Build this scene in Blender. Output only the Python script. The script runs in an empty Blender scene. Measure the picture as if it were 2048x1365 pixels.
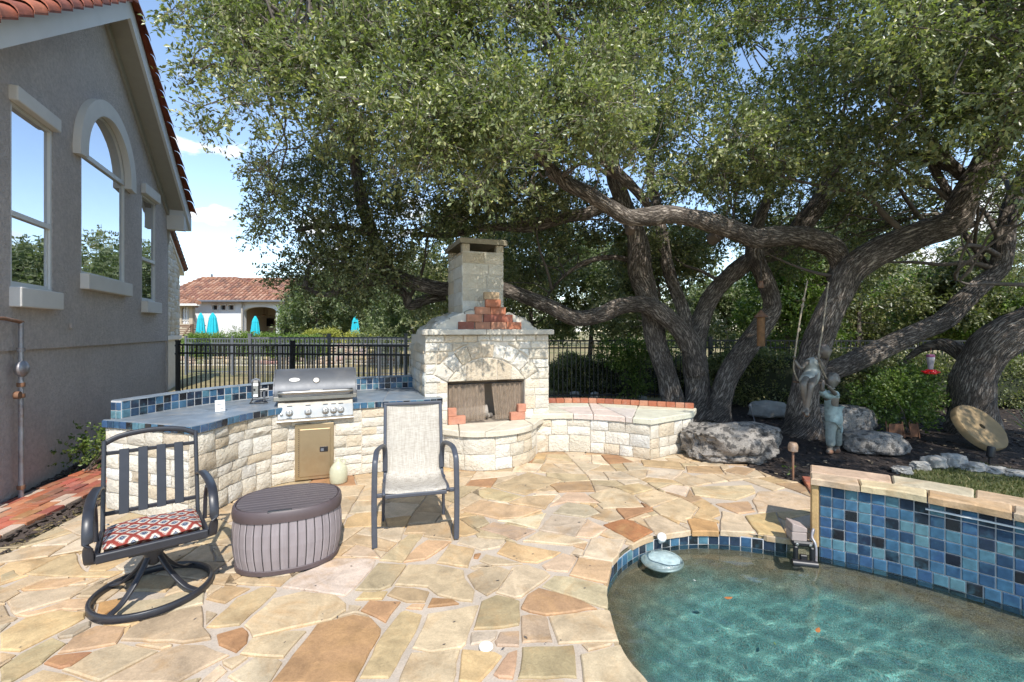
import bpy, bmesh, math, random
import numpy as np
from mathutils import Vector, Matrix, noise
from mathutils.geometry import delaunay_2d_cdt

# ------------------------------------------------------------------ camera, sky, sun, exposure
SC = bpy.context.scene
COL = SC.collection
F, CX, HY, H = 910.0, 1024.0, 662.0, 1.65     # focal length in photo pixels, principal x, horizon y, eye height (m)
R = math.radians
SUN_EL, SUN_AZ = 48.5, 17.0                   # sun behind the camera, a little to the right

cam_d = bpy.data.cameras.new('camera'); cam = bpy.data.objects.new('camera', cam_d); COL.objects.link(cam)
cam.location = (0, 0, H); cam.rotation_euler = (R(90), 0, 0)
cam_d.sensor_fit = 'HORIZONTAL'; cam_d.sensor_width = 36.0; cam_d.lens = 36.0 * F / 2048
cam_d.shift_y = -20.5 / 2048; cam_d.clip_start = 0.05; cam_d.clip_end = 2000
SC.camera = cam

world = bpy.data.worlds.new('World'); SC.world = world; world.use_nodes = True
def build_world():
    nt = world.node_tree; N = nt.nodes; L = nt.links; N.clear()
    out = N.new('ShaderNodeOutputWorld'); bg = N.new('ShaderNodeBackground'); bg.inputs['Strength'].default_value = 0.15
    sky = N.new('ShaderNodeTexSky'); sky.sky_type = 'NISHITA'; sky.sun_disc = False
    sky.sun_elevation = R(SUN_EL); sky.sun_rotation = R(180 - SUN_AZ)
    sky.altitude = 300; sky.air_density = 1.0; sky.dust_density = 0.1; sky.ozone_density = 0.25
    tc = N.new('ShaderNodeTexCoord'); sep = N.new('ShaderNodeSeparateXYZ'); L.new(tc.outputs['Generated'], sep.inputs[0])
    mp = N.new('ShaderNodeMapping'); mp.inputs['Scale'].default_value = (1, 1, 2.3); mp.inputs['Location'].default_value = (10.17, 5.52, 1.48)
    L.new(tc.outputs['Generated'], mp.inputs[0])
    nz = N.new('ShaderNodeTexNoise'); nz.inputs['Scale'].default_value = 6.5; nz.inputs['Detail'].default_value = 8; nz.inputs['Roughness'].default_value = 0.55
    L.new(mp.outputs[0], nz.inputs['Vector'])
    # cumulus sits low all round: threshold rises with elevation
    el = N.new('ShaderNodeMapRange'); el.inputs['From Min'].default_value = 0.05; el.inputs['From Max'].default_value = 0.45
    el.inputs['To Min'].default_value = 0.495; el.inputs['To Max'].default_value = 0.66; L.new(sep.outputs['Z'], el.inputs['Value'])
    sub = N.new('ShaderNodeMath'); sub.operation = 'SUBTRACT'; L.new(nz.outputs[0], sub.inputs[0]); L.new(el.outputs[0], sub.inputs[1])
    mr = N.new('ShaderNodeMapRange'); mr.interpolation_type = 'SMOOTHSTEP'
    mr.inputs['From Min'].default_value = 0.0; mr.inputs['From Max'].default_value = 0.075; L.new(sub.outputs[0], mr.inputs['Value'])
    mix = N.new('ShaderNodeMix'); mix.data_type = 'RGBA'; mix.inputs['B'].default_value = (4.6, 4.7, 4.85, 1)
    sc = N.new('ShaderNodeMath'); sc.operation = 'MULTIPLY'; sc.inputs[1].default_value = 0.93
    L.new(mr.outputs[0], sc.inputs[0]); L.new(sc.outputs[0], mix.inputs['Factor'])
    L.new(sky.outputs[0], mix.inputs['A']); L.new(mix.outputs['Result'], bg.inputs['Color']); L.new(bg.outputs[0], out.inputs[0])
build_world()

sun_d = bpy.data.lights.new('sun', 'SUN'); sun = bpy.data.objects.new('sun', sun_d); COL.objects.link(sun)
sun_d.energy = 3.05; sun_d.angle = R(0.5); sun_d.color = (1.0, 0.955, 0.88)
SUN_DIR = Vector((math.sin(R(SUN_AZ)) * math.cos(R(SUN_EL)), -math.cos(R(SUN_AZ)) * math.cos(R(SUN_EL)), math.sin(R(SUN_EL))))
sun.rotation_euler = SUN_DIR.to_track_quat('Z', 'Y').to_euler(); sun.location = SUN_DIR * 60

vs = SC.view_settings; vs.view_transform = 'Standard'; vs.look = 'None'; vs.gamma = 1; vs.exposure = 0.95; vs.use_curve_mapping = False
SC.render.engine = 'CYCLES'
SC.cycles.max_bounces = 8; SC.cycles.diffuse_bounces = 4; SC.cycles.glossy_bounces = 4; SC.cycles.transparent_max_bounces = 16
SC.cycles.use_denoising = True; SC.cycles.sample_clamp_indirect = 6

# ------------------------------------------------------------------ helpers
RND = random.Random(7)
def V(*a): return Vector(a)
def gp(px, py, h=0.0):                 # point at height h seen at photo pixel
    Z = (H - h) * F / (py - HY); return Vector(((px - CX) / F * Z, Z, h))
def at(px, py, Z):                     # point at distance Z seen at photo pixel
    return Vector(((px - CX) / F * Z, Z, H + (HY - py) / F * Z))
def lin(r, g, b, k=1.0):
    f = lambda c: ((c / 255) / 12.92 if c / 255 <= .04045 else ((c / 255 + .055) / 1.055) ** 2.4)
    return (f(r) * k, f(g) * k, f(b) * k)

def cr(pts, n):                        # Catmull-Rom through points (any dimension), n samples a segment
    P = [np.array(p, float) for p in pts]; P = [2 * P[0] - P[1]] + P + [2 * P[-1] - P[-2]]; out = []
    for i in range(1, len(P) - 2):
        for k in range(n):
            t = k / n; a, b, c, d = P[i - 1], P[i], P[i + 1], P[i + 2]
            out.append(.5 * ((2 * b) + (c - a) * t + (2 * a - 5 * b + 4 * c - d) * t * t + (3 * b - a - 3 * c + d) * t ** 3))
    out.append(P[-2]); return out

class MB:
    def __init__(s): s.v = []; s.f = []; s.uv = []
    def add(s, vs, fs, uv=None):
        o = len(s.v); s.v += [tuple(v) for v in vs]; s.f += [tuple(i + o for i in f) for f in fs]
        if uv is not None: s.uv += uv
        return s
    def box(s, c, size, M=None):
        x, y, z = [k / 2 for k in size]; c = Vector(c); vs = []
        for k in range(8):
            p = Vector(((x if k & 1 else -x), (y if k & 2 else -y), (z if k & 4 else -z)))
            vs.append(c + (M @ p if M else p))
        return s.add(vs, [(0, 2, 3, 1), (4, 5, 7, 6), (0, 1, 5, 4), (2, 6, 7, 3), (0, 4, 6, 2), (1, 3, 7, 5)])
    def cbox(s, c, size, ch, M=None):   # box with chamfered edges
        hx, hy, hz = [k / 2 for k in size]; c = Vector(c); vs = []; idx = {}
        for sx in (-1, 1):
            for sy in (-1, 1):
                for sz in (-1, 1):
                    for a in range(3):
                        p = [sx * (hx - ch), sy * (hy - ch), sz * (hz - ch)]; p[a] = (sx * hx, sy * hy, sz * hz)[a]
                        idx[(sx, sy, sz, a)] = len(vs); p = Vector(p); vs.append(c + (M @ p if M else p))
        fs = []; g = idx
        for a in range(3):
            b, d = (a + 1) % 3, (a + 2) % 3
            for sa in (-1, 1):
                q = []
                for (sb, sd) in ((-1, -1), (1, -1), (1, 1), (-1, 1)):
                    k = [0, 0, 0]; k[a] = sa; k[b] = sb; k[d] = sd; q.append(g[(*k, a)])
                fs.append(tuple(q if sa > 0 else q[::-1]))
            for sb in (-1, 1):
                for sd in (-1, 1):
                    k0 = [0, 0, 0]; k1 = [0, 0, 0]; k0[a] = -1; k1[a] = 1; k0[b] = k1[b] = sb; k0[d] = k1[d] = sd
                    q = [g[(*k0, b)], g[(*k1, b)], g[(*k1, d)], g[(*k0, d)]]
                    fs.append(tuple(q if sb * sd > 0 else q[::-1]))
        for sx in (-1, 1):
            for sy in (-1, 1):
                for sz in (-1, 1):
                    q = [g[(sx, sy, sz, 0)], g[(sx, sy, sz, 1)], g[(sx, sy, sz, 2)]]
                    fs.append(tuple(q if sx * sy * sz > 0 else q[::-1]))
        return s.add(vs, fs)
    def frames(s, pts, up):
        pts = [Vector(p) for p in pts]; out = []; prev = None
        for i, p in enumerate(pts):
            t = (pts[min(i + 1, len(pts) - 1)] - pts[max(i - 1, 0)]).normalized()
            if up is None:
                if prev is None:
                    a = Vector((0, 0, 1)) if abs(t.z) < .8 else Vector((1, 0, 0)); a = (a - t * a.dot(t)).normalized()
                else: a = (prev - t * prev.dot(t)).normalized()
                prev = a
            else:
                u = Vector(up); a = (u - t * u.dot(t)); a = a.normalized() if a.length > 1e-4 else t.orthogonal().normalized()
            out.append((p, a, t.cross(a).normalized()))
        return out
    def tube(s, pts, rad, n=8, caps=True, up=None):
        fr = s.frames(pts, up); vs = []; fs = []
        for i, (p, a, b) in enumerate(fr):
            r = rad[i] if hasattr(rad, '__len__') else rad
            for k in range(n):
                w = 2 * math.pi * k / n; vs.append(p + (a * math.cos(w) + b * math.sin(w)) * r)
        for i in range(len(fr) - 1):
            for k in range(n): fs.append((i * n + k, i * n + (k + 1) % n, (i + 1) * n + (k + 1) % n, (i + 1) * n + k))
        if caps: fs.append(tuple(range(n))[::-1]); fs.append(tuple((len(fr) - 1) * n + k for k in range(n)))
        return s.add(vs, fs)
    def bar(s, pts, w, h, up=(0, 0, 1)):  # rectangular section swept along pts: h along up, w across
        fr = s.frames(pts, up); vs = []; fs = []; c = min(w, h) * .22
        pr = [(h / 2, w / 2 - c), (h / 2, -w / 2 + c), (h / 2 - c, -w / 2), (-h / 2 + c, -w / 2), (-h / 2, -w / 2 + c), (-h / 2, w / 2 - c), (-h / 2 + c, w / 2), (h / 2 - c, w / 2)]
        pr = pr[::-1]
        for p, a, b in fr: vs += [p + a * x + b * y for x, y in pr]
        n = 8
        for i in range(len(fr) - 1):
            for k in range(n): fs.append((i * n + k, i * n + (k + 1) % n, (i + 1) * n + (k + 1) % n, (i + 1) * n + k))
        fs.append(tuple(range(n))[::-1]); fs.append(tuple((len(fr) - 1) * n + k for k in range(n)))
        return s.add(vs, fs)
    def lathe(s, prof, c=(0, 0, 0), n=24, M=None, sx=1, sy=1):
        c = Vector(c); vs = []; fs = []; m = len(prof)
        for r, z in prof:
            for k in range(n):
                w = 2 * math.pi * k / n; p = Vector((r * math.cos(w) * sx, r * math.sin(w) * sy, z)); vs.append(c + (M @ p if M else p))
        for i in range(m - 1):
            for k in range(n): fs.append((i * n + k, i * n + (k + 1) % n, (i + 1) * n + (k + 1) % n, (i + 1) * n + k))
        fs.append(tuple(range(n))[::-1]); fs.append(tuple((m - 1) * n + k for k in range(n)))
        return s.add(vs, fs)
    def prism(s, poly, z0, z1):
        n = len(poly); vs = [(p[0], p[1], z0) for p in poly] + [(p[0], p[1], z1) for p in poly]
        fs = [tuple(range(n))[::-1], tuple(range(n, 2 * n))] + [(i, (i + 1) % n, n + (i + 1) % n, n + i) for i in range(n)]
        return s.add(vs, fs)
    def build(s, name, mat, parent=None, smooth=None, local=False, bevel=0, color=None, loc=None):
        me = bpy.data.meshes.new(name); me.from_pydata(s.v, [], s.f)
        if s.uv:
            l = me.uv_layers.new(name='UVMap'); li = np.empty(len(me.loops), dtype=np.int32); me.loops.foreach_get('vertex_index', li)
            l.data.foreach_set('uv', np.array(s.uv, dtype=np.float32)[li].ravel())
        me.update(); me.materials.append(mat)
        return link(name, me, parent, smooth, local, bevel, color, loc)
def link(name, me, parent=None, smooth=None, local=False, bevel=0, color=None, loc=None):
    if smooth is not None:
        me.shade_smooth()
        if smooth < 179: me.set_sharp_from_angle(angle=R(smooth))
    o = bpy.data.objects.new(name, me); COL.objects.link(o)
    if loc is not None: o.location = loc
    if parent is not None:
        o.parent = parent
        if not local: o.location = (Vector(loc) if loc is not None else Vector()) - ROOTLOC[parent.name]
    ROOTLOC[o.name] = Vector((0, 0, 0)) if (parent is None and loc is None) else (Vector(loc) if loc is not None else Vector())
    if bevel:
        b = o.modifiers.new('bevel', 'BEVEL'); b.width = bevel; b.segments = 2; b.limit_method = 'ANGLE'; b.angle_limit = R(40)
    if color is not None: o.color = (*color[:3], 1)
    return o
ROOTLOC = {}
def tag(o, label, cat, group=None, kind=None):
    o['label'] = label; o['category'] = cat
    if group: o['group'] = group
    if kind: o['kind'] = kind
    return o
def thing(name, label, cat, loc=(0, 0, 0), rz=0, group=None):
    o = bpy.data.objects.new(name, None); COL.objects.link(o); o.location = loc; o.rotation_euler = (0, 0, rz); o.empty_display_size = .1
    ROOTLOC[o.name] = Vector(loc); return tag(o, label, cat, group)
def struct(o, label=None):
    o['kind'] = 'structure'
    if label: o['label'] = label
    return o
def empty_struct(name, label=None, loc=(0, 0, 0)):
    o = bpy.data.objects.new(name, None); COL.objects.link(o); o.location = loc; ROOTLOC[o.name] = Vector(loc); return struct(o, label)

# ------------------------------------------------------------------ materials
def mat(name, col=(.5, .5, .5), rough=.7, metal=0, var=.15, vscale=8, stain=None, sscale=2.5, samt=.5, sedge=(.5, .68), bump=.3, bscale=40, bdist=.01,
        objcol=False, coat=0, dist=0, coord='Object', stretch=(1, 1, 1), spec=.5, fine=0, rvar=0, detail=6):
    m = bpy.data.materials.new(name); m.use_nodes = True; nt = m.node_tree; N = nt.nodes; L = nt.links
    bs = N['Principled BSDF']; bs.inputs['Roughness'].default_value = rough; bs.inputs['Metallic'].default_value = metal
    bs.inputs['Specular IOR Level'].default_value = spec; bs.inputs['Coat Weight'].default_value = coat; bs.inputs['Coat Roughness'].default_value = .08
    tc = N.new('ShaderNodeTexCoord'); oi = N.new('ShaderNodeObjectInfo')
    ml = N.new('ShaderNodeVectorMath'); ml.operation = 'MULTIPLY'; ml.inputs[1].default_value = stretch; L.new(tc.outputs[coord], ml.inputs[0])
    sc = N.new('ShaderNodeMath'); sc.operation = 'MULTIPLY'; sc.inputs[1].default_value = 37.0; L.new(oi.outputs['Random'], sc.inputs[0])
    ad = N.new('ShaderNodeVectorMath'); ad.operation = 'ADD'; L.new(ml.outputs[0], ad.inputs[0]); L.new(sc.outputs[0], ad.inputs[1]); vec = ad.outputs[0]
    def nz(scale, det=detail, rg=.6):
        n = N.new('ShaderNodeTexNoise'); n.inputs['Scale'].default_value = scale; n.inputs['Detail'].default_value = det; n.inputs['Roughness'].default_value = rg; n.inputs['Distortion'].default_value = dist
        L.new(vec, n.inputs['Vector']); return n.outputs[0]
    if objcol: c = oi.outputs['Color']
    else:
        rgb = N.new('ShaderNodeRGB'); rgb.outputs[0].default_value = (*col, 1); c = rgb.outputs[0]
    if stain is not None:
        mr = N.new('ShaderNodeMapRange'); mr.inputs['From Min'].default_value = sedge[0]; mr.inputs['From Max'].default_value = sedge[1]; mr.inputs['To Max'].default_value = samt
        L.new(nz(sscale, 7, .65), mr.inputs['Value']); mx = N.new('ShaderNodeMix'); mx.data_type = 'RGBA'; mx.inputs['B'].default_value = (*stain, 1)
        L.new(c, mx.inputs['A']); L.new(mr.outputs[0], mx.inputs['Factor']); c = mx.outputs['Result']
    if var:
        mr = N.new('ShaderNodeMapRange'); mr.inputs['From Min'].default_value = .25; mr.inputs['From Max'].default_value = .75
        mr.inputs['To Min'].default_value = 1 - var; mr.inputs['To Max'].default_value = 1 + var; L.new(nz(vscale), mr.inputs['Value'])
        f = mr.outputs[0]
        if fine:
            m2 = N.new('ShaderNodeMapRange'); m2.inputs['From Min'].default_value = .3; m2.inputs['From Max'].default_value = .7
            m2.inputs['To Min'].default_value = 1 - fine; m2.inputs['To Max'].default_value = 1 + fine; L.new(nz(vscale * 14, 3), m2.inputs['Value'])
            mm = N.new('ShaderNodeMath'); mm.operation = 'MULTIPLY'; L.new(f, mm.inputs[0]); L.new(m2.outputs[0], mm.inputs[1]); f = mm.outputs[0]
        vm = N.new('ShaderNodeVectorMath'); vm.operation = 'SCALE'; L.new(c, vm.inputs[0]); L.new(f, vm.inputs['Scale']); c = vm.outputs[0]
    L.new(c, bs.inputs['Base Color'])
    if rvar:
        mr = N.new('ShaderNodeMapRange'); mr.inputs['To Min'].default_value = max(0, rough - rvar); mr.inputs['To Max'].default_value = min(1, rough + rvar)
        L.new(nz(vscale * 1.7), mr.inputs['Value']); L.new(mr.outputs[0], bs.inputs['Roughness'])
    if bump:
        b = N.new('ShaderNodeBump'); b.inputs['Strength'].default_value = bump; b.inputs['Distance'].default_value = bdist
        L.new(nz(bscale, 8, .65), b.inputs['Height']); L.new(b.outputs[0], bs.inputs['Normal'])
    m['parts'] = 1
    return m
def leafmat(name, c1, c2, c3, rough=.38, trans=.25):
    m = bpy.data.materials.new(name); m.use_nodes = True; nt = m.node_tree; N = nt.nodes; L = nt.links
    bs = N['Principled BSDF']; out = N['Material Output']; g = N.new('ShaderNodeNewGeometry'); rp = N.new('ShaderNodeValToRGB')
    e = rp.color_ramp.elements; e[0].color = (*c1, 1); e[1].color = (*c2, 1); e[0].position = .1; e[1].position = .75
    k = e.new(.97); k.color = (*c3, 1)
    L.new(g.outputs['Random Per Island'], rp.inputs[0]); L.new(rp.outputs[0], bs.inputs['Base Color']); bs.inputs['Roughness'].default_value = rough
    tr = N.new('ShaderNodeBsdfTranslucent'); gm = N.new('ShaderNodeVectorMath'); gm.operation = 'MULTIPLY'; gm.inputs[1].default_value = (1.5, 1.9, .7)
    L.new(rp.outputs[0], gm.inputs[0]); L.new(gm.outputs[0], tr.inputs['Color'])
    mx = N.new('ShaderNodeMixShader'); mx.inputs[0].default_value = trans; L.new(bs.outputs[0], mx.inputs[1]); L.new(tr.outputs[0], mx.inputs[2]); L.new(mx.outputs[0], out.inputs[0])
    return m

M_FLAG = mat('flagstone', objcol=True, rough=.75, var=.34, vscale=4, fine=.13, stain=(.42, .245, .10), sscale=3.2, samt=.6, sedge=(.50, .72), dist=1.2, bump=.4, bscale=14, bdist=.012)
M_GROUT = mat('patio_grout', (.455, .38, .30), rough=.9, var=.15, vscale=6, fine=.12, bump=.4, bscale=90, bdist=.006)
M_LIME = mat('limestone', objcol=True, rough=.9, var=.14, vscale=9, fine=.10, stain=(.56, .43, .28), sscale=4, samt=.32, sedge=(.5, .72), bump=.9, bscale=26, bdist=.03)
M_LIMESLAB = mat('limestone_slab', objcol=True, rough=.88, var=.15, vscale=7, fine=.1, stain=(.42, .36, .28), sscale=5, samt=.4, bump=.6, bscale=22, bdist=.015)
M_MORTAR = mat('pale_mortar', (.60, .545, .46), rough=.95, var=.12, vscale=8, bump=.4, bscale=80, bdist=.005)
M_TILE = mat('glazed_tile', objcol=True, rough=.16, var=.32, vscale=22, bump=.08, bscale=60, bdist=.003, stain=(.09, .22, .30), sscale=9, samt=.35, spec=.55)
M_TGROUT = mat('tile_grout', (.47, .46, .45), rough=.9, var=.12, bump=.2, bscale=120, bdist=.003)
M_SLATE = mat('grey_slate_top', (.17, .20, .23), rough=.42, var=.3, vscale=6, stain=(.30, .28, .25), sscale=5, samt=.6, bump=.35, bscale=18, bdist=.008)
M_BRICK = mat('clay_brick', objcol=True, rough=.85, var=.2, vscale=14, fine=.12, stain=(.45, .33, .27), sscale=10, samt=.25, bump=.5, bscale=60, bdist=.006)
M_STUCCO = mat('grey_stucco', (.55, .485, .445), rough=.95, fine=.14, var=.10, vscale=1.6, stain=(.60, .52, .47), sscale=.9, samt=.7, bump=1.0, bscale=38, bdist=.03, detail=4)
M_TRIM = mat('cream_trim', (.70, .665, .615), rough=.8, var=.06, vscale=4, bump=.25, bscale=60, bdist=.006)
M_SOFFIT = mat('beige_soffit', (.38, .35, .30), rough=.85, var=.05, bump=.15, bscale=80, bdist=.003)
M_FASCIA = mat('white_fascia', (.68, .67, .66), rough=.7, var=.05, vscale=3, bump=.1, bscale=60, bdist=.003)
M_ROOF = mat('red_clay_tile', objcol=True, rough=.85, var=.3, vscale=8, stain=(.10, .05, .035), sscale=3, samt=.6, bump=.5, bscale=50, bdist=.008)
M_FRAME = mat('white_window_frame', (.66, .65, .62), rough=.5, var=.03, bump=0)
M_BLACK = mat('black_iron', (.016, .016, .018), rough=.45, var=.2, bump=.1, bscale=60, bdist=.002)
M_GREYIRON = mat('weathered_grey_iron', (.13, .14, .16), rough=.5, var=.2, bump=.1, bscale=60, bdist=.002)
M_CHAIR = mat('charcoal_powder_coat', (.024, .025, .031), rough=.38, var=.15, vscale=20, bump=.06, bscale=300, bdist=.001)
M_CHAIR2 = mat('slate_blue_powder_coat', (.060, .066, .082), rough=.42, var=.15, vscale=20, bump=.06, bscale=300, bdist=.001)
M_STEEL = mat('stainless_steel', (.44, .42, .385), rough=.42, metal=1, var=.12, vscale=9, stain=(.36, .30, .22), sscale=3, samt=.4, bump=.03, bscale=120, bdist=.001, rvar=.1, stretch=(1, 1, 1))
M_HOOD = mat('brushed_dark_steel', (.115, .12, .13), rough=.5, metal=.3, var=.12, vscale=7, stain=(.20, .19, .18), sscale=3, samt=.5, bump=.06, bscale=150, bdist=.001, rvar=.1)
M_BRONZEDOOR = mat('tarnished_steel_door', (.44, .34, .21), rough=.42, metal=.8, var=.10, vscale=5, stain=(.36, .24, .12), sscale=3, samt=.5, bump=.05, bscale=140, bdist=.001)
M_DARKPLASTIC = mat('black_plastic', (.014, .014, .016), rough=.4, var=.1, bump=.05)
M_WHITE = mat('white_plastic', (.72, .72, .70), rough=.45, var=.04, bump=0)
M_CROCK = mat('glazed_stoneware', (.50, .49, .35), rough=.22, var=.06, vscale=6, bump=.04, bscale=20, coat=.3)
M_RESIN = mat('taupe_resin_plank', (.25, .215, .22), rough=.55, var=.18, vscale=6, stain=(.34, .31, .315), sscale=2.2, samt=.6, stretch=(3, 3, .5), bump=.35, bscale=18, bdist=.003)
M_RESINDARK = mat('dark_brown_resin', (.085, .062, .063), rough=.5, var=.12, vscale=10, bump=.15, bscale=40, bdist=.002)
M_PIPE = mat('galvanised_pipe', (.33, .33, .35), rough=.5, metal=.5, var=.2, vscale=10, stain=(.25, .13, .07), sscale=9, samt=.5, bump=.15)
M_RUST = mat('rusty_iron', (.20, .10, .055), rough=.8, var=.3, vscale=20, stain=(.28, .22, .18), sscale=8, samt=.5, bump=.3, bscale=60, bdist=.003)
M_MULCH = mat('dark_mulch', (.035, .024, .019), rough=.95, var=.5, vscale=20, fine=.5, bump=1.0, bscale=60, bdist=.04)
M_CHIP = mat('mulch_chip', (.06, .042, .032), rough=.9, var=.4, vscale=5, bump=0)
M_DRY = mat('dry_lawn', (.30, .235, .115), rough=.95, var=.2, vscale=1.2, fine=.3, stain=(.12, .14, .04), sscale=.35, samt=.85, sedge=(.46, .62), bump=.8, bscale=30, bdist=.04)
M_GRASS = mat('patchy_grass', (.10, .115, .035), rough=.95, var=.3, vscale=3, fine=.4, stain=(.20, .16, .08), sscale=2, samt=.8, bump=1, bscale=60, bdist=.03)
M_BOULDER = mat('pitted_limestone', (.30, .27, .235), rough=.92, var=.35, vscale=5, fine=.3, stain=(.05, .046, .042), sscale=10, samt=.9, sedge=(.5, .58), bump=1.0, bscale=11, bdist=.06)
M_WHITEROCK = mat('white_edging_rock', (.34, .325, .295), rough=.9, var=.15, vscale=8, stain=(.28, .25, .22), sscale=6, samt=.5, bump=.7, bscale=20, bdist=.02)
M_MILL = mat('tan_millstone', (.26, .18, .09), rough=.9, var=.22, vscale=5, stain=(.16, .12, .08), sscale=3.5, samt=.6, bump=.4, bscale=24, bdist=.008)
M_FIREBRICK = mat('soot_firebrick', (.34, .28, .22), rough=.9, var=.25, vscale=3, stain=(.05, .045, .04), sscale=2.5, samt=.6, bump=.3)
M_LOG = mat('grey_log_bark', (.34, .30, .255), rough=.9, var=.4, vscale=10, bump=1, bscale=14, bdist=.03, stretch=(.35, 1, 1))
M_VERDIGRIS = mat('verdigris_bronze', (.36, .46, .44), rough=.62, metal=.15, var=.25, vscale=14, stain=(.12, .10, .07), sscale=9, samt=.6, bump=.3, bscale=50, bdist=.006)
M_BRONZE = mat('dull_bronze', (.17, .14, .11), rough=.5, metal=.3, var=.3, vscale=10, stain=(.30, .32, .28), sscale=7, samt=.5, bump=.2, bscale=50, bdist=.005)
M_DRESS = mat('grey_green_bronze', (.36, .37, .33), rough=.6, metal=.15, var=.2, vscale=12, stain=(.15, .13, .10), sscale=7, samt=.5, bump=.4, bscale=60, bdist=.006)
M_ROPE = mat('weathered_rope', (.30, .25, .18), rough=.9, var=.3, vscale=40, bump=.5, bscale=120, bdist=.004)
M_TEAL = mat('teal_canvas', (.015, .42, .50), rough=.85, var=.12, vscale=3, bump=.1)
M_WHITEWALL = mat('white_painted_wall', (.70, .71, .72), rough=.9, var=.04, vscale=1, bump=.1)
M_TANWALL = mat('tan_stucco_wall', (.42, .35, .26), rough=.9, var=.06, vscale=1, bump=.1)
M_WOOD = mat('brown_timber', (.17, .105, .065), rough=.75, var=.2, vscale=6, stretch=(1, 1, .2), bump=.2)
M_DARKGLASS = mat('dark_window_glass', (.03, .028, .025), rough=.08, var=0, bump=0)
M_SCREEN = mat('black_screen', (.006, .006, .008), rough=.15, var=0, bump=0)
M_FADED = mat('concrete_paver', (.34, .275, .245), rough=.9, var=.15, vscale=20, bump=.3, bscale=90, bdist=.003)
M_RED = mat('red_glass', (.55, .01, .01), rough=.12, var=0, bump=0)
M_LEAFDRY = mat('dry_fallen_leaf', (.36, .13, .035), rough=.8, var=.3, bump=0)
M_PAPER = mat('white_card', (.75, .75, .73), rough=.8, var=.02, bump=0)
M_NICK = mat('cream_lid_badge', (.48, .47, .44), rough=.4, metal=.5, var=.05, bump=0)

def barkmat(name, c, dark):               # long ragged furrows along the limb, lichen patches
    m = bpy.data.materials.new(name); m.use_nodes = True; nt = m.node_tree; N = nt.nodes; L = nt.links; bs = N['Principled BSDF']
    bs.inputs['Roughness'].default_value = .92; bs.inputs['Specular IOR Level'].default_value = .25
    tc = N.new('ShaderNodeTexCoord'); mp = N.new('ShaderNodeMapping'); mp.inputs['Scale'].default_value = (1, .17, 1); L.new(tc.outputs['UV'], mp.inputs[0])
    nz = N.new('ShaderNodeTexNoise'); nz.inputs['Scale'].default_value = 20; nz.inputs['Detail'].default_value = 7; nz.inputs['Roughness'].default_value = .65; L.new(mp.outputs[0], nz.inputs['Vector'])
    vo = N.new('ShaderNodeTexVoronoi'); vo.feature = 'DISTANCE_TO_EDGE'; vo.inputs['Scale'].default_value = 30
    mixv = N.new('ShaderNodeVectorMath'); mixv.operation = 'MULTIPLY_ADD'; mixv.inputs[1].default_value = (.11, .11, .11); L.new(nz.outputs['Color'], mixv.inputs[0]); L.new(mp.outputs[0], mixv.inputs[2]); L.new(mixv.outputs[0], vo.inputs['Vector'])
    mr = N.new('ShaderNodeMapRange'); mr.inputs['From Max'].default_value = .34; L.new(vo.outputs['Distance'], mr.inputs['Value'])
    n3 = N.new('ShaderNodeTexNoise'); n3.inputs['Scale'].default_value = 55; n3.inputs['Detail'].default_value = 5; L.new(tc.outputs['UV'], n3.inputs['Vector'])
    mu = N.new('ShaderNodeMath'); mu.operation = 'MULTIPLY'; L.new(mr.outputs[0], mu.inputs[0]); L.new(nz.outputs[0], mu.inputs[1])
    a2 = N.new('ShaderNodeMath'); a2.operation = 'MULTIPLY_ADD'; a2.inputs[1].default_value = .35; L.new(n3.outputs[0], a2.inputs[0]); L.new(mu.outputs[0], a2.inputs[2])
    rp = N.new('ShaderNodeValToRGB'); rp.color_ramp.elements[0].color = (*dark, 1); rp.color_ramp.elements[1].color = (*c, 1); rp.color_ramp.elements[0].position = .20; rp.color_ramp.elements[1].position = .70
    L.new(a2.outputs[0], rp.inputs[0])
    n2 = N.new('ShaderNodeTexNoise'); n2.inputs['Scale'].default_value = 2.2; n2.inputs['Detail'].default_value = 5; L.new(tc.outputs['Object'], n2.inputs['Vector'])
    m2 = N.new('ShaderNodeMapRange'); m2.inputs['From Min'].default_value = .3; m2.inputs['From Max'].default_value = .7; m2.inputs['To Min'].default_value = .62; m2.inputs['To Max'].default_value = 1.3; L.new(n2.outputs[0], m2.inputs['Value'])
    sc = N.new('ShaderNodeVectorMath'); sc.operation = 'SCALE'; L.new(rp.outputs[0], sc.inputs[0]); L.new(m2.outputs[0], sc.inputs['Scale']); L.new(sc.outputs[0], bs.inputs['Base Color'])
    b = N.new('ShaderNodeBump'); b.inputs['Strength'].default_value = 1; b.inputs['Distance'].default_value = .045; L.new(a2.outputs[0], b.inputs['Height']); L.new(b.outputs[0], bs.inputs['Normal'])
    return m
M_BARK = barkmat('oak_bark', (.50, .425, .36), (.085, .068, .056))
M_TWIG = mat('twig_bark', (.115, .095, .08), rough=.9, var=.3, vscale=10, bump=.3)

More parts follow.
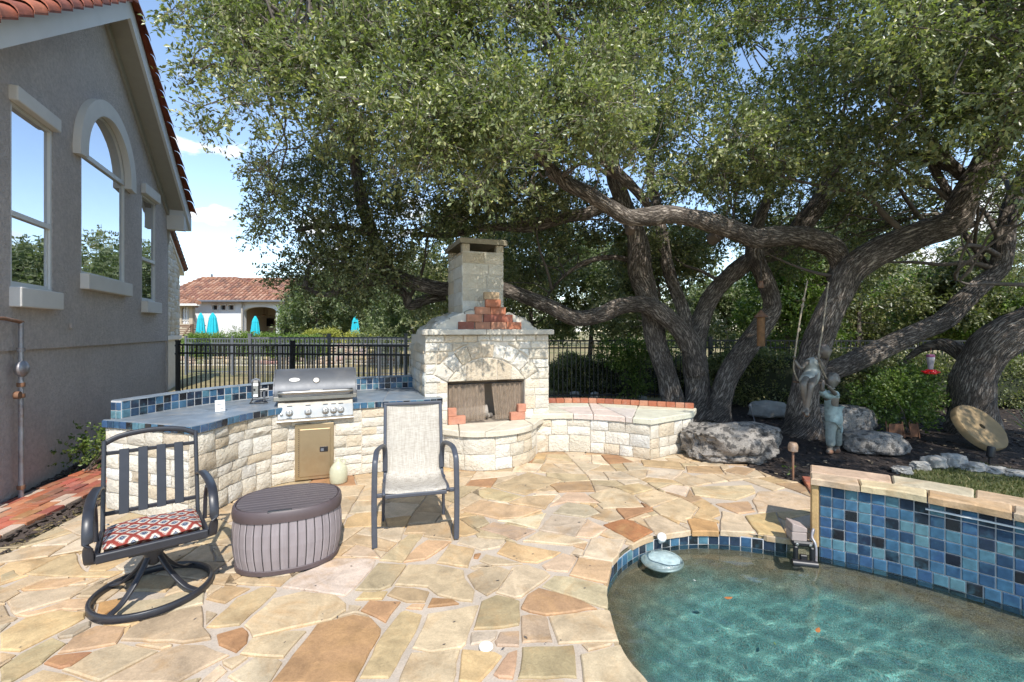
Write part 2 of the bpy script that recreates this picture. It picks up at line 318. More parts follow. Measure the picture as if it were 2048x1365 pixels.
def glassmat():
    m = bpy.data.materials.new('window_glass'); m.use_nodes = True; nt = m.node_tree; N = nt.nodes; L = nt.links; N.clear()
    out = N.new('ShaderNodeOutputMaterial'); mx = N.new('ShaderNodeMixShader'); gl = N.new('ShaderNodeBsdfGlossy'); gl.inputs['Roughness'].default_value = .01; gl.inputs['Color'].default_value = (.86, .88, .93, 1)
    df = N.new('ShaderNodeBsdfDiffuse'); df.inputs['Color'].default_value = (.02, .022, .024, 1); mx.inputs[0].default_value = .72
    nz = N.new('ShaderNodeTexNoise'); nz.inputs['Scale'].default_value = 2.2; tc = N.new('ShaderNodeTexCoord'); L.new(tc.outputs['Object'], nz.inputs['Vector'])
    b = N.new('ShaderNodeBump'); b.inputs['Strength'].default_value = .10; b.inputs['Distance'].default_value = .02; L.new(nz.outputs[0], b.inputs['Height']); L.new(b.outputs[0], gl.inputs['Normal'])
    L.new(df.outputs[0], mx.inputs[1]); L.new(gl.outputs[0], mx.inputs[2]); L.new(mx.outputs[0], out.inputs[0]); return m
M_GLASS = glassmat()

# ------------------------------------------------------------------ polygons, masonry, tiles
def poly_area(p): return .5 * sum(p[i][0] * p[(i + 1) % len(p)][1] - p[(i + 1) % len(p)][0] * p[i][1] for i in range(len(p)))
def clip(poly, p, n):                   # keep the half-plane (q-p).n <= 0
    out = []
    for i in range(len(poly)):
        a, b = poly[i], poly[(i + 1) % len(poly)]
        da = (a[0] - p[0]) * n[0] + (a[1] - p[1]) * n[1]; db = (b[0] - p[0]) * n[0] + (b[1] - p[1]) * n[1]
        if da <= 0: out.append(a)
        if da * db < 0: t = da / (da - db); out.append((a[0] + (b[0] - a[0]) * t, a[1] + (b[1] - a[1]) * t))
    return out
def dedupe(p, eps=.004):
    q = []
    for a in p:
        if not q or math.hypot(a[0] - q[-1][0], a[1] - q[-1][1]) > eps: q.append(a)
    while len(q) > 2 and math.hypot(q[0][0] - q[-1][0], q[0][1] - q[-1][1]) < eps: q.pop()
    return q
def inset(poly, d):
    n = len(poly); out = []
    for i in range(n):
        p0, p, p1 = poly[i - 1], poly[i], poly[(i + 1) % n]
        e0 = Vector((p[0] - p0[0], p[1] - p0[1])); e1 = Vector((p1[0] - p[0], p1[1] - p[1]))
        if e0.length < 1e-6 or e1.length < 1e-6: out.append(p); continue
        e0.normalize(); e1.normalize(); n0 = Vector((-e0.y, e0.x)); n1 = Vector((-e1.y, e1.x)); b = n0 + n1
        if b.length < .2: out.append((p[0] + n0.x * d, p[1] + n0.y * d)); continue
        b.normalize(); k = d / max(.45, b.dot(n0)); out.append((p[0] + b.x * k, p[1] + b.y * k))
    return out
def poly_diff(cell, holes):             # cell minus hole polygons -> list of polygons
    vs = [Vector(p) for p in cell]; faces = [list(range(len(cell)))]
    for h in holes: faces.append(list(range(len(vs), len(vs) + len(h)))); vs += [Vector(p) for p in h]
    ov, oe, of, a, b, orig = delaunay_2d_cdt(vs, [], faces, 1, 1e-5)
    tri = [f for f, o in zip(of, orig) if 0 in o and len(o) == 1]; ed = {}
    for f in tri:
        for i in range(len(f)): ed[(f[i], f[(i + 1) % len(f)])] = 1
    nxt = {}
    for (p, q) in ed:
        if (q, p) not in ed: nxt.setdefault(p, []).append(q)
    loops = []
    while nxt:
        s = next(iter(nxt)); lp = [s]; cur = s
        while True:
            if cur not in nxt: break
            q = nxt[cur].pop()
            if not nxt[cur]: del nxt[cur]
            if q == s: break
            lp.append(q); cur = q
        if len(lp) > 2: loops.append([(ov[i].x, ov[i].y) for i in lp])
    return loops
def rough_edges(poly, rnd, step=.12, amp=.006):
    out = []
    for i in range(len(poly)):
        a, b = poly[i], poly[(i + 1) % len(poly)]; L = math.hypot(b[0] - a[0], b[1] - a[1]); n = max(1, min(6, int(L / step))); out.append(a)
        for k in range(1, n):
            t = (k + rnd.uniform(-.25, .25)) / n; nx, ny = -(b[1] - a[1]) / L, (b[0] - a[0]) / L; w = rnd.uniform(-amp, amp)
            out.append((a[0] + (b[0] - a[0]) * t + nx * w, a[1] + (b[1] - a[1]) * t + ny * w))
    return out
def slab_mesh(poly, fn, depth, top=0.0, ch=.008, crown=0.0, rnd=RND):
    # polygon (CCW) as a slab: fn(x, y, d) places it; outer rim at d=top-ch, face at d=top
    n = len(poly); ins = inset(poly, ch); mb = MB()
    vs = [fn(x, y, -depth) for x, y in poly] + [fn(x, y, top - ch) for x, y in poly] + [fn(x, y, top + (rnd.uniform(-crown, crown) if crown else 0)) for x, y in ins]
    fs = [(i, (i + 1) % n, n + (i + 1) % n, n + i) for i in range(n)] + [(n + i, n + (i + 1) % n, 2 * n + (i + 1) % n, 2 * n + i) for i in range(n)]
    if crown:
        cx = sum(p[0] for p in ins) / n; cy = sum(p[1] for p in ins) / n; mid = [((p[0] + cx) / 2, (p[1] + cy) / 2) for p in ins]
        vs += [fn(x, y, top + rnd.uniform(0, 2 * crown)) for x, y in mid] + [fn(cx, cy, top + rnd.uniform(0, 2 * crown))]
        fs += [(2 * n + i, 2 * n + (i + 1) % n, 3 * n + (i + 1) % n, 3 * n + i) for i in range(n)] + [(3 * n + i, 3 * n + (i + 1) % n, 4 * n) for i in range(n)]
    else: fs.append(tuple(2 * n + i for i in range(n)))
    return mb.add(vs, fs)

class Path:                             # plan curve; outward normal lies to the right of travel
    def __init__(s, pts, n=1):
        if n > 1: pts = cr([(p[0], p[1]) for p in pts], n)
        s.p = [Vector((p[0], p[1])) for p in pts]; s.c = [0.0]
        for a, b in zip(s.p, s.p[1:]): s.c.append(s.c[-1] + (b - a).length)
        s.L = s.c[-1]; s.n = []
        for i in range(len(s.p)):
            d = (s.p[min(i + 1, len(s.p) - 1)] - s.p[max(i - 1, 0)]).normalized(); s.n.append(Vector((d.y, -d.x)))
    def at(s, t):
        for i in range(len(s.c) - 1):
            if t <= s.c[i + 1] or i == len(s.c) - 2: break
        k = (t - s.c[i]) / (s.c[i + 1] - s.c[i]); return s.p[i] + (s.p[i + 1] - s.p[i]) * k, (s.n[i] * (1 - k) + s.n[i + 1] * k).normalized()
    def fn(s):
        def g(t, z, d):
            p, n = s.at(t); q = p + n * d; return Vector((q.x, q.y, z))
        return g
    def off(s, d): return [(p + n * d) for p, n in zip(s.p, s.n)]
def ashlar(x0, x1, z0, z1, rnd, W=(.18, .46), Hh=(.10, .25)):
    out = []
    def rec(a, b, c, d):
        w, h = b - a, d - c
        if h > Hh[1] or (h > 2 * Hh[0] and w < W[1] * 1.6 and rnd.random() < .35):
            lo = max(Hh[0], h * .3); k = c + rnd.uniform(lo, h - lo) if h - lo > lo else c + h / 2
            rec(a, b, c, k); rec(a, b, k, d); return
        if w > W[1] or (w > 2 * W[0] and rnd.random() < .45):
            lo = max(W[0], w * .28); k = a + rnd.uniform(lo, w - lo) if w - lo > lo else a + w / 2
            rec(a, k, c, d); rec(k, b, c, d); return
        out.append((a, b, c, d))
    n = max(1, round((x1 - x0) / .95))
    for i in range(n): rec(x0 + (x1 - x0) * i / n, x0 + (x1 - x0) * (i + 1) / n, z0, z1)
    return out
LIMEC = [(.64, .585, .485), (.64, .585, .485), (.66, .62, .54), (.61, .545, .435), (.58, .49, .36), (.67, .64, .575), (.56, .47, .35), (.65, .60, .51)]
def lime_color(rnd, k=1.0):
    c = rnd.choice(LIMEC); j = rnd.uniform(.88, 1.08) * k; return tuple(min(.72, x * j) for x in c)
def rock_face(fn, a, b, c, d, rnd, gap=.010, proud=.022, back=.03):
    a += gap / 2; b -= gap / 2; c += gap / 2; d -= gap / 2; nx = max(2, min(5, int((b - a) / .07) + 1)); nz = max(2, min(4, int((d - c) / .06) + 1)); mb = MB(); vs = []
    for j in range(nz + 1):
        for i in range(nx + 1):
            x = a + (b - a) * i / nx; z = c + (d - c) * j / nz; e = (i in (0, nx)) or (j in (0, nz))
            if not e: x += rnd.uniform(-.012, .012); z += rnd.uniform(-.01, .01); dd = proud * rnd.uniform(.55, 1.25)
            else:
                dd = proud * rnd.uniform(0, .4); x += rnd.uniform(-.004, .004); z += rnd.uniform(-.004, .004)
            vs.append(fn(x, z, dd))
    fs = [(j * (nx + 1) + i, j * (nx + 1) + i + 1, (j + 1) * (nx + 1) + i + 1, (j + 1) * (nx + 1) + i) for j in range(nz) for i in range(nx)]
    rim = [i for i in range(nx + 1)] + [(j) * (nx + 1) + nx for j in range(1, nz + 1)] + [nz * (nx + 1) + i for i in range(nx - 1, -1, -1)] + [j * (nx + 1) for j in range(nz - 1, 0, -1)]
    o = len(vs)
    for q in rim:
        x = min(max((q % (nx + 1)) / nx, 0), 1); z = (q // (nx + 1)) / nz; vs.append(fn(a + (b - a) * x, c + (d - c) * z, -back))
    n = len(rim)
    for k in range(n): fs.append((rim[k], o + k, o + (k + 1) % n, rim[(k + 1) % n]))
    return mb.add(vs, fs)
def masonry(path, z0, z1, parent, rnd, s0=0, s1=None, skip=None, **kw):
    s1 = path.L if s1 is None else s1; fn = path.fn()
    for (a, b, c, d) in ashlar(s0, s1, z0, z1, rnd, **kw):
        if skip and skip((a + b) / 2, (c + d) / 2): continue
        rock_face(fn, a, b, c, d, rnd).build('stone', M_LIME, parent, smooth=50, color=lime_color(rnd))
TILEC = [(.034, .080, .148), (.046, .114, .188), (.078, .168, .215), (.024, .050, .094), (.014, .018, .027), (.017, .017, .019), (.054, .127, .204), (.038, .083, .166), (.10, .195, .225), (.021, .031, .054)]
def tile_run(path, z0, rows, size, parent, rnd, d=.006, s0=0, s1=None, gap=.008, sizez=None):
    s1 = path.L if s1 is None else s1; n = max(1, round((s1 - s0) / size)); w = (s1 - s0) / n; fn = path.fn(); hz = sizez or size
    for j in range(rows):
        for i in range(n):
            a, b = s0 + i * w + gap / 2, s0 + (i + 1) * w - gap / 2; c, e = z0 + j * hz + gap / 2, z0 + (j + 1) * hz - gap / 2
            slab_mesh([(a, c), (b, c), (b, e), (a, e)], fn, .004, d + rnd.uniform(-.0012, .0012), .0035).build('tile', M_TILE, parent, color=rnd.choice(TILEC))
def wall_core(path, thick, z0, z1, name, m, parent):
    o = path.off(-.004); i = path.off(-thick); poly = [(p.x, p.y) for p in o] + [(p.x, p.y) for p in reversed(i)]
    if poly_area(poly) < 0: poly.reverse()
    return MB().prism(poly, z0, z1).build(name, m, parent)
BRICKC = [(.36, .115, .058), (.40, .145, .075), (.30, .095, .055), (.43, .20, .12), (.26, .09, .06)]

# ================================================================== GROUND, POOL, PATIO
def line_s(P0, e, px):
    u = (px - CX) / F; return (u * P0[1] - P0[0]) / (e[0] - u * e[1])
def v2(p): return (p[0], p[1])
POOL_EDGE_PX = [(1300, 1365), (1262, 1322), (1240, 1285), (1224, 1235), (1216, 1190), (1219, 1150), (1232, 1122), (1256, 1098), (1290, 1079), (1340, 1067), (1400, 1062), (1480, 1066), (1575, 1079)]
pe = [v2(gp(*p)) for p in POOL_EDGE_PX]
pe_front = [(2.9, .75), (1.9, .80), (1.25, 1.10), (.88, 1.50), (.73, 1.80)]
WALL_PTS = [(2.405, 3.560), (2.82, 3.285), (3.236, 2.876), (3.62, 2.38), (3.9, 1.80), (3.95, 1.2)]
pool_edge = Path(pe_front + pe, 5)
pool_wall_path = Path(WALL_PTS, 5)
pool_poly = [v2(p) for p in pool_edge.p] + [v2(p) for p in pool_wall_path.p]
pool_poly = dedupe(pool_poly, .03)
if poly_area(pool_poly) < 0: pool_poly.reverse()

PATIO = [(-8, 1.2)] + [v2(gp(-420, 1172)), v2(gp(0, 1112)), v2(gp(95, 1062)), v2(gp(215, 1003)), v2(gp(300, 985))] + [(-2.4, 5.6), (-1.0, 6.6), (.6, 6.9)] + \
        [v2(gp(1386, 897)), v2(gp(1440, 908)), v2(gp(1500, 934)), v2(gp(1555, 956)), v2(gp(1596, 964)), v2(gp(1632, 985))] + [(2.62, 3.80), (3.2, 3.2), (3.7, 2.5), (4.1, 1.8), (4.1, .3), (-8, .3)]
if poly_area(PATIO) < 0: PATIO.reverse()
patio = empty_struct('patio', 'patio of irregular tan and rust flagstones set in pale grout')
site = [(-8, .3), (4.1, .3), (4.1, 1.8), (3.7, 2.5), (3.2, 3.2), (2.62, 3.8), (2.2, 4.0), (.3, 4.2), (-8, 4.2)]
def sheet(poly, holes, z, name, m, parent=None, fn=None):
    vs = [Vector(p) for p in poly]; faces = [list(range(len(poly)))]
    for h in holes: faces.append(list(range(len(vs), len(vs) + len(h)))); vs += [Vector(p) for p in h]
    ov, oe, of, a, b, orig = delaunay_2d_cdt(vs, [], faces, 1, 1e-5)
    fs = [tuple(f) for f, o in zip(of, orig) if 0 in o and len(o) == 1]
    return MB().add([(p.x, p.y, z) for p in ov], fs).build(name, m, parent)
hole = inset(pool_poly, -.05)
struct(sheet([(-600, -300), (600, -300), (600, 900), (-600, 900)], [hole], -.055, 'ground', M_DRY))
sheet(PATIO, [inset(pool_poly, -.03)], -.014, 'grout_bed', M_GROUT, patio)

# flagstones: recursive random splits, pool cut out, then ragged edges
FLAGC = [(0.477, 0.365, 0.236)] * 7 + [(0.454, 0.333, 0.203)] * 5 + [(0.448, 0.309, 0.160)] * 3 + [(0.408, 0.317, 0.189)] * 3 + [(0.441, 0.356, 0.243)] * 2 + [(0.328, 0.175, 0.087)] * 1 + [(0.363, 0.238, 0.134)] * 2 + [(0.517, 0.413, 0.289)] * 4
frnd = random.Random(21)
cells = []
def compact(p):
    L_ = sum(math.hypot(p[i][0] - p[i - 1][0], p[i][1] - p[i - 1][1]) for i in range(len(p))); return 4 * math.pi * abs(poly_area(p)) / (L_ * L_)
def split(poly, target, depth=0):
    if abs(poly_area(poly)) < target * frnd.uniform(.45, 1.8) * (1.5 if sum(p[1] for p in poly) / len(poly) > 3.7 else 1) or depth > 16: cells.append(poly); return
    cx = sum(p[0] for p in poly) / len(poly); cy = sum(p[1] for p in poly) / len(poly)
    la = max(((p[0] - q[0]) ** 2 + (p[1] - q[1]) ** 2, math.atan2(p[1] - q[1], p[0] - q[0])) for i, p in enumerate(poly) for q in poly[:i])[1]
    along = (math.cos(la), math.sin(la)); pr = [p[0] * along[0] + p[1] * along[1] for p in poly]; best = None
    for _ in range(12):
        a = la + math.pi / 2 + frnd.uniform(-.6, .6); m = min(pr) + (max(pr) - min(pr)) * frnd.uniform(.3, .7); n = (-math.sin(a), math.cos(a)); c0 = cx * along[0] + cy * along[1]; p0 = (cx + along[0] * (m - c0), cy + along[1] * (m - c0))
        cs_ = [dedupe(clip(poly, p0, nn), .02) for nn in (n, (-n[0], -n[1]))]
        if min(len(c) for c in cs_) < 3: continue
        sc_ = min(compact(c) - (.25 if len(c) == 3 else 0) for c in cs_) + frnd.uniform(0, .05)
        if best is None or sc_ > best[0]: best = (sc_, cs_)
    if best is None: cells.append(poly); return
    for c in best[1]: split(c, target, depth + 1)
split([(-5.6, 1.0), (4.6, .6), (4.8, 8.2), (-5.4, 8.0)], .085)
# cut a corner off some stones (the chip becomes a small stone), then bend every joint a little
more = []
for k, c in enumerate(cells):
    if frnd.random() < .42 and abs(poly_area(c)) > .08:
        i = frnd.randrange(len(c)); p0, p, p1 = c[i - 1], c[i], c[(i + 1) % len(c)]; t0, t1 = frnd.uniform(.18, .42), frnd.uniform(.18, .42)
        a_, b_ = (p[0] + (p0[0] - p[0]) * t0, p[1] + (p0[1] - p[1]) * t0), (p[0] + (p1[0] - p[0]) * t1, p[1] + (p1[1] - p[1]) * t1)
        cells[k] = c[:i] + [a_, b_] + c[i + 1:]; more.append([a_, p, b_])
cells += more
def warp(p): q = Vector((p[0] * .9, p[1] * .9, 3.1)); r_ = Vector((p[0] * 2.3, p[1] * 2.3, 7.7)); return (p[0] + .16 * noise.noise(q) + .035 * noise.noise(r_), p[1] + .16 * noise.noise(q + Vector((9, 4, 2))) + .035 * noise.noise(r_ + Vector((5, 2, 8))))
def dense(p):
    o = []
    for i in range(len(p)):
        a_, b_ = p[i], p[(i + 1) % len(p)]; n_ = max(1, int(math.hypot(b_[0] - a_[0], b_[1] - a_[1]) / .16)); o += [(a_[0] + (b_[0] - a_[0]) * k / n_, a_[1] + (b_[1] - a_[1]) * k / n_) for k in range(n_)]
    return o
cells = [[warp(p) for p in dense(c)] for c in cells]
TRACED = [  # main flagstones: crop origin, scale, corner points, colour
 (0,1065,4.551,[
 ("o","0,390 135,335 190,395 0,455"),("t","230,370 560,210 690,180 720,270 790,350 1130,345 1000,400 780,400 500,390"),("s","190,510 410,425 780,405 770,430 520,500 220,525"),
 ("c","60,620 200,535 560,490 820,475 640,590 350,670 130,740"),("o","690,580 850,480 980,450 900,560 830,580"),("t","110,750 380,690 640,600 820,590 780,690 560,690 250,760"),
 ("y","0,910 230,770 560,700 780,720 770,770 480,920 180,1070 0,1060"),("y","0,1080 150,1100 0,1200"),("t","0,1230 170,1110 480,950 600,1000 380,1180 100,1350 0,1365"),("g","520,930 700,840 830,800 820,850 660,940 540,960"),
 ("b","520,1090 660,950 880,840 1150,850 1060,1005 800,1050"),("o","1090,980 1170,870 1300,800 1640,700 1840,660 1850,850 1920,930 1920,960 1660,1000 1550,985 1380,990"),("r","370,1190 500,1110 840,1075 640,1210 540,1225"),
 ("q","560,1240 850,1080 1110,1000 1440,1070 1150,1220 900,1350"),("y","130,1375 400,1240 560,1270 800,1355 780,1375"),("q","930,1350 1430,1080 1640,1010 1860,1015 2090,1105 1820,1240 1640,1340 1600,1365"),("h","880,730 900,640 1130,590 1140,620 940,745"),("c","1020,720 1180,620 1450,600 1640,540 1860,540 1850,640 1600,700 1300,790 1120,750")]),
 (400,1065,4.551,[
 ("b","40,600 240,475 460,500 320,575 230,635"),("y","50,855 330,590 560,490 690,490 700,515 360,830 140,855"),("q","400,840 660,600 940,530 1240,565 1330,640 1330,700 1200,790 960,840 480,950 450,880"),
 ("r","150,920 400,850 450,890 430,990 330,1080 170,1010"),("c","460,960 760,890 970,890 930,930 760,1130 700,1130 360,1100 440,1000"),("u","630,1375 1060,830 1250,780 1400,740 1560,770 1650,870 1640,920 1440,1280 1390,1375"),
 ("y","1450,1310 1650,930 1820,720 1870,700 2020,740 1960,900 1720,1310"),("c","250,1300 510,1120 690,1125 750,1170 620,1375 380,1375"),("c","200,1160 370,1110 440,1125 290,1235 210,1190"),("c","20,1330 180,1180 250,1245 100,1375 0,1375"),
 ("p","750,490 960,350 1240,230 1600,240 1570,320 1420,480 1320,570 1240,560 900,510"),("o","1410,515 1620,275 1880,290 1740,480 1640,520"),("q","1630,245 1900,10 2030,10 1840,265"),("u","1460,700 1540,610 1830,620 1690,810 1600,760"),
 ("b","1700,560 1770,490 1950,500 2090,530 2050,625 1880,625"),("y","1410,605 1480,535 1710,525 1660,600"),("t","270,460 400,380 560,415 830,390 730,480"),("c","1290,210 1420,110 1560,140 1640,230")]),
 (800,1065,4.551,[
 ("t","-50,470 60,290 320,285 580,340 590,410 680,520 660,620 540,610 340,560 250,490"),("r","250,670 290,590 480,600 540,640"),("y","50,680 110,640 230,640 200,690"),("c","110,1040 250,730 720,650 600,1000 560,1040 280,1080"),("c","0,1300 100,1090 290,1085 550,1045 480,1375 -20,1375"),
 ("m","670,870 740,620 880,560 1090,615 1085,830 860,865"),("o","610,380 720,320 870,295 1010,340 900,500 790,565 680,500"),("c","870,540 1020,310 1160,290 1330,350 1370,385 1110,580 1040,590"),("u","1095,680 1160,560 1260,500 1420,540 1650,610 1800,685 1330,745 1180,715"),
 ("q","1290,480 1400,385 1560,395 1890,480 1890,680 1830,670 1500,560"),("c","1350,750 1800,690 1910,705 1960,820 2060,980 1440,1000"),("v","1100,750 1180,735 1340,755 1390,980 1110,990"),("m","1070,1310 1110,1030 1580,1015 1610,1310"),("s","1590,1010 1740,1020 1600,1065"),
 ("c","1640,1100 1990,1010 2080,1000 2280,1375 1670,1375"),("y","530,1340 560,1050 720,1065 870,1075 930,1110 790,1280 720,1360"),("s","850,1280 980,1090 1070,1060 1060,1180 1030,1320 900,1310"),("g","640,900 890,885 870,950 830,980 640,1010"),("v","860,980 910,895 1085,885 1085,1025 880,1020"),
 ("t","330,270 450,100 680,150 620,310"),("y","0,270 150,130 240,70 470,80 230,240"),("r","670,190 740,180 710,230 670,225"),("q","720,250 780,190 1120,280 960,290 830,290"),("y","880,180 970,70 1120,110 1470,170 1390,220 1250,270 1100,260"),("c","1290,290 1480,180 1610,220 1530,350 1330,330"),
 ("y","1540,380 1620,225 1930,270 1890,460 1700,420"),("p","1660,220 1740,50 2048,60 1990,200 1930,265"),("c","520,90 560,30 960,60 930,120 740,155")]),
 (850,900,5.12,[
 ("v","550,800 700,730 1000,790 1140,820 940,915 780,860"),("g","1160,810 1290,660 1650,700 1530,880"),("g","1310,640 1450,530 1680,560 1790,640 1640,685"),("t","370,620 560,510 1200,610 980,690 760,700"),("o","690,370 1060,225 1400,305 1030,455 900,430"),("t","490,430 650,380 1000,470 850,530 600,490"),
 ("c","1000,930 1170,830 1530,890 1670,940 1480,970"),("t","860,540 1040,470 1340,460 1230,600"),("p","740,715 1000,690 1240,640 1150,800 900,740"),("c","1540,880 1660,700 1870,800 1720,900"),("c","1280,570 1460,430 1640,440 1790,540 1440,530")]),
 (1150,880,4.096,[
 ("x","230,690 390,645 480,660 640,745 480,830"),("c","560,640 690,610 950,740 720,790 650,760"),("h","920,650 980,635 1160,675 1185,760 960,760"),("c","1190,750 1200,580 1380,615 1480,760"),("y","1390,620 1640,590 1740,800 1500,765"),("c","630,560 860,470 1010,550 920,680 700,610"),("c","490,450 650,400 860,470 620,545"),
 ("y","320,380 520,355 650,400 470,445"),("p","680,400 790,365 940,380 900,460"),("c","980,450 950,385 1450,370 1480,430 1320,490"),("s","1150,520 1420,500 1480,580 1340,600"),("c","1450,490 1500,420 1730,420 1960,480 1960,560 1600,590 1500,590"),("b","910,210 1180,215 1230,280 920,260"),("b","540,160 850,180 900,240 560,210"),
 ("p","600,240 900,245 800,325 580,300"),("b","1220,250 1310,215 1480,235 1390,290"),("c","100,450 320,390 480,450 570,550 230,560")])]
TCOL = dict(c=(0.491, 0.374, 0.242), t=(0.451, 0.328, 0.192), y=(0.483, 0.336, 0.179), o=(0.391, 0.308, 0.181), q=(0.453, 0.350, 0.213), g=(0.425, 0.342, 0.235), p=(0.539, 0.436, 0.311), r=(0.346, 0.175, 0.083), u=(0.383, 0.222, 0.110), b=(0.387, 0.262, 0.144), s=(0.460, 0.285, 0.167), h=(0.426, 0.243, 0.098), m=(0.346, 0.268, 0.147), v=(0.376, 0.267, 0.182), x=(0.352, 0.144, 0.059))
hole2 = [p for p in pool_poly]
def bb(p): return (min(a[0] for a in p), min(a[1] for a in p), max(a[0] for a in p), max(a[1] for a in p))
def bbx(a, b, m=.03): return a[0] < b[2] + m and b[0] < a[2] + m and a[1] < b[3] + m and b[1] < a[3] + m
traced = []; pedge = inset(pool_poly, .004)
for ox, oy, scl, items in TRACED:
    for ck, txt in items:
        q = []
        for w_ in txt.split(): x_, y_ = w_.split(','); g = gp(ox + float(x_) / scl, oy + float(y_) / scl); q.append((g.x, g.y))
        if poly_area(q) < 0: q.reverse()
        B_ = bb(q); holes = [inset(t_[0], -.009) for t_ in traced if bbx(B_, t_[2])]
        holes.append(hole2)
        res = [dedupe(r_, .012) for r_ in poly_diff(q, holes)]; res = [r_ for r_ in res if len(r_) > 2]
        if not res: continue
        r_ = max(res, key=lambda a: abs(poly_area(a)))
        if abs(poly_area(r_)) > .002: traced.append((r_, TCOL[ck], bb(r_)))
big = [(-50, -50), (50, -50), (50, 50), (-50, 50)]
stones = []
def inpoly(x, y, poly):
    r = False; j = len(poly) - 1
    for i in range(len(poly)):
        a, b = poly[i], poly[j]
        if (a[1] > y) != (b[1] > y) and x < (b[0] - a[0]) * (y - a[1]) / (b[1] - a[1]) + a[0]: r = not r
        j = i
    return r
outside = [(big[0], big[1], big[2], big[3])]
for c in cells:
    if poly_area(c) < 0: c.reverse()
    ins_pool = [inpoly(p[0], p[1], pool_poly) for p in c] + [inpoly(sum(p[0] for p in c) / len(c), sum(p[1] for p in c) / len(c), pool_poly)]
    pieces = [c]
    near_pool = any(ins_pool) or any(inpoly(q[0], q[1], c) for q in pool_poly)
    hs = [inset(t_[0], -.006) for t_ in traced if bbx(bb(c), t_[2])] + ([hole2] if near_pool else [])
    if hs: pieces = poly_diff(c, hs)
    for q in pieces:
        q = dedupe(q, .01)
        if len(q) < 3: continue
        inn = [inpoly(p[0], p[1], PATIO) for p in q]
        if not any(inn): continue
        if not all(inn):                     # trim by the patio outline
            rest = poly_diff(q, [PATIO]); parts = poly_diff(q, rest) if rest else [q]
            parts = [dedupe(x, .01) for x in parts]
        else: parts = [q]
        for x in parts:
            if len(x) > 2 and abs(poly_area(x)) > .005 and compact(x) > .3: stones.append((x, near_pool, None))
stones += [(t_[0], False, t_[1]) for t_ in traced]
for x, near_pool, tcol in stones:
    if poly_area(x) < 0: x.reverse()
    cx = sum(p[0] for p in x) / len(x); cy = sum(p[1] for p in x) / len(x)
    y = inset(x, .001 if tcol else (frnd.uniform(.005, .011) if cy < 3.6 else frnd.uniform(.003, .0065)) if not near_pool else .005)
    if poly_area(y) < .0012: continue
    y = rough_edges(y, frnd, .07, .0065 if not near_pool else .003)
    y = dedupe(y, .006)
    col = frnd.choice(FLAGC); j = frnd.uniform(.88, 1.08); col = tuple(k * j for k in col)
    if tcol: col = tuple(k * frnd.uniform(.95, 1.05) for k in tcol)
    dz = frnd.uniform(-.003, .003); tx, ty = frnd.uniform(-.006, .006), frnd.uniform(-.006, .006)
    fn = lambda a, b, d, dz=dz, tx=tx, ty=ty, cx=cx, cy=cy: Vector((a, b, d + dz + (a - cx) * tx + (b - cy) * ty))
    slab_mesh(y, fn, .045, 0.0, .007).build('flagstone', M_FLAG, patio, color=col)

# ------------------------------------------------------------------ pool
def pebblemat():                        # brown pebble plaster; the water's teal tint is painted in with depth
    m = mat('tinted_pebble_plaster', (.135, .122, .072), rough=.9, var=.22, vscale=11, fine=.7, stain=(.27, .265, .20), sscale=150, samt=.75, bump=.4, bscale=220, bdist=.004); nt = m.node_tree; N = nt.nodes; L = nt.links
    rgb = [n for n in N if n.type == 'RGB'][0]; dst = [l.to_socket for l in L if l.from_node == rgb]
    tc = N.new('ShaderNodeTexCoord'); sp_ = N.new('ShaderNodeSeparateXYZ'); L.new(tc.outputs['Object'], sp_.inputs[0]); nz = N.new('ShaderNodeTexNoise'); nz.inputs['Scale'].default_value = 2.5; nz.inputs['Detail'].default_value = 6; L.new(tc.outputs['Object'], nz.inputs['Vector'])
    ad = N.new('ShaderNodeMath'); ad.operation = 'MULTIPLY_ADD'; ad.inputs[1].default_value = .5; L.new(nz.outputs[0], ad.inputs[0]); L.new(sp_.outputs['Z'], ad.inputs[2])
    mr = N.new('ShaderNodeMapRange'); mr.inputs['From Min'].default_value = -.08; mr.inputs['From Max'].default_value = -.40; L.new(ad.outputs[0], mr.inputs['Value'])
    mx = N.new('ShaderNodeMix'); mx.data_type = 'RGBA'; mx.inputs['B'].default_value = (.078, .235, .212, 1); L.new(mr.outputs[0], mx.inputs['Factor']); L.new(rgb.outputs[0], mx.inputs['A'])
    for d in dst: L.new(mx.outputs['Result'], d)
    return m
M_PEBBLE = pebblemat()
def watermat():
    m = bpy.data.materials.new('pool_water'); m.use_nodes = True; nt = m.node_tree; N = nt.nodes; L = nt.links; N.clear()
    out = N.new('ShaderNodeOutputMaterial'); gl = N.new('ShaderNodeBsdfGlass'); gl.inputs['Roughness'].default_value = 0; gl.inputs['IOR'].default_value = 1.33; L.new(gl.outputs[0], out.inputs[0])
    m.use_nodes = True
    return m
M_WATER = watermat()
basin = empty_struct('pool', 'small curved plunge pool with a pebble plaster basin')
pcx, pcy = 2.0, 2.25
def shrink(f): return [(p[0] + (pcx - p[0]) * f, p[1] + (pcy - p[1]) * f) for p in pool_poly]
rings = [(inset(pool_poly, -.04), -.03), (inset(pool_poly, -.035), -.19), (inset(pool_poly, -.005), -.30), (shrink(.07), -.36), (shrink(.13), -.52), (shrink(.36), -.84), (shrink(.60), -.98), (shrink(.8), -1.0)]
mb = MB(); n = len(pool_poly); vs = []
for rg, z in rings: vs += [(p[0], p[1], z) for p in rg]
fs = [(r * n + i, (r + 1) * n + i, (r + 1) * n + (i + 1) % n, r * n + (i + 1) % n) for r in range(len(rings) - 1) for i in range(n)]
fs.append(tuple((len(rings) - 1) * n + i for i in range(n)))
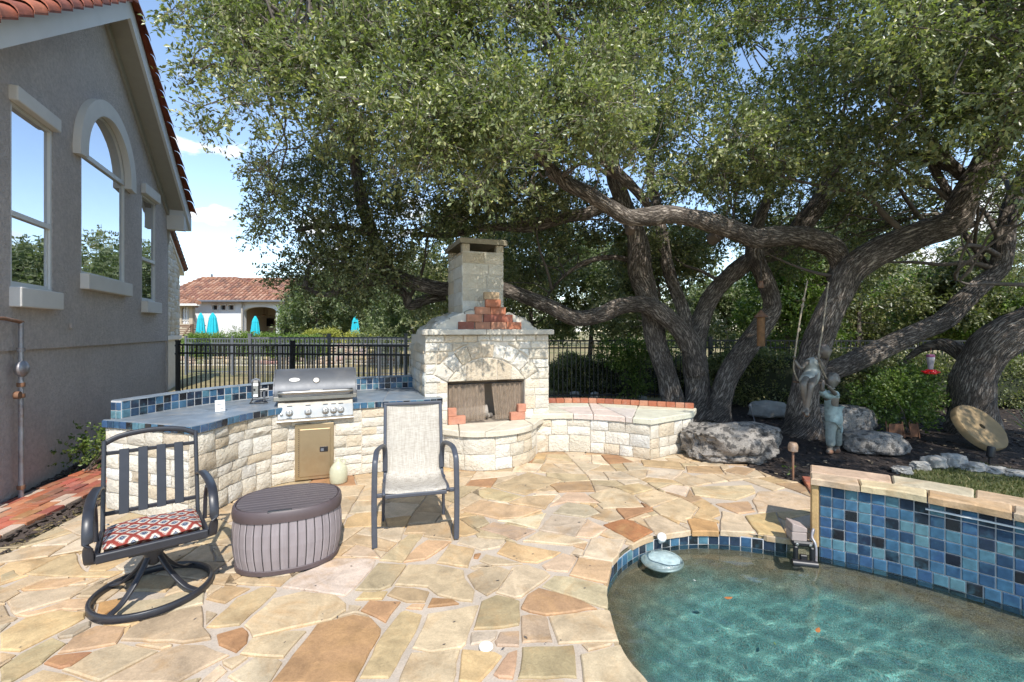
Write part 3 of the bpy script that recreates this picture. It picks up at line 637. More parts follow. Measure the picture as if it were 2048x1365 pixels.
mb.add(vs, fs).build('basin', M_PEBBLE, basin, smooth=180).cycles.is_caustics_receiver = True
WATER_Z = -.12
def water_mesh():
    poly = inset(pool_poly, -.022); n = len(poly); st = .035; xs = [p[0] for p in poly]; ys = [p[1] for p in poly]; pts = [Vector(p) for p in poly]; wr_ = random.Random(8)
    y = min(ys)
    while y < max(ys):
        x = min(xs)
        while x < max(xs):
            q = (x + wr_.uniform(-.006, .006), y + wr_.uniform(-.006, .006))
            if inpoly(q[0], q[1], poly): pts.append(Vector(q))
            x += st
        y += st
    ov, oe, of, a, b, orig = delaunay_2d_cdt(pts, [], [list(range(n))], 1, 1e-4)
    def wave(p):
        h = 0
        for k, (fx, fy, ph, am) in enumerate(((7, 19, .3, .0009), (-11, 24, 1.7, .0007), (21, 13, 4, .0005), (-5, 34, 2.2, .0005), (15, 30, 5.1, .0006), (33, 41, 2.6, .0004), (-27, 49, .9, .0004), (44, -18, 3.3, .0003))): h += am * math.sin(fx * p.x + fy * p.y + ph + 1.3 * math.sin(1.7 * p.x - 1.1 * p.y + k))
        return h + .0018 * noise.noise((p.x * 3.2, p.y * 4.6, 1)) + .0013 * noise.noise((p.x * 8, p.y * 11, 5))
    V_ = [(p.x, p.y, WATER_Z + wave(p)) for p in ov]; fs = [tuple(f) for f, o in zip(of, orig) if 0 in o]; mb = MB()
    return mb.add(V_, fs)
w = water_mesh().build('water', M_WATER, smooth=180); struct(w, 'clear teal pool water with small ripples')
w.cycles.is_caustics_caster = True; sun_d.cycles.is_caustics_light = True
trnd = random.Random(5)
grout_path = Path([v2(p) for p in pool_edge.off(-.022)])
tile_run(grout_path, -.205, 2, .083, basin, trnd, d=.006)
fng = grout_path.fn()
mbg = MB(); vs = []; fs = []
for i in range(61):
    t = grout_path.L * i / 60; vs += [fng(t, -.21, .001), fng(t, -.035, .001)]
    if i: fs.append((2 * i - 2, 2 * i, 2 * i + 1, 2 * i - 1))
mbg.add(vs, fs).build('tile_bedding', M_TGROUT, basin)

# raised tiled wall of the pool
pw = thing('pool_wall', 'raised curved pool wall faced in blue glazed square tiles under a flagstone cap', 'wall', (2.9, 3.2, 0))
wp = Path([v2(p) for p in pool_wall_path.off(0)])
wall_core(wp, .36, -.20, .445, 'wall_core', M_TGROUT, pw)
tile_run(wp, -.203, 2, .083, pw, trnd, d=.005); tile_run(wp, -.037, 6, .081, pw, trnd, d=.005, sizez=.0795)
cap_o = wp.off(.045); cap_b = wp.off(-.40)
def cap_slabs(path, so, si, z0, z1, parent, rnd, seg, matx, cols, name='cap_stone', s0=0, s1=None):
    s1 = path.L if s1 is None else s1; fn = path.fn(); n = max(1, round((s1 - s0) / seg)); cuts = [s0] + sorted(s0 + (s1 - s0) * (i + rnd.uniform(-.22, .22)) / n for i in range(1, n)) + [s1]
    for a, b in zip(cuts, cuts[1:]):
        k = max(2, int((b - a) / .07)); g = .004; j0, j1 = rnd.uniform(-.06, .06), rnd.uniform(-.06, .06)
        rows = [(-si, 0), (-si * .35, 0), (so, 1)]
        poly = [(a + (b - a) * i / k + (g if i == 0 else -g if i == k else 0), so + rnd.uniform(-.012, .008)) for i in range(k + 1)]
        poly += [(b - (b - a) * i / k + (-g if i == 0 else g if i == k else 0), -si + rnd.uniform(-.006, .006)) for i in range(k + 1)]
        poly = [(p[0], -p[1]) for p in poly]                       # (t, inward) so that CCW faces up
        if poly_area(poly) < 0: poly.reverse()
        def f3(t, q, d, fn=fn): p = fn(t, 0, -q); return Vector((p.x, p.y, z1 + d))
        m = slab_mesh(poly, f3, z1 - z0, rnd.uniform(-.003, .003), .010)
        m.build(name, matx, parent, color=tuple(c * rnd.uniform(.9, 1.06) for c in rnd.choice(cols)))
cap_slabs(wp, .05, .13, .452, .505, pw, frnd, .36, M_FLAG, FLAGC, s0=-.06)
capb = Path([v2(p) for p in wp.off(-.135)])
cap_slabs(capb, -.003, .24, .452, .503, pw, frnd, .47, M_FLAG, FLAGC, s0=-.06)
# stone slab standing at the end of the wall
e0, n0 = wp.at(0); d0 = Vector((-n0.y, n0.x))     # d0 points along travel
M2 = Matrix.Rotation(math.atan2(d0.y, d0.x), 3, 'Z')
q = e0 - d0 * .030 - n0 * .155
MB().cbox((q.x, q.y, .205), (.05, .37, .49), .008, M2).build('end_slab', M_FLAG, pw, color=(.46, .30, .13))
# spillway lip let into the wall under the cap
sp = MB(); fnw = wp.fn(); a0 = .62
for k in range(10):
    t0, t1 = a0 + k * .11, a0 + (k + 1) * .11
    vs = [fnw(t0, .395, .004), fnw(t1, .395, .004), fnw(t1, .395, .022), fnw(t0, .395, .022), fnw(t0, .405, .004), fnw(t1, .405, .004), fnw(t1, .405, .022), fnw(t0, .405, .022)]
    sp.add(vs, [(0, 3, 2, 1), (4, 5, 6, 7), (0, 1, 5, 4), (1, 2, 6, 5), (2, 3, 7, 6), (3, 0, 4, 7)])
sp.build('spillway_lip', M_WHITE, pw)

# ================================================================== FIREPLACE
A = gp(885, 850, .472); B = gp(1050, 838, .472); e = (B - A); e.z = 0; e.normalize(); bk = Vector((-e.y, e.x, 0))      # along the face, and away from the camera
SL, SR = line_s(A, e, 850), line_s(A, e, 1097); O = A + e * SL; O.z = 0; W = SR - SL
s_o0, s_o1 = line_s(A, e, 895) - SL, line_s(A, e, 1050) - SL
frp = random.Random(11)
fp = thing('fireplace', 'pale limestone outdoor fireplace with arched lintel, mantel shelf and square chimney', 'fireplace', (O.x, O.y, 0))
def fpP(s, k, z): p = O + e * s + bk * k; return Vector((p.x, p.y, z))
def fpM(s, z, d): return fpP(s, -d, z)
DEP = 1.25; ZM0, ZM1 = 1.602, 1.668; ZO = 1.0
# cores
def fbox(mb, s0, s1, k0, k1, z0, z1):
    vs = [fpP(s, k, z) for z in (z0, z1) for (s, k) in ((s0, k0), (s1, k0), (s1, k1), (s0, k1))]
    return mb.add(vs, [(0, 3, 2, 1), (4, 5, 6, 7), (0, 1, 5, 4), (1, 2, 6, 5), (2, 3, 7, 6), (3, 0, 4, 7)])
mb = MB(); fbox(mb, .006, s_o0, .006, DEP - .01, 0, 1.6); fbox(mb, s_o1, W - .006, .006, DEP - .01, 0, 1.6); fbox(mb, s_o0, s_o1, .006, DEP - .01, 1.02, 1.6); fbox(mb, s_o0, s_o1, .006, DEP, 0, .44); fbox(mb, s_o0, s_o1, DEP - .1, DEP - .012, .4, 1.1)
mb.build('wall_core', M_MORTAR, fp)
# firebox lining: splayed sides and back
mb = MB(); si = .16; kb = .62
ins_ = [(s_o0 + .012, .05), (s_o0 + si, kb), (s_o1 - si, kb), (s_o1 - .012, .05)]
for (a, b) in zip(ins_, ins_[1:]): mb.add([fpP(*a, .44), fpP(*b, .44), fpP(*b, 1.02), fpP(*a, 1.02)], [(0, 1, 2, 3)])
mb.add([fpP(*p, 1.015) for p in ins_], [(0, 1, 2, 3)]); mb.add([fpP(*p, .452) for p in ins_], [(0, 1, 2, 3)])
mb.build('firebox', M_FIREBRICK, fp)
# front face
def fp_masonry(s0, s1, z0, z1, fn=fpM, **kw):
    for (a, b, c, d) in ashlar(s0, s1, z0, z1, frp, **kw): rock_face(fn, a, b, c, d, frp).build('stone', M_LIME, fp, smooth=50, color=lime_color(frp, 1.04))
fp_masonry(0, s_o0, .0, ZO, W=(.12, .27), Hh=(.1, .2)); fp_masonry(s_o1, W, .0, ZO, W=(.12, .30), Hh=(.1, .2))
cs = (s_o0 + s_o1) / 2; half = (s_o1 - s_o0) / 2; rise = .305; Rin = (half ** 2 + rise ** 2) / (2 * rise); zc = ZO + rise - Rin; th = math.asin(half / Rin); Rout = Rin + .20
arc = lambda r, t: (cs + r * math.sin(t), zc + r * math.cos(t))
NV = 9
for i in range(NV):
    t0 = -th + 2 * th * i / NV + .004; t1 = -th + 2 * th * (i + 1) / NV - .004; r1 = Rout + frp.uniform(-.03, .02)
    poly = [arc(Rin + .004, t0), arc(r1, t0), arc(r1, (t0 + t1) / 2), arc(r1, t1), arc(Rin + .004, t1), arc(Rin + .004, (t0 + t1) / 2)]
    if poly_area(poly) < 0: poly.reverse()
    slab_mesh(poly, fpM, .03, .014, .010, .008, frp).build('arch_stone', M_LIME, fp, color=lime_color(frp, 1.03))
tym = [arc(Rin - .012, -th + 2 * th * i / 18) for i in range(19)]
for (a, b) in ((-1, -.55), (-.55, -.12), (-.12, .25), (.25, .62), (.62, 1)):
    xs = (cs + half * a, cs + half * b); poly = clip(clip([(p[0], max(p[1], ZO + .006)) for p in tym][::-1], (xs[0] + .004, 0), (-1, 0)), (xs[1] - .004, 0), (1, 0)); poly = dedupe(poly, .004)
    if len(poly) < 3: continue
    if poly_area(poly) < 0: poly.reverse()
    slab_mesh(poly, fpM, .03, .006, .008, .004, frp).build('stone', M_LIME, fp, color=lime_color(frp, 1.03))
archhole = [arc(Rout + .012, -th + 2 * th * i / 18) for i in range(19)] + [(s_o1, ZO - .0), (s_o0, ZO - .0)]
if poly_area(archhole) < 0: archhole.reverse()
for (a, b, c, d) in ashlar(0, W, ZO, ZM0, frp, W=(.14, .34), Hh=(.1, .19)):
    for q in poly_diff([(a, c), (b, c), (b, d), (a, d)], [archhole]):
        q = dedupe(inset(dedupe(q, .008), .005), .004)
        if len(q) > 2 and poly_area(q) > .0015: slab_mesh(q, fpM, .03, .015, .010, .005, frp).build('stone', M_LIME, fp, color=lime_color(frp, 1.03))
# sides
fp_masonry(0, DEP, .0, 1.36, fn=lambda t, z, d: fpP(-d, DEP - t, z), W=(.14, .34), Hh=(.1, .2))
fp_masonry(0, DEP, .0, 1.36, fn=lambda t, z, d: fpP(W + d, t, z), W=(.14, .34), Hh=(.1, .2))
# low barrel vault behind the mantel
a_, b_, zs = W / 2 + .0, .56, 1.36
def vault(t, k, d):                          # t 0..1 round the half ellipse from left to right, k depth
    w = math.pi * (1 - t); p = Vector((math.cos(w) * a_, math.sin(w) * b_)); nn = Vector((math.cos(w) * b_, math.sin(w) * a_)).normalized(); p += nn * d
    return fpP(W / 2 + p.x, k, zs + p.y)
arcl = math.pi * math.sqrt((a_ ** 2 + b_ ** 2) / 2)
for (a, b, c, d) in ashlar(0, arcl, .10, DEP, frp, W=(.14, .3), Hh=(.16, .36)):
    rock_face(lambda t, k, dd: vault(t / arcl, k, dd), a, b, c, d, frp, proud=.036, gap=.016).build('stone', M_LIME, fp, smooth=50, color=lime_color(frp, .97))
mb = MB(); k = 24; vs = [vault(i / k, .105, -.01) for i in range(k + 1)] + [vault(i / k, DEP, -.01) for i in range(k + 1)]
fs = [(i, i + 1, k + 2 + i, k + 1 + i) for i in range(k)] + [tuple(range(k + 1)), tuple(range(k + 1, 2 * k + 2))]
mb.add(vs, fs).build('vault_core', M_MORTAR, fp)
# mantel
for (a, b) in ((-.05, W * .46), (W * .46, W + .05)):
    poly = rough_edges([(a + .003, -.075), (b - .003, -.075), (b - .003, .34), (a + .003, .34)], frp, .08, .006)
    slab_mesh(poly, lambda s, k, d: fpP(s, k, ZM1 + d), ZM1 - ZM0, 0, .008).build('mantel_slab', M_LIMESLAB, fp, color=(.58, .53, .44))
# chimney
c0s = line_s(A + bk * .36, e, 925) - SL; cw = .585; cd = .88; ck = .36
def ch_face(fn, w):
    z = 1.70; i = 0
    while z < 2.70:
        h = frp.choice([.15, .17, .19]); h = min(h, 2.735 - z); cuts = [0, w] if w < .4 else [0, w * (frp.uniform(.35, .65)), w]
        for a, b in zip(cuts, cuts[1:]): rock_face(fn, a, b, z, z + h, frp, gap=.010, proud=.017).build('stone', M_LIME, ch, smooth=50, color=lime_color(frp, 1.05))
        z += h
ch = fbox(MB(), c0s + .004, c0s + cw - .004, ck + .004, ck + cd - .004, 1.6, 2.735).build('chimney', M_MORTAR, fp)
ROOTLOC[ch.name] = Vector((0, 0, 0))
def ch_part(mb, name, m, color=None, smooth=None):
    return mb.build(name, m, ch, smooth=smooth, color=color)
ch_face(lambda t, z, d: fpP(c0s + t, ck - d, z), cw); ch_face(lambda t, z, d: fpP(c0s - d, ck + cd - t, z), cd); ch_face(lambda t, z, d: fpP(c0s + cw + d, ck + t, z), cd)
for (s, k) in ((c0s + .05, ck + .05), (c0s + cw - .05, ck + .05), (c0s + .05, ck + cd - .05), (c0s + cw - .05, ck + cd - .05)):
    ch_part(fbox(MB(), s - .05, s + .05, k - .05, k + .05, 2.735, 2.835), 'cap_post', M_LIME, (.52, .45, .34))
ch_part(slab_mesh(rough_edges([(c0s - .045, ck - .045), (c0s + cw + .045, ck - .045), (c0s + cw + .045, ck + cd + .045), (c0s - .045, ck + cd + .045)], frp, .1, .005), lambda s, k, d: fpP(s, k, 2.91 + d), .075, 0, .008), 'cap_slab', M_LIMESLAB, (.30, .26, .19))
# hearth
hp = Path([v2(gp(868, 929)), v2(gp(900, 937)), v2(gp(935, 942)), v2(gp(970, 942)), v2(gp(1010, 938)), v2(gp(1042, 931)), v2(gp(1062, 922)), v2(gp(1071, 912))], 4)
hearth_poly = [v2(p) for p in hp.p] + [v2(fpP(W * .93, .05, 0)), v2(fpP(.0, .05, 0))]
if poly_area(hearth_poly) < 0: hearth_poly.reverse()
MB().prism(inset(hearth_poly, .008), 0, .41).build('hearth_core', M_MORTAR, fp)
for (a, b, c, d) in ashlar(0, hp.L, 0, .405, frp, W=(.18, .4), Hh=(.1, .24)):
    rock_face(hp.fn(), a, b, c, d, frp).build('stone', M_LIME, fp, smooth=50, color=lime_color(frp))
ho = Path(hp.off(.045)); hpoly = [v2(p) for p in ho.p] + [v2(fpP(W * .95, -.03, 0)), v2(fpP(-.02, -.03, 0))]
if poly_area(hpoly) < 0: hpoly.reverse()
cuts = [hpoly]
for (p, nrm) in ((fpP(.42, 0, 0), (1, .15)), (fpP(.95, -.2, 0), (.9, -.4)), (fpP(1.3, -.2, 0), (1, .3))):
    nx = []
    for c in cuts:
        for q in ((nrm[0], nrm[1]), (-nrm[0], -nrm[1])):
            d = dedupe(clip(c, (p.x, p.y), q))
            if len(d) > 2 and abs(poly_area(d)) > .004: nx.append(d)
    cuts = nx
for c in cuts:
    if poly_area(c) < 0: c.reverse()
    slab_mesh(rough_edges(inset(c, .004), frp, .09, .004), lambda x, y, d: Vector((x, y, .472 + d)), .066, 0, .009).build('hearth_slab', M_LIMESLAB, fp, color=(.60, .54, .43))
# mesh fire curtains
def curtainmat():
    m = bpy.data.materials.new('chain_mesh'); m.use_nodes = True; nt = m.node_tree; N = nt.nodes; L = nt.links; bs = N['Principled BSDF']; out = N['Material Output']
    bs.inputs['Base Color'].default_value = (.33, .25, .18, 1); bs.inputs['Roughness'].default_value = .65; tr = N.new('ShaderNodeBsdfTransparent'); mx = N.new('ShaderNodeMixShader'); mx.inputs[0].default_value = .40
    tc = N.new('ShaderNodeTexCoord'); nz = N.new('ShaderNodeTexNoise'); nz.inputs['Scale'].default_value = 60; vm = N.new('ShaderNodeVectorMath'); vm.operation = 'MULTIPLY'; vm.inputs[1].default_value = (2, 2, .25); L.new(tc.outputs['Object'], vm.inputs[0]); L.new(vm.outputs[0], nz.inputs['Vector'])
    mr = N.new('ShaderNodeMapRange'); mr.inputs['From Min'].default_value = .3; mr.inputs['From Max'].default_value = .7; mr.inputs['To Min'].default_value = .22; mr.inputs['To Max'].default_value = .62; L.new(nz.outputs[0], mr.inputs['Value']); L.new(mr.outputs[0], mx.inputs[0])
    L.new(bs.outputs[0], mx.inputs[1]); L.new(tr.outputs[0], mx.inputs[2]); L.new(mx.outputs[0], out.inputs[0]); return m
M_MESH = curtainmat()
for (sa, sb, tl) in ((s_o0 + .03, cs - .02, .02), (cs + .075, s_o1 - .03, -.06)):
    mb = MB(); vs = []; fs = []; nx, nz_ = 40, 5
    for j in range(nz_ + 1):
        for i in range(nx + 1):
            f = i / nx; z = .48 + (.955 - .48) * j / nz_; s = sa + (sb - sa) * f + (1 - j / nz_) * (tl * f if tl > 0 else -tl * (1 - f))
            vs.append(fpP(s, .075 + .014 * math.sin(f * 38) + .004 * math.sin(f * 91), z))
    fs = [(j * (nx + 1) + i, j * (nx + 1) + i + 1, (j + 1) * (nx + 1) + i + 1, (j + 1) * (nx + 1) + i) for j in range(nz_) for i in range(nx)]
    mb.add(vs, fs).build('mesh_curtain', M_MESH, fp, smooth=180)
MB().tube([fpP(s_o0, .07, .965), fpP(s_o1, .07, .965)], .008).build('curtain_rod', M_BLACK, fp)
# logs
def log(p0, p1, r, label):
    p0, p1 = Vector(p0), Vector(p1); pts = [p0 + (p1 - p0) * i / 7 for i in range(8)]; mb = MB(); lr = random.Random(len(label))
    mb.tube(pts, [r * lr.uniform(.9, 1.08) for _ in pts], 14)
    tag(mb.build('fire_log', M_LOG, None, smooth=60), label, 'log', 'logs in the fireplace')
log(fpP(s_o0 + .12, .30, .52), fpP(cs + .07, .22, .57), .085, 'thick grey split log lying in the firebox behind the mesh curtain')
log(fpP(s_o0 + .22, .42, .60), fpP(cs - .10, .36, .68), .06, 'thinner grey log resting on top behind the thick log')
log(fpP(cs - .05, .22, .49), fpP(cs + .16, .34, .49), .035, 'small charred dark log end low between the mesh curtains')
# stacked bricks: pyramid on the mantel and pairs at the firebox
def brick(p, L, Hh, D, label, rnd, rot=0, col=None):
    t = MB().cbox((0, 0, Hh / 2), (L, D, Hh), .004); o = t.build('brick', M_BRICK, None, color=col or rnd.choice(BRICKC), loc=p); o.rotation_euler = (0, 0, math.atan2(e.y, e.x) + rot); return o
brn = random.Random(3); bl, bh = .208, .098; sc0 = W / 2 + .10
ROWS = [(4, 0), (3, .0), (2, .0), (1, .02), (1, .02)]; rown = ['bottom', 'second', 'third', 'fourth', 'top']; posn = {4: ['far left', 'inner left', 'inner right', 'far right'], 3: ['left', 'middle', 'right'], 2: ['left', 'right'], 1: ['single']}
for r, (n, off) in enumerate(ROWS):
    for i in range(n):
        s = sc0 - .06 + off + brn.uniform(-.012, .012) + (i - (n - 1) / 2) * (bl + .010); o = brick(fpP(s, (.10 + brn.uniform(-.018, .018)), ZM1 + r * (bh + .001)), bl, bh, .06, '', brn, brn.uniform(-.02, .02), (.42, .30, .18) if r == 4 else None)
        tag(o, f'{posn[n][i]} red clay brick in the {rown[r]} row of the stepped stack on the mantel' if r < 4 else 'pale tan brick crowning the stepped brick stack on the mantel', 'brick', 'bricks stepped up on the mantel')
for (s, k, z, L, lb) in ((s_o0 + .115, -.005, .472, .22, 'pale red brick lying flat at the left jamb of the firebox'), (s_o0 + .055, -.005, .575, .105, 'short red brick on top of the brick at the left jamb'),
                        (s_o1 - .115, -.005, .472, .20, 'pale red brick lying flat at the right jamb of the firebox'), (s_o1 - .055, -.005, .575, .11, 'short red brick on top of the brick at the right jamb')):
    tag(brick(fpP(s, k, z), L, .10, .075, '', brn, 0, (.46, .20, .125)), lb, 'brick', 'bricks at the firebox jambs')

# ================================================================== BENCH
bw = thing('stone_bench', 'curved low limestone bench with slab seat right of the fireplace', 'bench', v2(gp(1220, 909)) + (0,))
bp = Path([v2(gp(1066, 906)), v2(gp(1105, 904)), v2(gp(1146, 904)), v2(gp(1220, 909)), v2(gp(1300, 920))], 4); be = Path([v2(gp(1300, 920)), v2(gp(1383, 900))])
brd = random.Random(17)
for pth in (bp, be):
    for (a, b, c, d) in ashlar(0, pth.L, 0, .455, brd, W=(.17, .38), Hh=(.1, .24)): rock_face(pth.fn(), a, b, c, d, brd).build('stone', M_LIME, bw, smooth=50, color=lime_color(brd))
bkc = [gp(1095, 806, .525), gp(1180, 806, .525), gp(1280, 811, .525), gp(1388, 817, .525)]
bpoly = [v2(p) for p in bp.p] + [v2(be.p[-1])] + [v2(p) for p in cr([v2(p) for p in bkc][::-1], 4)]
if poly_area(bpoly) < 0: bpoly.reverse()
MB().prism(inset(bpoly, .01), 0, .455).build('bench_core', M_MORTAR, bw)
tp = inset(bpoly, -.035); cuts = [tp]
for (px, dx) in ((1140, .3), (1185, -.1), (1232, .15), (1270, -.35)):
    p = gp(px, 825, .525); nx = []
    for c in cuts:
        for q in ((1, dx), (-1, -dx)):
            d = dedupe(clip(c, (p.x, p.y), q))
            if len(d) > 2 and abs(poly_area(d)) > .004: nx.append(d)
    cuts = nx
for c in list(cuts):
    if len(c) > 3 and abs(poly_area(c)) > .2:
        cx = sum(p[0] for p in c) / len(c); cy = sum(p[1] for p in c) / len(c); t = brd.uniform(-.4, .4); cuts.remove(c)
        for q in ((t, 1), (-t, -1)): cuts.append(dedupe(clip(c, (cx, cy + .05), q)))
for c in cuts:
    if len(c) < 3: continue
    if poly_area(c) < 0: c.reverse()
    slab_mesh(rough_edges(inset(c, .004), brd, .09, .006), lambda x, y, d: Vector((x, y, .525 + d)), .07, 0, .01).build('seat_slab', M_LIMESLAB, bw, color=tuple(k * brd.uniform(.92, 1.05) for k in (.58, .53, .43)))
bb = Path([v2(p) for p in cr([v2(p) for p in bkc], 4)]); nb = 17
for i in range(nb):
    t = bb.L * (i + .5) / nb; p, nn = bb.at(t); MM = Matrix.Rotation(math.atan2(nn.y, nn.x) + math.pi / 2, 3, 'Z'); p = p - nn * .0
    MB().cbox((p.x, p.y, .526 + .034), (bb.L / nb - .007, .10, .068), .005, MM).build('brick', M_BRICK, bw, color=brd.choice(BRICKC[:4]))

# ================================================================== COUNTER
ct = thing('grill_counter', 'curved limestone grill counter with slate top and blue tile trim', 'counter', v2(gp(590, 962)) + (0,))
crd = random.Random(29); HT = .83
cp = Path([v2(gp(378, 1046)), v2(gp(418, 1029)), v2(gp(474, 999)), v2(gp(530, 978)), v2(gp(590, 963)), v2(gp(671, 955)), v2(gp(762, 944)), v2(gp(850, 936)), v2(gp(884, 931))], 4)
LB = (-3.76, 4.22); ce = Path([LB, v2(cp.p[0])])
for (a, b, c, d) in ashlar(0, cp.L, 0, .752, crd, W=(.16, .36), Hh=(.09, .2)):
    rock_face(cp.fn(), a, b, c, d, crd, proud=.026).build('stone', M_LIME, ct, smooth=50, color=lime_color(crd))
for (a, b, c, d) in ashlar(0, ce.L, 0, .752, crd, W=(.16, .36), Hh=(.09, .2)): rock_face(ce.fn(), a, b, c, d, crd, proud=.026).build('stone', M_LIME, ct, smooth=50, color=lime_color(crd))
bs_f = Path([(-3.64, 4.24), (-3.48, 4.88), (-3.15, 5.48), (-2.55, 6.02), (-1.95, 6.35), (-1.35, 6.62)], 4)
cpoly = [v2(p) for p in cp.p] + [v2(p) for p in reversed(bs_f.off(-.13))] + [LB]
if poly_area(cpoly) < 0: cpoly.reverse()
MB().prism(inset(cpoly, .008), 0, .76).build('counter_core', M_MORTAR, ct)
tpoly = [v2(p) for p in cp.off(.028)] + [v2(p) for p in reversed(bs_f.off(-.02))] + [(LB[0] - .02, LB[1] - .02)]
if poly_area(tpoly) < 0: tpoly.reverse()
# slate top in large pieces
cuts = [tpoly]
for (p, nrm) in (((-3.0, 4.6), (.55, .83)), ((-2.5, 5.2), (.8, .6)), ((-2.0, 5.5), (.97, .25)), ((-1.6, 5.8), (.97, .2)), ((-3.2, 4.5), (.9, -.45))):
    nx = []
    for c in cuts:
        for q in (nrm, (-nrm[0], -nrm[1])):
            d = dedupe(clip(c, p, q), .003)
            if len(d) > 2 and abs(poly_area(d)) > .01: nx.append(d)
    cuts = nx
for c in cuts:
    if poly_area(c) < 0: c.reverse()
    slab_mesh(inset(c, .002), lambda x, y, d: Vector((x, y, HT + d)), .03, crd.uniform(-.0015, .001), .003).build('slate_slab', M_SLATE, ct)
MB().prism(inset(tpoly, .004), .757, HT - .006).build('top_bedding', M_TGROUT, ct)
ep = Path([v2(p) for p in cp.off(.026)]); ee = Path([(LB[0] - .02, LB[1] - .025), v2(ep.p[0])])
tile_run(ep, .756, 1, .079, ct, crd, d=.006, sizez=.071); tile_run(ee, .756, 1, .079, ct, crd, d=.006, sizez=.071)
bsp = [v2(p) for p in bs_f.off(0)] + [v2(p) for p in reversed(bs_f.off(-.125))]
if poly_area(bsp) < 0: bsp.reverse()
MB().prism(bsp, HT - .01, .992).build('backsplash_core', M_TGROUT, ct)
tile_run(bs_f, HT + .003, 2, .082, ct, crd, d=.005, sizez=.079)
cap_slabs(bs_f, .012, .14, .992, 1.002, ct, crd, .6, M_SLATE, [(.3, .3, .3)], name='backsplash_cap')
bl = bs_f.off(-.125)[0]; tile_run(Path([v2(bl), v2(bs_f.p[0])]), HT - .005 - .079 * 1, 3, .07, ct, crd, d=.006, sizez=.079)

# ================================================================== HOUSE
hw0, hw1 = gp(0, 1008), gp(110, 954); hd = Vector((-.3845, .923, 0)).normalized(); hn = Vector((hd.y, -hd.x, 0))     # along the wall (away), and out of it
HO = Vector((hw0.x, hw0.y, 0))
def tw(px, o=0.03): P = HO + hn * o; return line_s(P, hd, px)
def wz(px, py, o=0.03):
    t = tw(px, o); Z = (HO + hn * o + hd * t).y; return H + (HY - py) * Z / F
def hP(t, z, d): p = HO + hd * t + hn * d; return Vector((p.x, p.y, z))
house = thing('house', 'grey stucco house gable with arched window and red clay tile roof', 'house', (HO.x, HO.y, 0))
T1 = tw(335); tc_ = tw(205); T0 = tc_ - (T1 - tc_); za = wz(205, 22); PIT = math.tan(R(36)); ze = za - (T1 - tc_) * PIT
zl = wz(160, 693)
def windows():
    w = []
    tl0, tl1 = tw(21), tw(105); w.append((tl0, tl1, wz(63, 579), wz(63, 232), None))
    tm0, tm1 = tw(162), tw(250); w.append((tm0, tm1, wz(206, 557), wz(206, 336), (tm1 - tm0) / 2))
    tr0, tr1 = tw(283.5), tw(311.5); wid = tl1 - tl0; c = (tr0 + tr1) / 2; w.append((tr0, tr1, wz(298, 604), wz(298, 398), None))
    return w
WIN = windows()
def holes_of(w, g=0.0):
    a, b, z0, z1, r = w
    if r is None: return [(a - g, z0 - g), (b + g, z0 - g), (b + g, z1 + g), (a - g, z1 + g)]
    c = (a + b) / 2; return [(a - g, z0 - g), (b + g, z0 - g)] + [(c + (r + g) * math.cos(k * math.pi / 20), z1 + (r + g) * math.sin(k * math.pi / 20)) for k in range(21)]
def wall_holes(poly, holes, fn, dep):
    vs = [Vector(p) for p in poly]; faces = [list(range(len(poly)))]
    for h in holes: faces.append(list(range(len(vs), len(vs) + len(h)))); vs += [Vector(p) for p in h]
    ov, oe, of, a, b, orig = delaunay_2d_cdt(vs, [], faces, 1, 1e-5); tri = [tuple(f) for f, o in zip(of, orig) if 0 in o and len(o) == 1]
    ed = {}
    for f in tri:
        for i in range(len(f)): ed[(f[i], f[(i + 1) % len(f)])] = 1
    n = len(ov); V_ = [fn(p.x, p.y, 0) for p in ov] + [fn(p.x, p.y, -dep) for p in ov]
    fs = tri + [tuple(i + n for i in f[::-1]) for f in tri] + [(p, q, q + n, p + n) for (p, q) in ed if (q, p) not in ed]
    return MB().add(V_, fs)
gable = [(T0, zl), (T1, zl), (T1, ze), (tc_, za), (T0, ze)]
wall_holes(gable, [holes_of(w) for w in WIN], lambda t, z, d: hP(t, z, .03 + d), .22).build('wall', M_STUCCO, house)
mb = MB(); vs = [hP(t, z, d) for z in (-.1, zl) for (t, d) in ((T0, 0), (T1 - .0, 0), (T1, -.3), (T0, -.3))]
mb.add(vs, [(0, 1, 5, 4), (1, 2, 6, 5), (2, 3, 7, 6), (3, 0, 4, 7), (4, 5, 6, 7)]).build('foundation_wall', M_STUCCO, house)
mb = MB(); vs = [hP(T1, z, d) for z in (-.1, ze) for d in (.03, -6)]; mb.add(vs, [(0, 1, 3, 2)])
vs = [hP(T0, z, d) for z in (-.1, ze) for d in (.03, -6)]; mb.add(vs, [(0, 1, 3, 2)]); mb.build('side_wall', M_STUCCO, house)
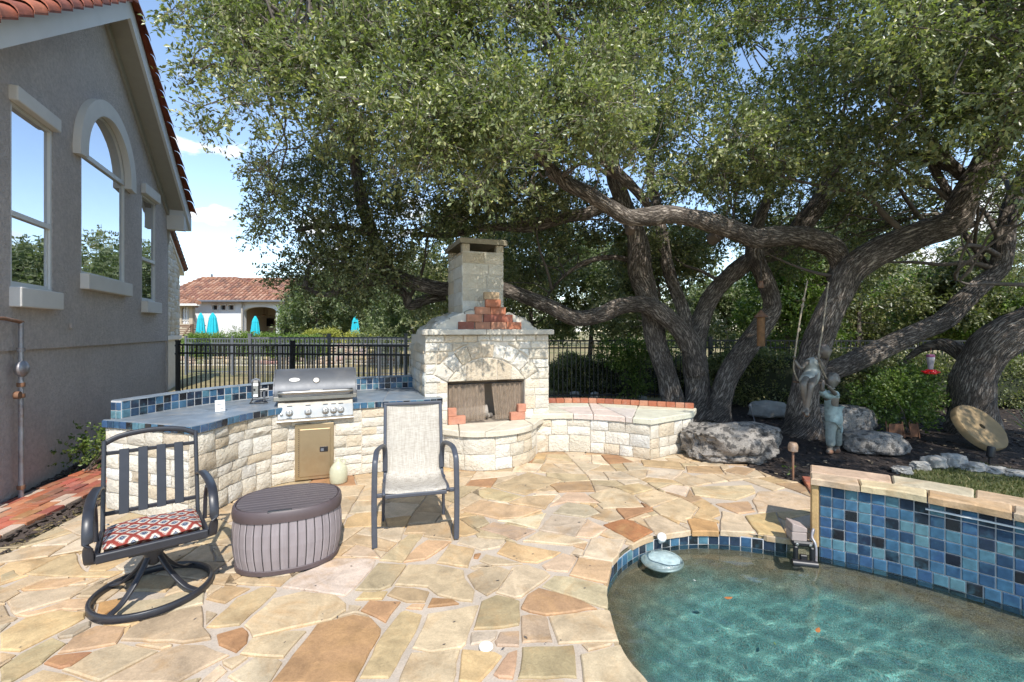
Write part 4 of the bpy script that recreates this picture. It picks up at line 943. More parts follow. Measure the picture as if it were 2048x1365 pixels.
# windows
def bar2(mb, t0, t1, z0, z1, d0, d1):
    vs = [hP(t, z, d) for z in (z0, z1) for (t, d) in ((t0, d1), (t1, d1), (t1, d0), (t0, d0))]
    return mb.add(vs, [(0, 3, 2, 1), (4, 5, 6, 7), (0, 1, 5, 4), (1, 2, 6, 5), (2, 3, 7, 6), (3, 0, 4, 7)])
for wi, w in enumerate(WIN):
    a, b, z0, z1, r = w; f = .03; mb = MB(); d0, d1 = -.04, .024
    top = z1 if r is None else z1
    bar2(mb, a + .002, a + f, z0, top, d0, d1); bar2(mb, b - f, b - .002, z0, top, d0, d1); bar2(mb, a + f, b - f, z0 + .001, z0 + f, d0, d1)
    if r is None:
        zm = z0 + (z1 - z0) * .40; bar2(mb, a + f, b - f, z1 - f, z1 - .001, d0, d1); bar2(mb, a + f, b - f, zm - .025, zm + .025, d0, d1 + .003)
        g = .028; bar2(mb, a + f, a + f + g, z0 + f, zm - .025, d0, d1 - .012); bar2(mb, b - f - g, b - f, z0 + f, zm - .025, d0, d1 - .02); bar2(mb, a + f + g, b - f - g, z0 + f, z0 + f + g, d0, d1 - .02)
    else:
        c = (a + b) / 2; bar2(mb, a + f, b - f, z1 - .03, z1 + .03, d0, d1 + .002); n = 24; vs = []
        for k in range(n + 1):
            w_ = math.pi * k / n
            for rr in (r - .002, r - f):
                for dd in (d0, d1): vs.append(hP(c + rr * math.cos(w_), z1 + rr * math.sin(w_), dd))
        fs = []
        for k in range(n):
            o = 4 * k
            for (i, j) in ((0, 1), (1, 3), (3, 2), (2, 0)): fs.append((o + i, o + j, o + 4 + j, o + 4 + i))
        mb.add(vs, fs)
    wf = mb.build('window', M_FRAME, house)
    hp_ = holes_of(w, -.02); gl = MB().add([hP(p[0], p[1], -.004) for p in hp_], [tuple(range(len(hp_)))]).build('pane', M_GLASS, wf)
    if r is None:
        hh = wz(63, 203) - wz(63, 232) if wi == 0 else wz(298, 378) - wz(298, 398)
        bar2(MB(), a - .03, b + .03, z1 + .001, z1 + hh, -.02, .10).build('header_trim', M_TRIM, house, bevel=.012)
    else:
        n = 28; vs = []; c = (a + b) / 2; r1 = r + .21
        for k in range(n + 1):
            w_ = -.10 + (math.pi + .20) * k / n
            for rr in (r1, r + .002):
                for dd in (-.02, .11): vs.append(hP(c + rr * math.cos(w_), z1 + rr * math.sin(w_), dd))
        fs = [(0, 1, 3, 2), (4 * n, 4 * n + 2, 4 * n + 3, 4 * n + 1)]
        for k in range(n):
            o = 4 * k
            for (i, j) in ((0, 1), (1, 3), (3, 2), (2, 0)): fs.append((o + i, o + j, o + 4 + j, o + 4 + i))
        MB().add(vs, fs).build('arch_trim', M_TRIM, house)
    sh = .20 if wi < 2 else .20
    bar2(MB(), a - .02, b + .03, z0 - sh, z0 - .001, -.02, .12).build('window_sill', M_TRIM, house, bevel=.012)
# roof: soffit, fascia, slab, rake tiles
OV = .30; rl = 7.0
def rake(side):                               # side +1 right rake, -1 left
    tE = tc_ + side * (T1 - tc_ + .38); zE = za - (abs(tE - tc_)) * PIT; D = OV
    def q(t, d, dz=0): return hP(t, za - abs(t - tc_) * PIT + dz, d)
    mb = MB(); mb.add([q(tc_, .03, .004), q(tE, .03, .004), q(tE, D, .004), q(tc_, D, .004)], [(0, 1, 2, 3)]); mb.build('soffit', M_SOFFIT, house)
    f = MB(); hgt = .26; vs = [q(tc_, D, -.02), q(tE, D, -.02), q(tE, D, hgt - .02), q(tc_, D, hgt - .02)] + [q(tc_, D + .04, -.02), q(tE, D + .04, -.02), q(tE, D + .04, hgt - .02), q(tc_, D + .04, hgt - .02)]
    f.add(vs, [(0, 1, 2, 3), (4, 5, 6, 7), (0, 1, 5, 4), (1, 2, 6, 5), (2, 3, 7, 6), (3, 0, 4, 7)]); f.build('fascia', M_FASCIA, house)
    # inner frieze board along the wall under the soffit
    f = MB(); vs = [q(tc_, .032, -.13), q(tE - side * .38, .032, -.13), q(tE - side * .38, .032, .003), q(tc_, .032, .003)]; vs += [q(tc_, .07, -.13), q(tE - side * .38, .07, -.13), q(tE - side * .38, .07, .003), q(tc_, .07, .003)]
    f.add(vs, [(0, 1, 2, 3), (4, 5, 6, 7), (0, 1, 5, 4), (1, 2, 6, 5), (2, 3, 7, 6), (3, 0, 4, 7)]); f.build('frieze_board', M_SOFFIT, house)
    s = MB(); vs = [q(tc_, D + .04, hgt), q(tE, D + .04, hgt), q(tE, -rl, hgt), q(tc_, -rl, hgt)] + [q(tc_, D + .04, hgt + .03), q(tE, D + .04, hgt + .03), q(tE, -rl, hgt + .03), q(tc_, -rl, hgt + .03)]
    s.add(vs, [(0, 1, 2, 3), (4, 5, 6, 7), (0, 1, 5, 4), (1, 2, 6, 5), (2, 3, 7, 6), (3, 0, 4, 7)]); rf = s.build('roof', M_ROOF, house, color=(.22, .075, .045))
    rr = random.Random(31 + side); L = math.hypot(tE - tc_, (tE - tc_) * PIT); n = int(L / .27); st = abs(tE - tc_) / n
    for row in range(2):
        for i in range(n):
            vs = []; m = 8
            for (u, lift) in ((i, .035), (i + 1.12, .0)):
                t = tE - side * st * u * 1.0; rad = .105 if u == i else .09
                for k in range(m + 1):
                    w_ = math.pi * (k / m) ; dd = D + .04 - row * .20 + rad * math.cos(w_) ; vs.append(q(t, dd, hgt + .02 + lift + rad * 1.05 * math.sin(w_) - .02))
            vs2 = [v - Vector((0, 0, .02)) for v in vs]; o = len(vs)
            fs = [(k, k + 1, m + 2 + k, m + 1 + k) for k in range(m)] + [(o + k + 1, o + k, o + m + 1 + k, o + m + 2 + k) for k in range(m)] + [(k + 1, k, o + k, o + k + 1) for k in range(m)]
            c = rr.choice([(.30, .085, .045), (.26, .075, .045), (.36, .12, .065), (.20, .06, .04)])
            MB().add(vs + vs2, fs).build('roof_tile', M_ROOF, rf, smooth=60, color=c)
    return tE, zE, q
tE, zE, qR = rake(1); rake(-1)
mb = MB(); vs = [hP(t, z, d) for z in (ze - .30, ze + .04) for (t, d) in ((T1 - .03, OV - .002), (tE, OV - .002), (tE, -.5), (T1 - .03, -.5))]
mb.add(vs, [(0, 1, 2, 3), (4, 5, 6, 7), (0, 1, 5, 4), (1, 2, 6, 5), (2, 3, 7, 6), (3, 0, 4, 7)]).build('eave_return', M_FASCIA, house)
mb = MB(); vs = [hP(t, z, d) for z in (ze - .36, ze - .08) for (t, d) in ((T1 - .05, OV + .012), (T1 + .10, OV + .012), (T1 + .10, .03), (T1 - .05, .03))]
mb.add(vs, [(0, 1, 2, 3), (4, 5, 6, 7), (0, 1, 5, 4), (1, 2, 6, 5), (2, 3, 7, 6), (3, 0, 4, 7)]).build('corbel', M_TRIM, house)
MB().tube([hP(T1 + .12, ze - .1, .0), hP(T1 + .09, ze - .55, .0), hP(T1 + .05, ze - .7, -.02), hP(T1 + .05, .0, -.02)], .045, 8).build('downspout', M_SOFFIT, house)
# pipe on the wall
pp = thing('gas_pipe', 'grey vertical gas pipe with round regulator on the stucco wall', 'pipe', v2(hP(tw(42, 0), 0, .10)) + (0,))
tpx = tw(42, .1); pz = wz(42, 645, .1)
MB().tube([hP(tpx, -.05, .10), hP(tpx, pz - .04, .10), hP(tpx, pz, .10)], .021, 10).build('riser', M_PIPE, pp, smooth=60)
MB().tube([hP(tpx + .02, pz, .10), hP(tpx - .25, pz + .03, .10), hP(tpx - .6, pz + .03, .10)], .018, 10).build('elbow', M_RUST, pp, smooth=60)
zr = wz(42, 738, .1); Mx = Matrix((hd, hn, Vector((0, 0, 1)))).transposed() @ Matrix.Rotation(R(-90), 3, 'X')
MB().lathe([(0.01, -.045), (.06, -.04), (.078, -.015), (.080, .0), (.078, .015), (.05, .035), (.02, .05)], hP(tpx - .01, zr, .115), 20, Mx).build('regulator', M_PIPE, pp, smooth=50)
for py in (700, 770, 792, 975):
    MB().lathe([(.031, -.02), (.033, 0), (.031, .02)], hP(tpx, wz(42, py, .1), .10), 10).build('coupling', M_RUST if py > 760 else M_PIPE, pp, smooth=50)
zg = wz(30, 791, .1); MB().lathe([(.01, -.02), (.036, -.02), (.036, .02), (.01, .022)], hP(tpx - .09, zg, .115), 16, Mx).build('valve', M_RUST, pp, smooth=50)
MB().tube([hP(tpx, zg - .02, .10), hP(tpx - .09, zg - .01, .10)], .012, 8).build('valve_stem', M_RUST, pp)
pf = MB().cbox((0, 0, 0), (.06, .03, .07), .006, Matrix((hd, hn, Vector((0, 0, 1)))).transposed()).build('wall_cap', M_STUCCO, house, loc=hP(tw(140), wz(140, 652), .045))
# further wing of the house, faced in pale stone
wing = thing('house_wing', 'pale stone wing with tiled rake behind the grey house corner', 'house', v2(at(335, 690, 13.4)) + (0,))
wd = Vector((-.30, .95, 0)).normalized(); W0 = at(334, 690, 12.6); W0.z = 0; wn = Vector((wd.y, -wd.x, 0))
Wp = Path([v2(at(322, 690, 12.2)), v2(at(359, 690, 14.6))]); wr = random.Random(41)
def wzz(py, Z): return H + (HY - py) * Z / F
MB().prism([v2(p) for p in Wp.off(-.004)] + [v2(p) for p in Wp.off(-.5)][::-1], -.1, wzz(468, 12.6)).build('wall_core', M_MORTAR, wing)
for (a, b, c, d) in ashlar(0, Wp.L, wzz(672, 13), wzz(475, 12.8), wr, W=(.22, .5), Hh=(.12, .26)): rock_face(Wp.fn(), a, b, c, d, wr).build('stone', M_LIME, wing, color=lime_color(wr, .95))
bar_ = MB(); bar_.prism([v2(p) for p in Wp.off(.06)] + [v2(p) for p in Wp.off(0)][::-1], wzz(680, 13), wzz(672, 13)).build('base_trim', M_TRIM, wing)
pa, pb = at(330, 470, 13.1), at(361, 552, 14.9); ex = Vector((.9, .38, 0)) * .45
mb = MB(); vs = [pa - ex * .6, pb - ex * .6, pb + ex * .25, pa + ex * .25]; vs += [v + Vector((0, 0, .16)) for v in vs]; mb.add(vs, [(0, 1, 2, 3), (4, 5, 6, 7), (0, 1, 5, 4), (1, 2, 6, 5), (2, 3, 7, 6), (3, 0, 4, 7)]).build('rake_board', M_TRIM, wing)
for i in range(12):
    q0 = pb + (pa - pb) * (i / 12); q1 = pb + (pa - pb) * ((i + 1.2) / 12); up = Vector((0, 0, .2)); MB().tube([q0 + up + ex * .25 + Vector((0, 0, .04)), q1 + up + ex * .25], [.11, .09], 8).build('roof_tile', M_ROOF, wing, color=wr.choice([(.16, .07, .05), (.12, .06, .045), (.2, .08, .05)]))

# ================================================================== GRILL
ga, gb = gp(555, 815, .84), gp(706, 800, .84)
gx = Vector((.915, .40, 0)).normalized(); gy = Vector((-gx.y, gx.x, 0)); g0 = at(555, 815, 4.86); GZ = 0; GW = line_s(g0, gx, 706)
gm = g0 + gx * (GW / 2); grill = thing('grill', 'stainless steel gas grill with closed dark hood built into the counter', 'grill', (gm.x, gm.y, 0), math.atan2(gx.y, gx.x))
# local: x along, y away from viewer, z up (y=0 at panel front)
def lp(mb, name, m, **k): return mb.build(name, m, grill, local=True, **k)
hw = GW / 2
pr = [(.02, .665), (-.005, .675), (-.03, .70), (.0, .83), (.05, .885), (.10, .89), (.10, .65), (.03, .65)]
mb = MB(); vs = [(x, y, z) for x in (-hw, hw) for (y, z) in pr]; n = len(pr); mb.add(vs, [tuple(range(n)), tuple(range(2 * n - 1, n - 1, -1))] + [(i, n + i, n + (i + 1) % n, (i + 1) % n) for i in range(n)]); lp(mb, 'control_panel', M_STEEL, bevel=.004)
lp(MB().tube([(-hw - .005, -.012, .672), (hw + .005, -.012, .672)], .017, 10), 'front_rail', M_STEEL, smooth=50)
# hood
hwd = hw + .035; prof = [(.045, .895), (.03, .93), (.03, .975), (.06, 1.05), (.13, 1.13), (.22, 1.18), (.33, 1.205), (.43, 1.205), (.47, 1.17), (.49, 1.05), (.49, .895)]
mb = MB(); n = len(prof); vs = [(x, y, z) for x in (-hwd, hwd) for (y, z) in prof]; mb.add(vs, [(i, n + i, n + i + 1, i + 1) for i in range(n - 1)] + [(n - 1, 2 * n - 1, n, 0)]); lp(mb, 'hood', M_HOOD, smooth=40)
for sx in (-1, 1):
    mb = MB(); pr2 = [(y, z) for y, z in prof]; vs = [(sx * (hwd + o), y, z) for o in (-.004, .012) for (y, z) in pr2]; mb.add(vs, [tuple(range(n)), tuple(range(2 * n - 1, n - 1, -1))] + [(i, n + i, n + (i + 1) % n, (i + 1) % n) for i in range(n)]); lp(mb, 'hood_side', M_HOOD)
lp(MB().box((0, .30, .86), (2 * hw - .02, .38, .07)), 'firebox', M_STEEL)
lp(MB().cbox((0, .035, .915), (2 * hwd + .02, .05, .05), .008), 'hood_lip', M_STEEL)
lp(MB().tube([(-hwd + .05, .03, .985), (-hwd + .055, -.035, .985), (-hwd + .10, -.05, .985), (hwd - .10, -.05, .985), (hwd - .055, -.035, .985), (hwd - .05, .03, .985)], [.018, .02, .02, .02, .02, .018], 12), 'hood_handle', M_STEEL, smooth=60)
lp(MB().cbox((0, -.052, 1.006), (.13, .018, .012), .004), 'handle_label', M_NICK)
Mt = Matrix.Rotation(R(52), 3, 'X')
def on_hood(z):
    for (a, b) in zip(prof, prof[1:]):
        if a[1] <= z <= b[1]: k = (z - a[1]) / (b[1] - a[1]); return a[0] + (b[0] - a[0]) * k
lp(MB().lathe([(.03, -.004), (.034, .006), (.03, .012), (.022, .013)], (.0, on_hood(1.09) - .004, 1.094), 20, Mt), 'thermometer', M_STEEL, smooth=40)
lp(MB().lathe([(.021, 0), (.021, .004)], (.0, on_hood(1.09) - .016, 1.102), 16, Mt), 'thermometer_face', M_WHITE)
lp(MB().lathe([(.04, 0), (.04, .006)], (-hw * .58, on_hood(1.105) - .004, 1.106), 20, Mt, sx=1.35, sy=.62), 'maker_plate', M_NICK)
Mk = Matrix.Rotation(R(77), 3, 'X')
for i, fx in enumerate((-.70, -.22, .24, .46, .66)):
    x = hw * fx; lp(MB().lathe([(.036, 0), (.036, .006), (.030, .010), (.026, .012)], (x, -.021, .765), 20, Mk), 'knob_bezel', M_STEEL, smooth=40)
    kb_ = lp(MB().lathe([(.023, 0), (.021, .024), (.018, .027)], (x, -.026, .766), 16, Mk), 'knob', M_STEEL, smooth=40)
    MB().cbox((x, -.058, .775), (.010, .02, .046), .003, Matrix.Rotation(R(-10), 3, 'X')).build('knob_grip', M_STEEL, kb_, local=True)
    lp(MB().box((x, -.002, .836), (.05, .002, .007), Matrix.Rotation(R(-40), 3, 'X')), 'knob_marking', M_DARKPLASTIC)
    lp(MB().box((x, -.0305, .712), (.052, .002, .006), Matrix.Rotation(R(-12), 3, 'X')), 'knob_marking', M_DARKPLASTIC)
lp(MB().lathe([(.014, 0), (.014, .012), (.01, .014)], (-hw * .90, -.024, .755), 12, Mk), 'igniter_button', M_STEEL, smooth=40)
# access door under the grill
P0 = at(590, 905, 5.0); di = gp(590, 963); dj = gp(668, 955); dx = (dj - di); dx.z = 0; wdt = dx.length; dx.normalize(); dy = Vector((-dx.y, dx.x, 0))
dc = (di + dj) / 2 - dy * .035
door = thing('access_door', 'tarnished steel access door in the counter below the grill', 'door', (dc.x, dc.y, 0), math.atan2(dx.y, dx.x))
def dp(mb, name, m, **k): return mb.build(name, m, door, local=True, **k)
fr = .028; z0, z1 = .015, .625; dp(MB().box((0, .02, (z0 + z1) / 2), (wdt - .002, .05, z1 - z0)), 'door_frame', M_BRONZEDOOR, bevel=.004)
dp(MB().box((.006, -.009, (z0 + z1) / 2 - .01), (wdt - .085, .014, z1 - z0 - .09)), 'door_panel', M_BRONZEDOOR, bevel=.005)
dp(MB().box((wdt * .24, -.018, .34), (.085, .010, .058)), 'latch', M_DARKPLASTIC, bevel=.004); dp(MB().box((wdt * .20, -.024, .335), (.032, .008, .03)), 'latch_paddle', M_GREYIRON, bevel=.003)
mb = MB()
for i in range(24): mb.box((-wdt / 2 + .040, -.008, .06 + i * .0225), (.005, .008, .007))
dp(mb, 'hinge_pins', M_DARKPLASTIC)
# rotisserie motor and cord on the left of the grill
rm = thing('rotisserie_motor', 'small grey rotisserie motor standing on the counter left of the grill', 'motor', v2(at(512, 805, 5.15)) + (HT,), math.atan2(gx.y, gx.x))
def rp_(mb, name, m, **k): return mb.build(name, m, rm, local=True, **k)
rp_(MB().cbox((0, 0, .16), (.085, .075, .20), .02), 'motor_case', M_STEEL); rp_(MB().tube([(-.04, 0, .22), (-.035, 0, .262), (0, 0, .275), (.035, 0, .262), (.04, 0, .22)], .012, 8), 'case_top', M_GREYIRON, smooth=60)
rp_(MB().box((0, -.039, .215), (.05, .002, .03)), 'case_label', M_PAPER); rp_(MB().box((0, -.039, .09), (.045, .002, .03)), 'case_label', M_PAPER); rp_(MB().box((-.012, -.039, .155), (.018, .003, .025)), 'switch', M_DARKPLASTIC)
rp_(MB().tube([(-.03, -.03, .06), (-.05, -.05, .02), (.02, -.07, .006), (.12, -.05, .006), (.10, .0, .02), (.02, -.02, .01), (-.06, -.03, .008), (-.02, -.06, .05), (.06, -.02, .04), (.13, -.02, .05)], .006, 6), 'power_cord', M_DARKPLASTIC, smooth=60)
rp_(MB().tube([(.04, 0, .15), (.12, .02, .15)], .014, 8), 'drive_shaft', M_STEEL); rp_(MB().tube([(.08, .02, .02), (.08, .02, .17)], .012, 8), 'bracket', M_GREYIRON)
# white card on the counter
cdp = at(440, 803, 4.62); cd_ = thing('counter_card', 'small white paper card standing against the blue tile backsplash', 'card', (cdp.x, cdp.y, HT), R(42))
MB().box((0, 0, .058), (.085, .006, .115), Matrix.Rotation(R(-12), 3, 'X')).build('card', M_PAPER, cd_, local=True); MB().box((.012, -.010, .03), (.03, .002, .004), Matrix.Rotation(R(-12), 3, 'X')).build('print_line', M_DARKPLASTIC, cd_, local=True); MB().box((.0, -.002, .075), (.05, .002, .004), Matrix.Rotation(R(-12), 3, 'X')).build('print_line', M_DARKPLASTIC, cd_, local=True)
# jug
jp = gp(677, 965); jug = thing('stoneware_jug', 'cream glazed stoneware jug standing on the patio by the steel door', 'jug', v2(jp) + (0,), R(15))
MB().lathe([(.02, .004), (.085, .004), (.092, .015), (.094, .09), (.093, .135), (.088, .15), (.088, .153), (.078, .175), (.055, .205), (.032, .224), (.026, .232), (.030, .25), (.026, .256), (.018, .254)], n=32).build('jug_body', M_CROCK, jug, local=True, smooth=50)
MB().tube(cr([(.026, 0, .246), (.055, 0, .252), (.072, 0, .23), (.062, 0, .195)], 5), .0085, 8).build('handle', M_CROCK, jug, local=True, smooth=60)
# outlet box low on the counter
op = gp(722, 945); ob = thing('outlet_box', 'small white weatherproof outlet low on the stone counter', 'outlet', (op.x, op.y - .035, .03), math.atan2(.25, .97))
MB().cbox((0, 0, .06), (.065, .03, .12), .005).build('box', M_TRIM, ob, local=True); MB().lathe([(.02, 0), (.02, .006)], (0, -.016, .04), 14, Matrix.Rotation(R(90), 3, 'X')).build('socket_cover', M_WHITE, ob, local=True)

# ================================================================== SLING CHAIR
a_, b_ = gp(748, 1096), gp(914, 1077); ax = b_ - a_; Wc = ax.length; sc_ = thing('sling_chair', 'slate framed patio chair with beige woven sling facing the camera', 'chair', (a_.x + ax.x / 2, a_.y + ax.y / 2, 0), math.atan2(ax.y, ax.x))
def sp_(mb, name, m, **k): return mb.build(name, m, sc_, local=True, **k)
hx = Wc / 2 - .005
for s in (-1, 1):
    sp_(MB().bar(cr([(s * hx, 0, 0), (s * (hx + .004), .0, .30), (s * hx, .01, .60), (s * (hx - .005), .05, .665), (s * (hx - .012), .14, .695), (s * (hx - .04), .30, .69), (s * (hx - .062), .40, .66), (s * (hx - .068), .45, .58), (s * (hx - .068), .47, .44)], 5), .042, .022, up=(0, 1, .001)), 'armrest', M_CHAIR2, smooth=50)
    sp_(MB().bar(cr([(s * .262, .50, 0), (s * .256, .46, .2), (s * .250, .40, .37), (s * .250, .36, .385)], 4), .026, .026, up=(1, 0, 0)), 'leg', M_CHAIR2, smooth=50)
rail = [(.0, .385), (.03, .405), (.10, .405), (.30, .38), (.42, .375), (.475, .40), (.505, .46), (.535, .60), (.585, .82), (.625, .99)]
railc = cr([(0, y, z) for y, z in rail], 4)
for s in (-1, 1): sp_(MB().bar([(s * .245, p[1], p[2]) for p in railc], .024, .028, up=(1, 0, 0)), 'seat_rail', M_CHAIR2, smooth=50)
sp_(MB().bar([(-.257, .625, .99), (.257, .625, .99)], .026, .03), 'top_rail', M_CHAIR2, bevel=.003)
sp_(MB().bar([(-.235, .015, .375), (.235, .015, .375)], .03, .032), 'front_rail', M_CHAIR2); sp_(MB().bar([(-.235, .44, .35), (.235, .44, .35)], .024, .024), 'rear_rail', M_CHAIR2)
for s in (-1, 1): sp_(MB().bar([(s * .25, .02, .385), (s * hx, .02, .385)], .028, .030), 'side_bracket', M_CHAIR2); sp_(MB().bar([(s * .25, .50, .47), (s * (hx - .066), .47, .47)], .02, .02), 'arm_bracket', M_CHAIR2)
def slingmat():
    m = bpy.data.materials.new('woven_sling'); m.use_nodes = True; nt = m.node_tree; N = nt.nodes; L = nt.links; bs = N['Principled BSDF']; bs.inputs['Roughness'].default_value = .85
    tc = N.new('ShaderNodeTexCoord'); vals = []
    for sc2 in ((22, 4, 260), (240, 30, 5)):
        vm = N.new('ShaderNodeVectorMath'); vm.operation = 'MULTIPLY'; vm.inputs[1].default_value = sc2; L.new(tc.outputs['Object'], vm.inputs[0])
        nz = N.new('ShaderNodeTexNoise'); nz.inputs['Scale'].default_value = 1; nz.inputs['Detail'].default_value = 3; L.new(vm.outputs[0], nz.inputs['Vector']); vals.append(nz.outputs[0])
    ad = N.new('ShaderNodeMath'); ad.operation = 'ADD'; L.new(vals[0], ad.inputs[0]); L.new(vals[1], ad.inputs[1]); hf = N.new('ShaderNodeMath'); hf.operation = 'MULTIPLY'; hf.inputs[1].default_value = .5; L.new(ad.outputs[0], hf.inputs[0])
    rp = N.new('ShaderNodeValToRGB'); rp.color_ramp.elements[0].position = .32; rp.color_ramp.elements[0].color = (.30, .26, .21, 1); rp.color_ramp.elements[1].position = .62; rp.color_ramp.elements[1].color = (.58, .535, .46, 1); L.new(hf.outputs[0], rp.inputs[0]); L.new(rp.outputs[0], bs.inputs['Base Color'])
    tr = N.new('ShaderNodeBsdfTransparent'); mx = N.new('ShaderNodeMixShader'); mx.inputs[0].default_value = .14; L.new(bs.outputs[0], mx.inputs[1]); L.new(tr.outputs[0], mx.inputs[2]); L.new(mx.outputs[0], N['Material Output'].inputs[0]); return m
M_SLING = slingmat()
mb = MB(); vs = []; nx = 10; rows = railc[1:]
for p in rows:
    for i in range(nx + 1):
        f = i / nx * 2 - 1; sag = .018 * (1 - f * f); vs.append((f * .235, p[1] + sag * (1 if p[2] > .5 else 0), p[2] + .012 - sag * (0 if p[2] > .5 else 1)))
fs = [(j * (nx + 1) + i, j * (nx + 1) + i + 1, (j + 1) * (nx + 1) + i + 1, (j + 1) * (nx + 1) + i) for j in range(len(rows) - 1) for i in range(nx)]
so = mb.add(vs, fs).build('sling', M_SLING, sc_, local=True, smooth=180); so.modifiers.new('th', 'SOLIDIFY').thickness = .003
al = thing('dry_leaf', 'single dry leaf lying on the beige sling seat', 'leaf', at(841, 958, 3.86)); MB().add([(-.014, 0, 0), (0, -.007, .004), (.016, 0, .008), (0, .008, .005)], [(0, 1, 2, 3)]).build('blade', M_TWIG, al, local=True)

# ================================================================== SWIVEL CHAIR
rc = V(-2.26, 2.87, 0); sw = thing('swivel_chair', 'dark metal swivel rocker chair with slatted back on a round ring base', 'chair', rc, R(39.5))
def wp_(mb, name, m, **k): return mb.build(name, m, sw, local=True, **k)
rg = .305; mb = MB(); mb.bar([(rg * math.cos(2 * math.pi * k / 48), rg * math.sin(2 * math.pi * k / 48), .022) for k in range(49)], .024, .044); wp_(mb, 'ring_base', M_CHAIR, smooth=50)
for k in range(4):
    w_ = R(45 + 90 * k); wp_(MB().bar(cr([(rg * .97 * math.cos(w_), rg * .97 * math.sin(w_), .03), (rg * .7 * math.cos(w_), rg * .7 * math.sin(w_), .055), (rg * .38 * math.cos(w_), rg * .38 * math.sin(w_), .14), (rg * .12 * math.cos(w_), rg * .12 * math.sin(w_), .245), (rg * .08 * math.cos(w_), rg * .08 * math.sin(w_), .27)], 4), .036, .016), 'base_arm', M_CHAIR, smooth=50)
wp_(MB().lathe([(.02, .18), (.045, .20), (.05, .25), (.05, .27), (.085, .275), (.085, .31), (.06, .315)], n=20), 'swivel_hub', M_CHAIR, smooth=40)
yf, yb, sw_ = -.30, .26, .255; zf, zb = .405, .355
for s in (-1, 1):
    wp_(MB().bar([(s * sw_, yf, zf), (s * sw_, yb, zb)], .026, .042), 'seat_rail', M_CHAIR, bevel=.003)
    wp_(MB().bar(cr([(s * .25, yb - .02, zb - .01), (s * .25, yb + .03, .55), (s * .248, yb + .12, .92)], 4), .024, .040, up=(0, 1, 0)), 'back_post', M_CHAIR, smooth=50)
    # arm loop: down from the back, forward, then curling down at the front to the seat rail
    wp_(MB().bar(cr([(s * .262, yb + .06, .62), (s * .272, yb - .04, .655), (s * .285, .05, .66), (s * .288, -.15, .655), (s * .288, -.25, .625), (s * .288, -.30, .55), (s * .286, -.305, .47), (s * .28, -.285, .39), (s * .27, -.25, .385)], 5), .05, .020, up=(0, -.05, 1)), 'armrest', M_CHAIR, smooth=50)
    wp_(MB().bar(cr([(s * .27, -.10, .64), (s * .27, -.02, .55), (s * .268, .0, .40)], 4), .022, .022, up=(1, 0, 0)), 'arm_support', M_CHAIR, smooth=50)
wp_(MB().bar([(-.255, yf, zf), (.255, yf, zf)], .03, .055), 'front_rail', M_CHAIR, bevel=.004); wp_(MB().bar([(-.255, yb, zb), (.255, yb, zb)], .026, .04), 'rear_rail', M_CHAIR)
wp_(MB().box((0, -.02, .36), (.46, .50, .012), Matrix.Rotation(R(-5), 3, 'X')), 'seat_pan', M_CHAIR); wp_(MB().box((0, .0, .325), (.24, .30, .03)), 'seat_plate', M_CHAIR)
by = lambda z: yb + .03 + (z - .55) * .243
wp_(MB().bar(cr([(-.248, by(.90), .905), (-.16, by(.93), .945), (0, by(.945), .962), (.16, by(.93), .945), (.248, by(.90), .905)], 5), .022, .034, up=(0, 0, 1)), 'top_rail', M_CHAIR, smooth=50)
wp_(MB().bar([(-.245, by(.84), .84), (.245, by(.84), .84)], .018, .024), 'upper_rail', M_CHAIR); wp_(MB().bar([(-.245, by(.47), .47), (.245, by(.47), .47)], .018, .026), 'lower_rail', M_CHAIR)
for x in (-.147, -.049, .049, .147): wp_(MB().bar([(x, by(.455) - .012, .455), (x, by(.86) - .012, .86)], .052, .010, up=(0, 1, -.2)), 'slat', M_CHAIR, bevel=.002)
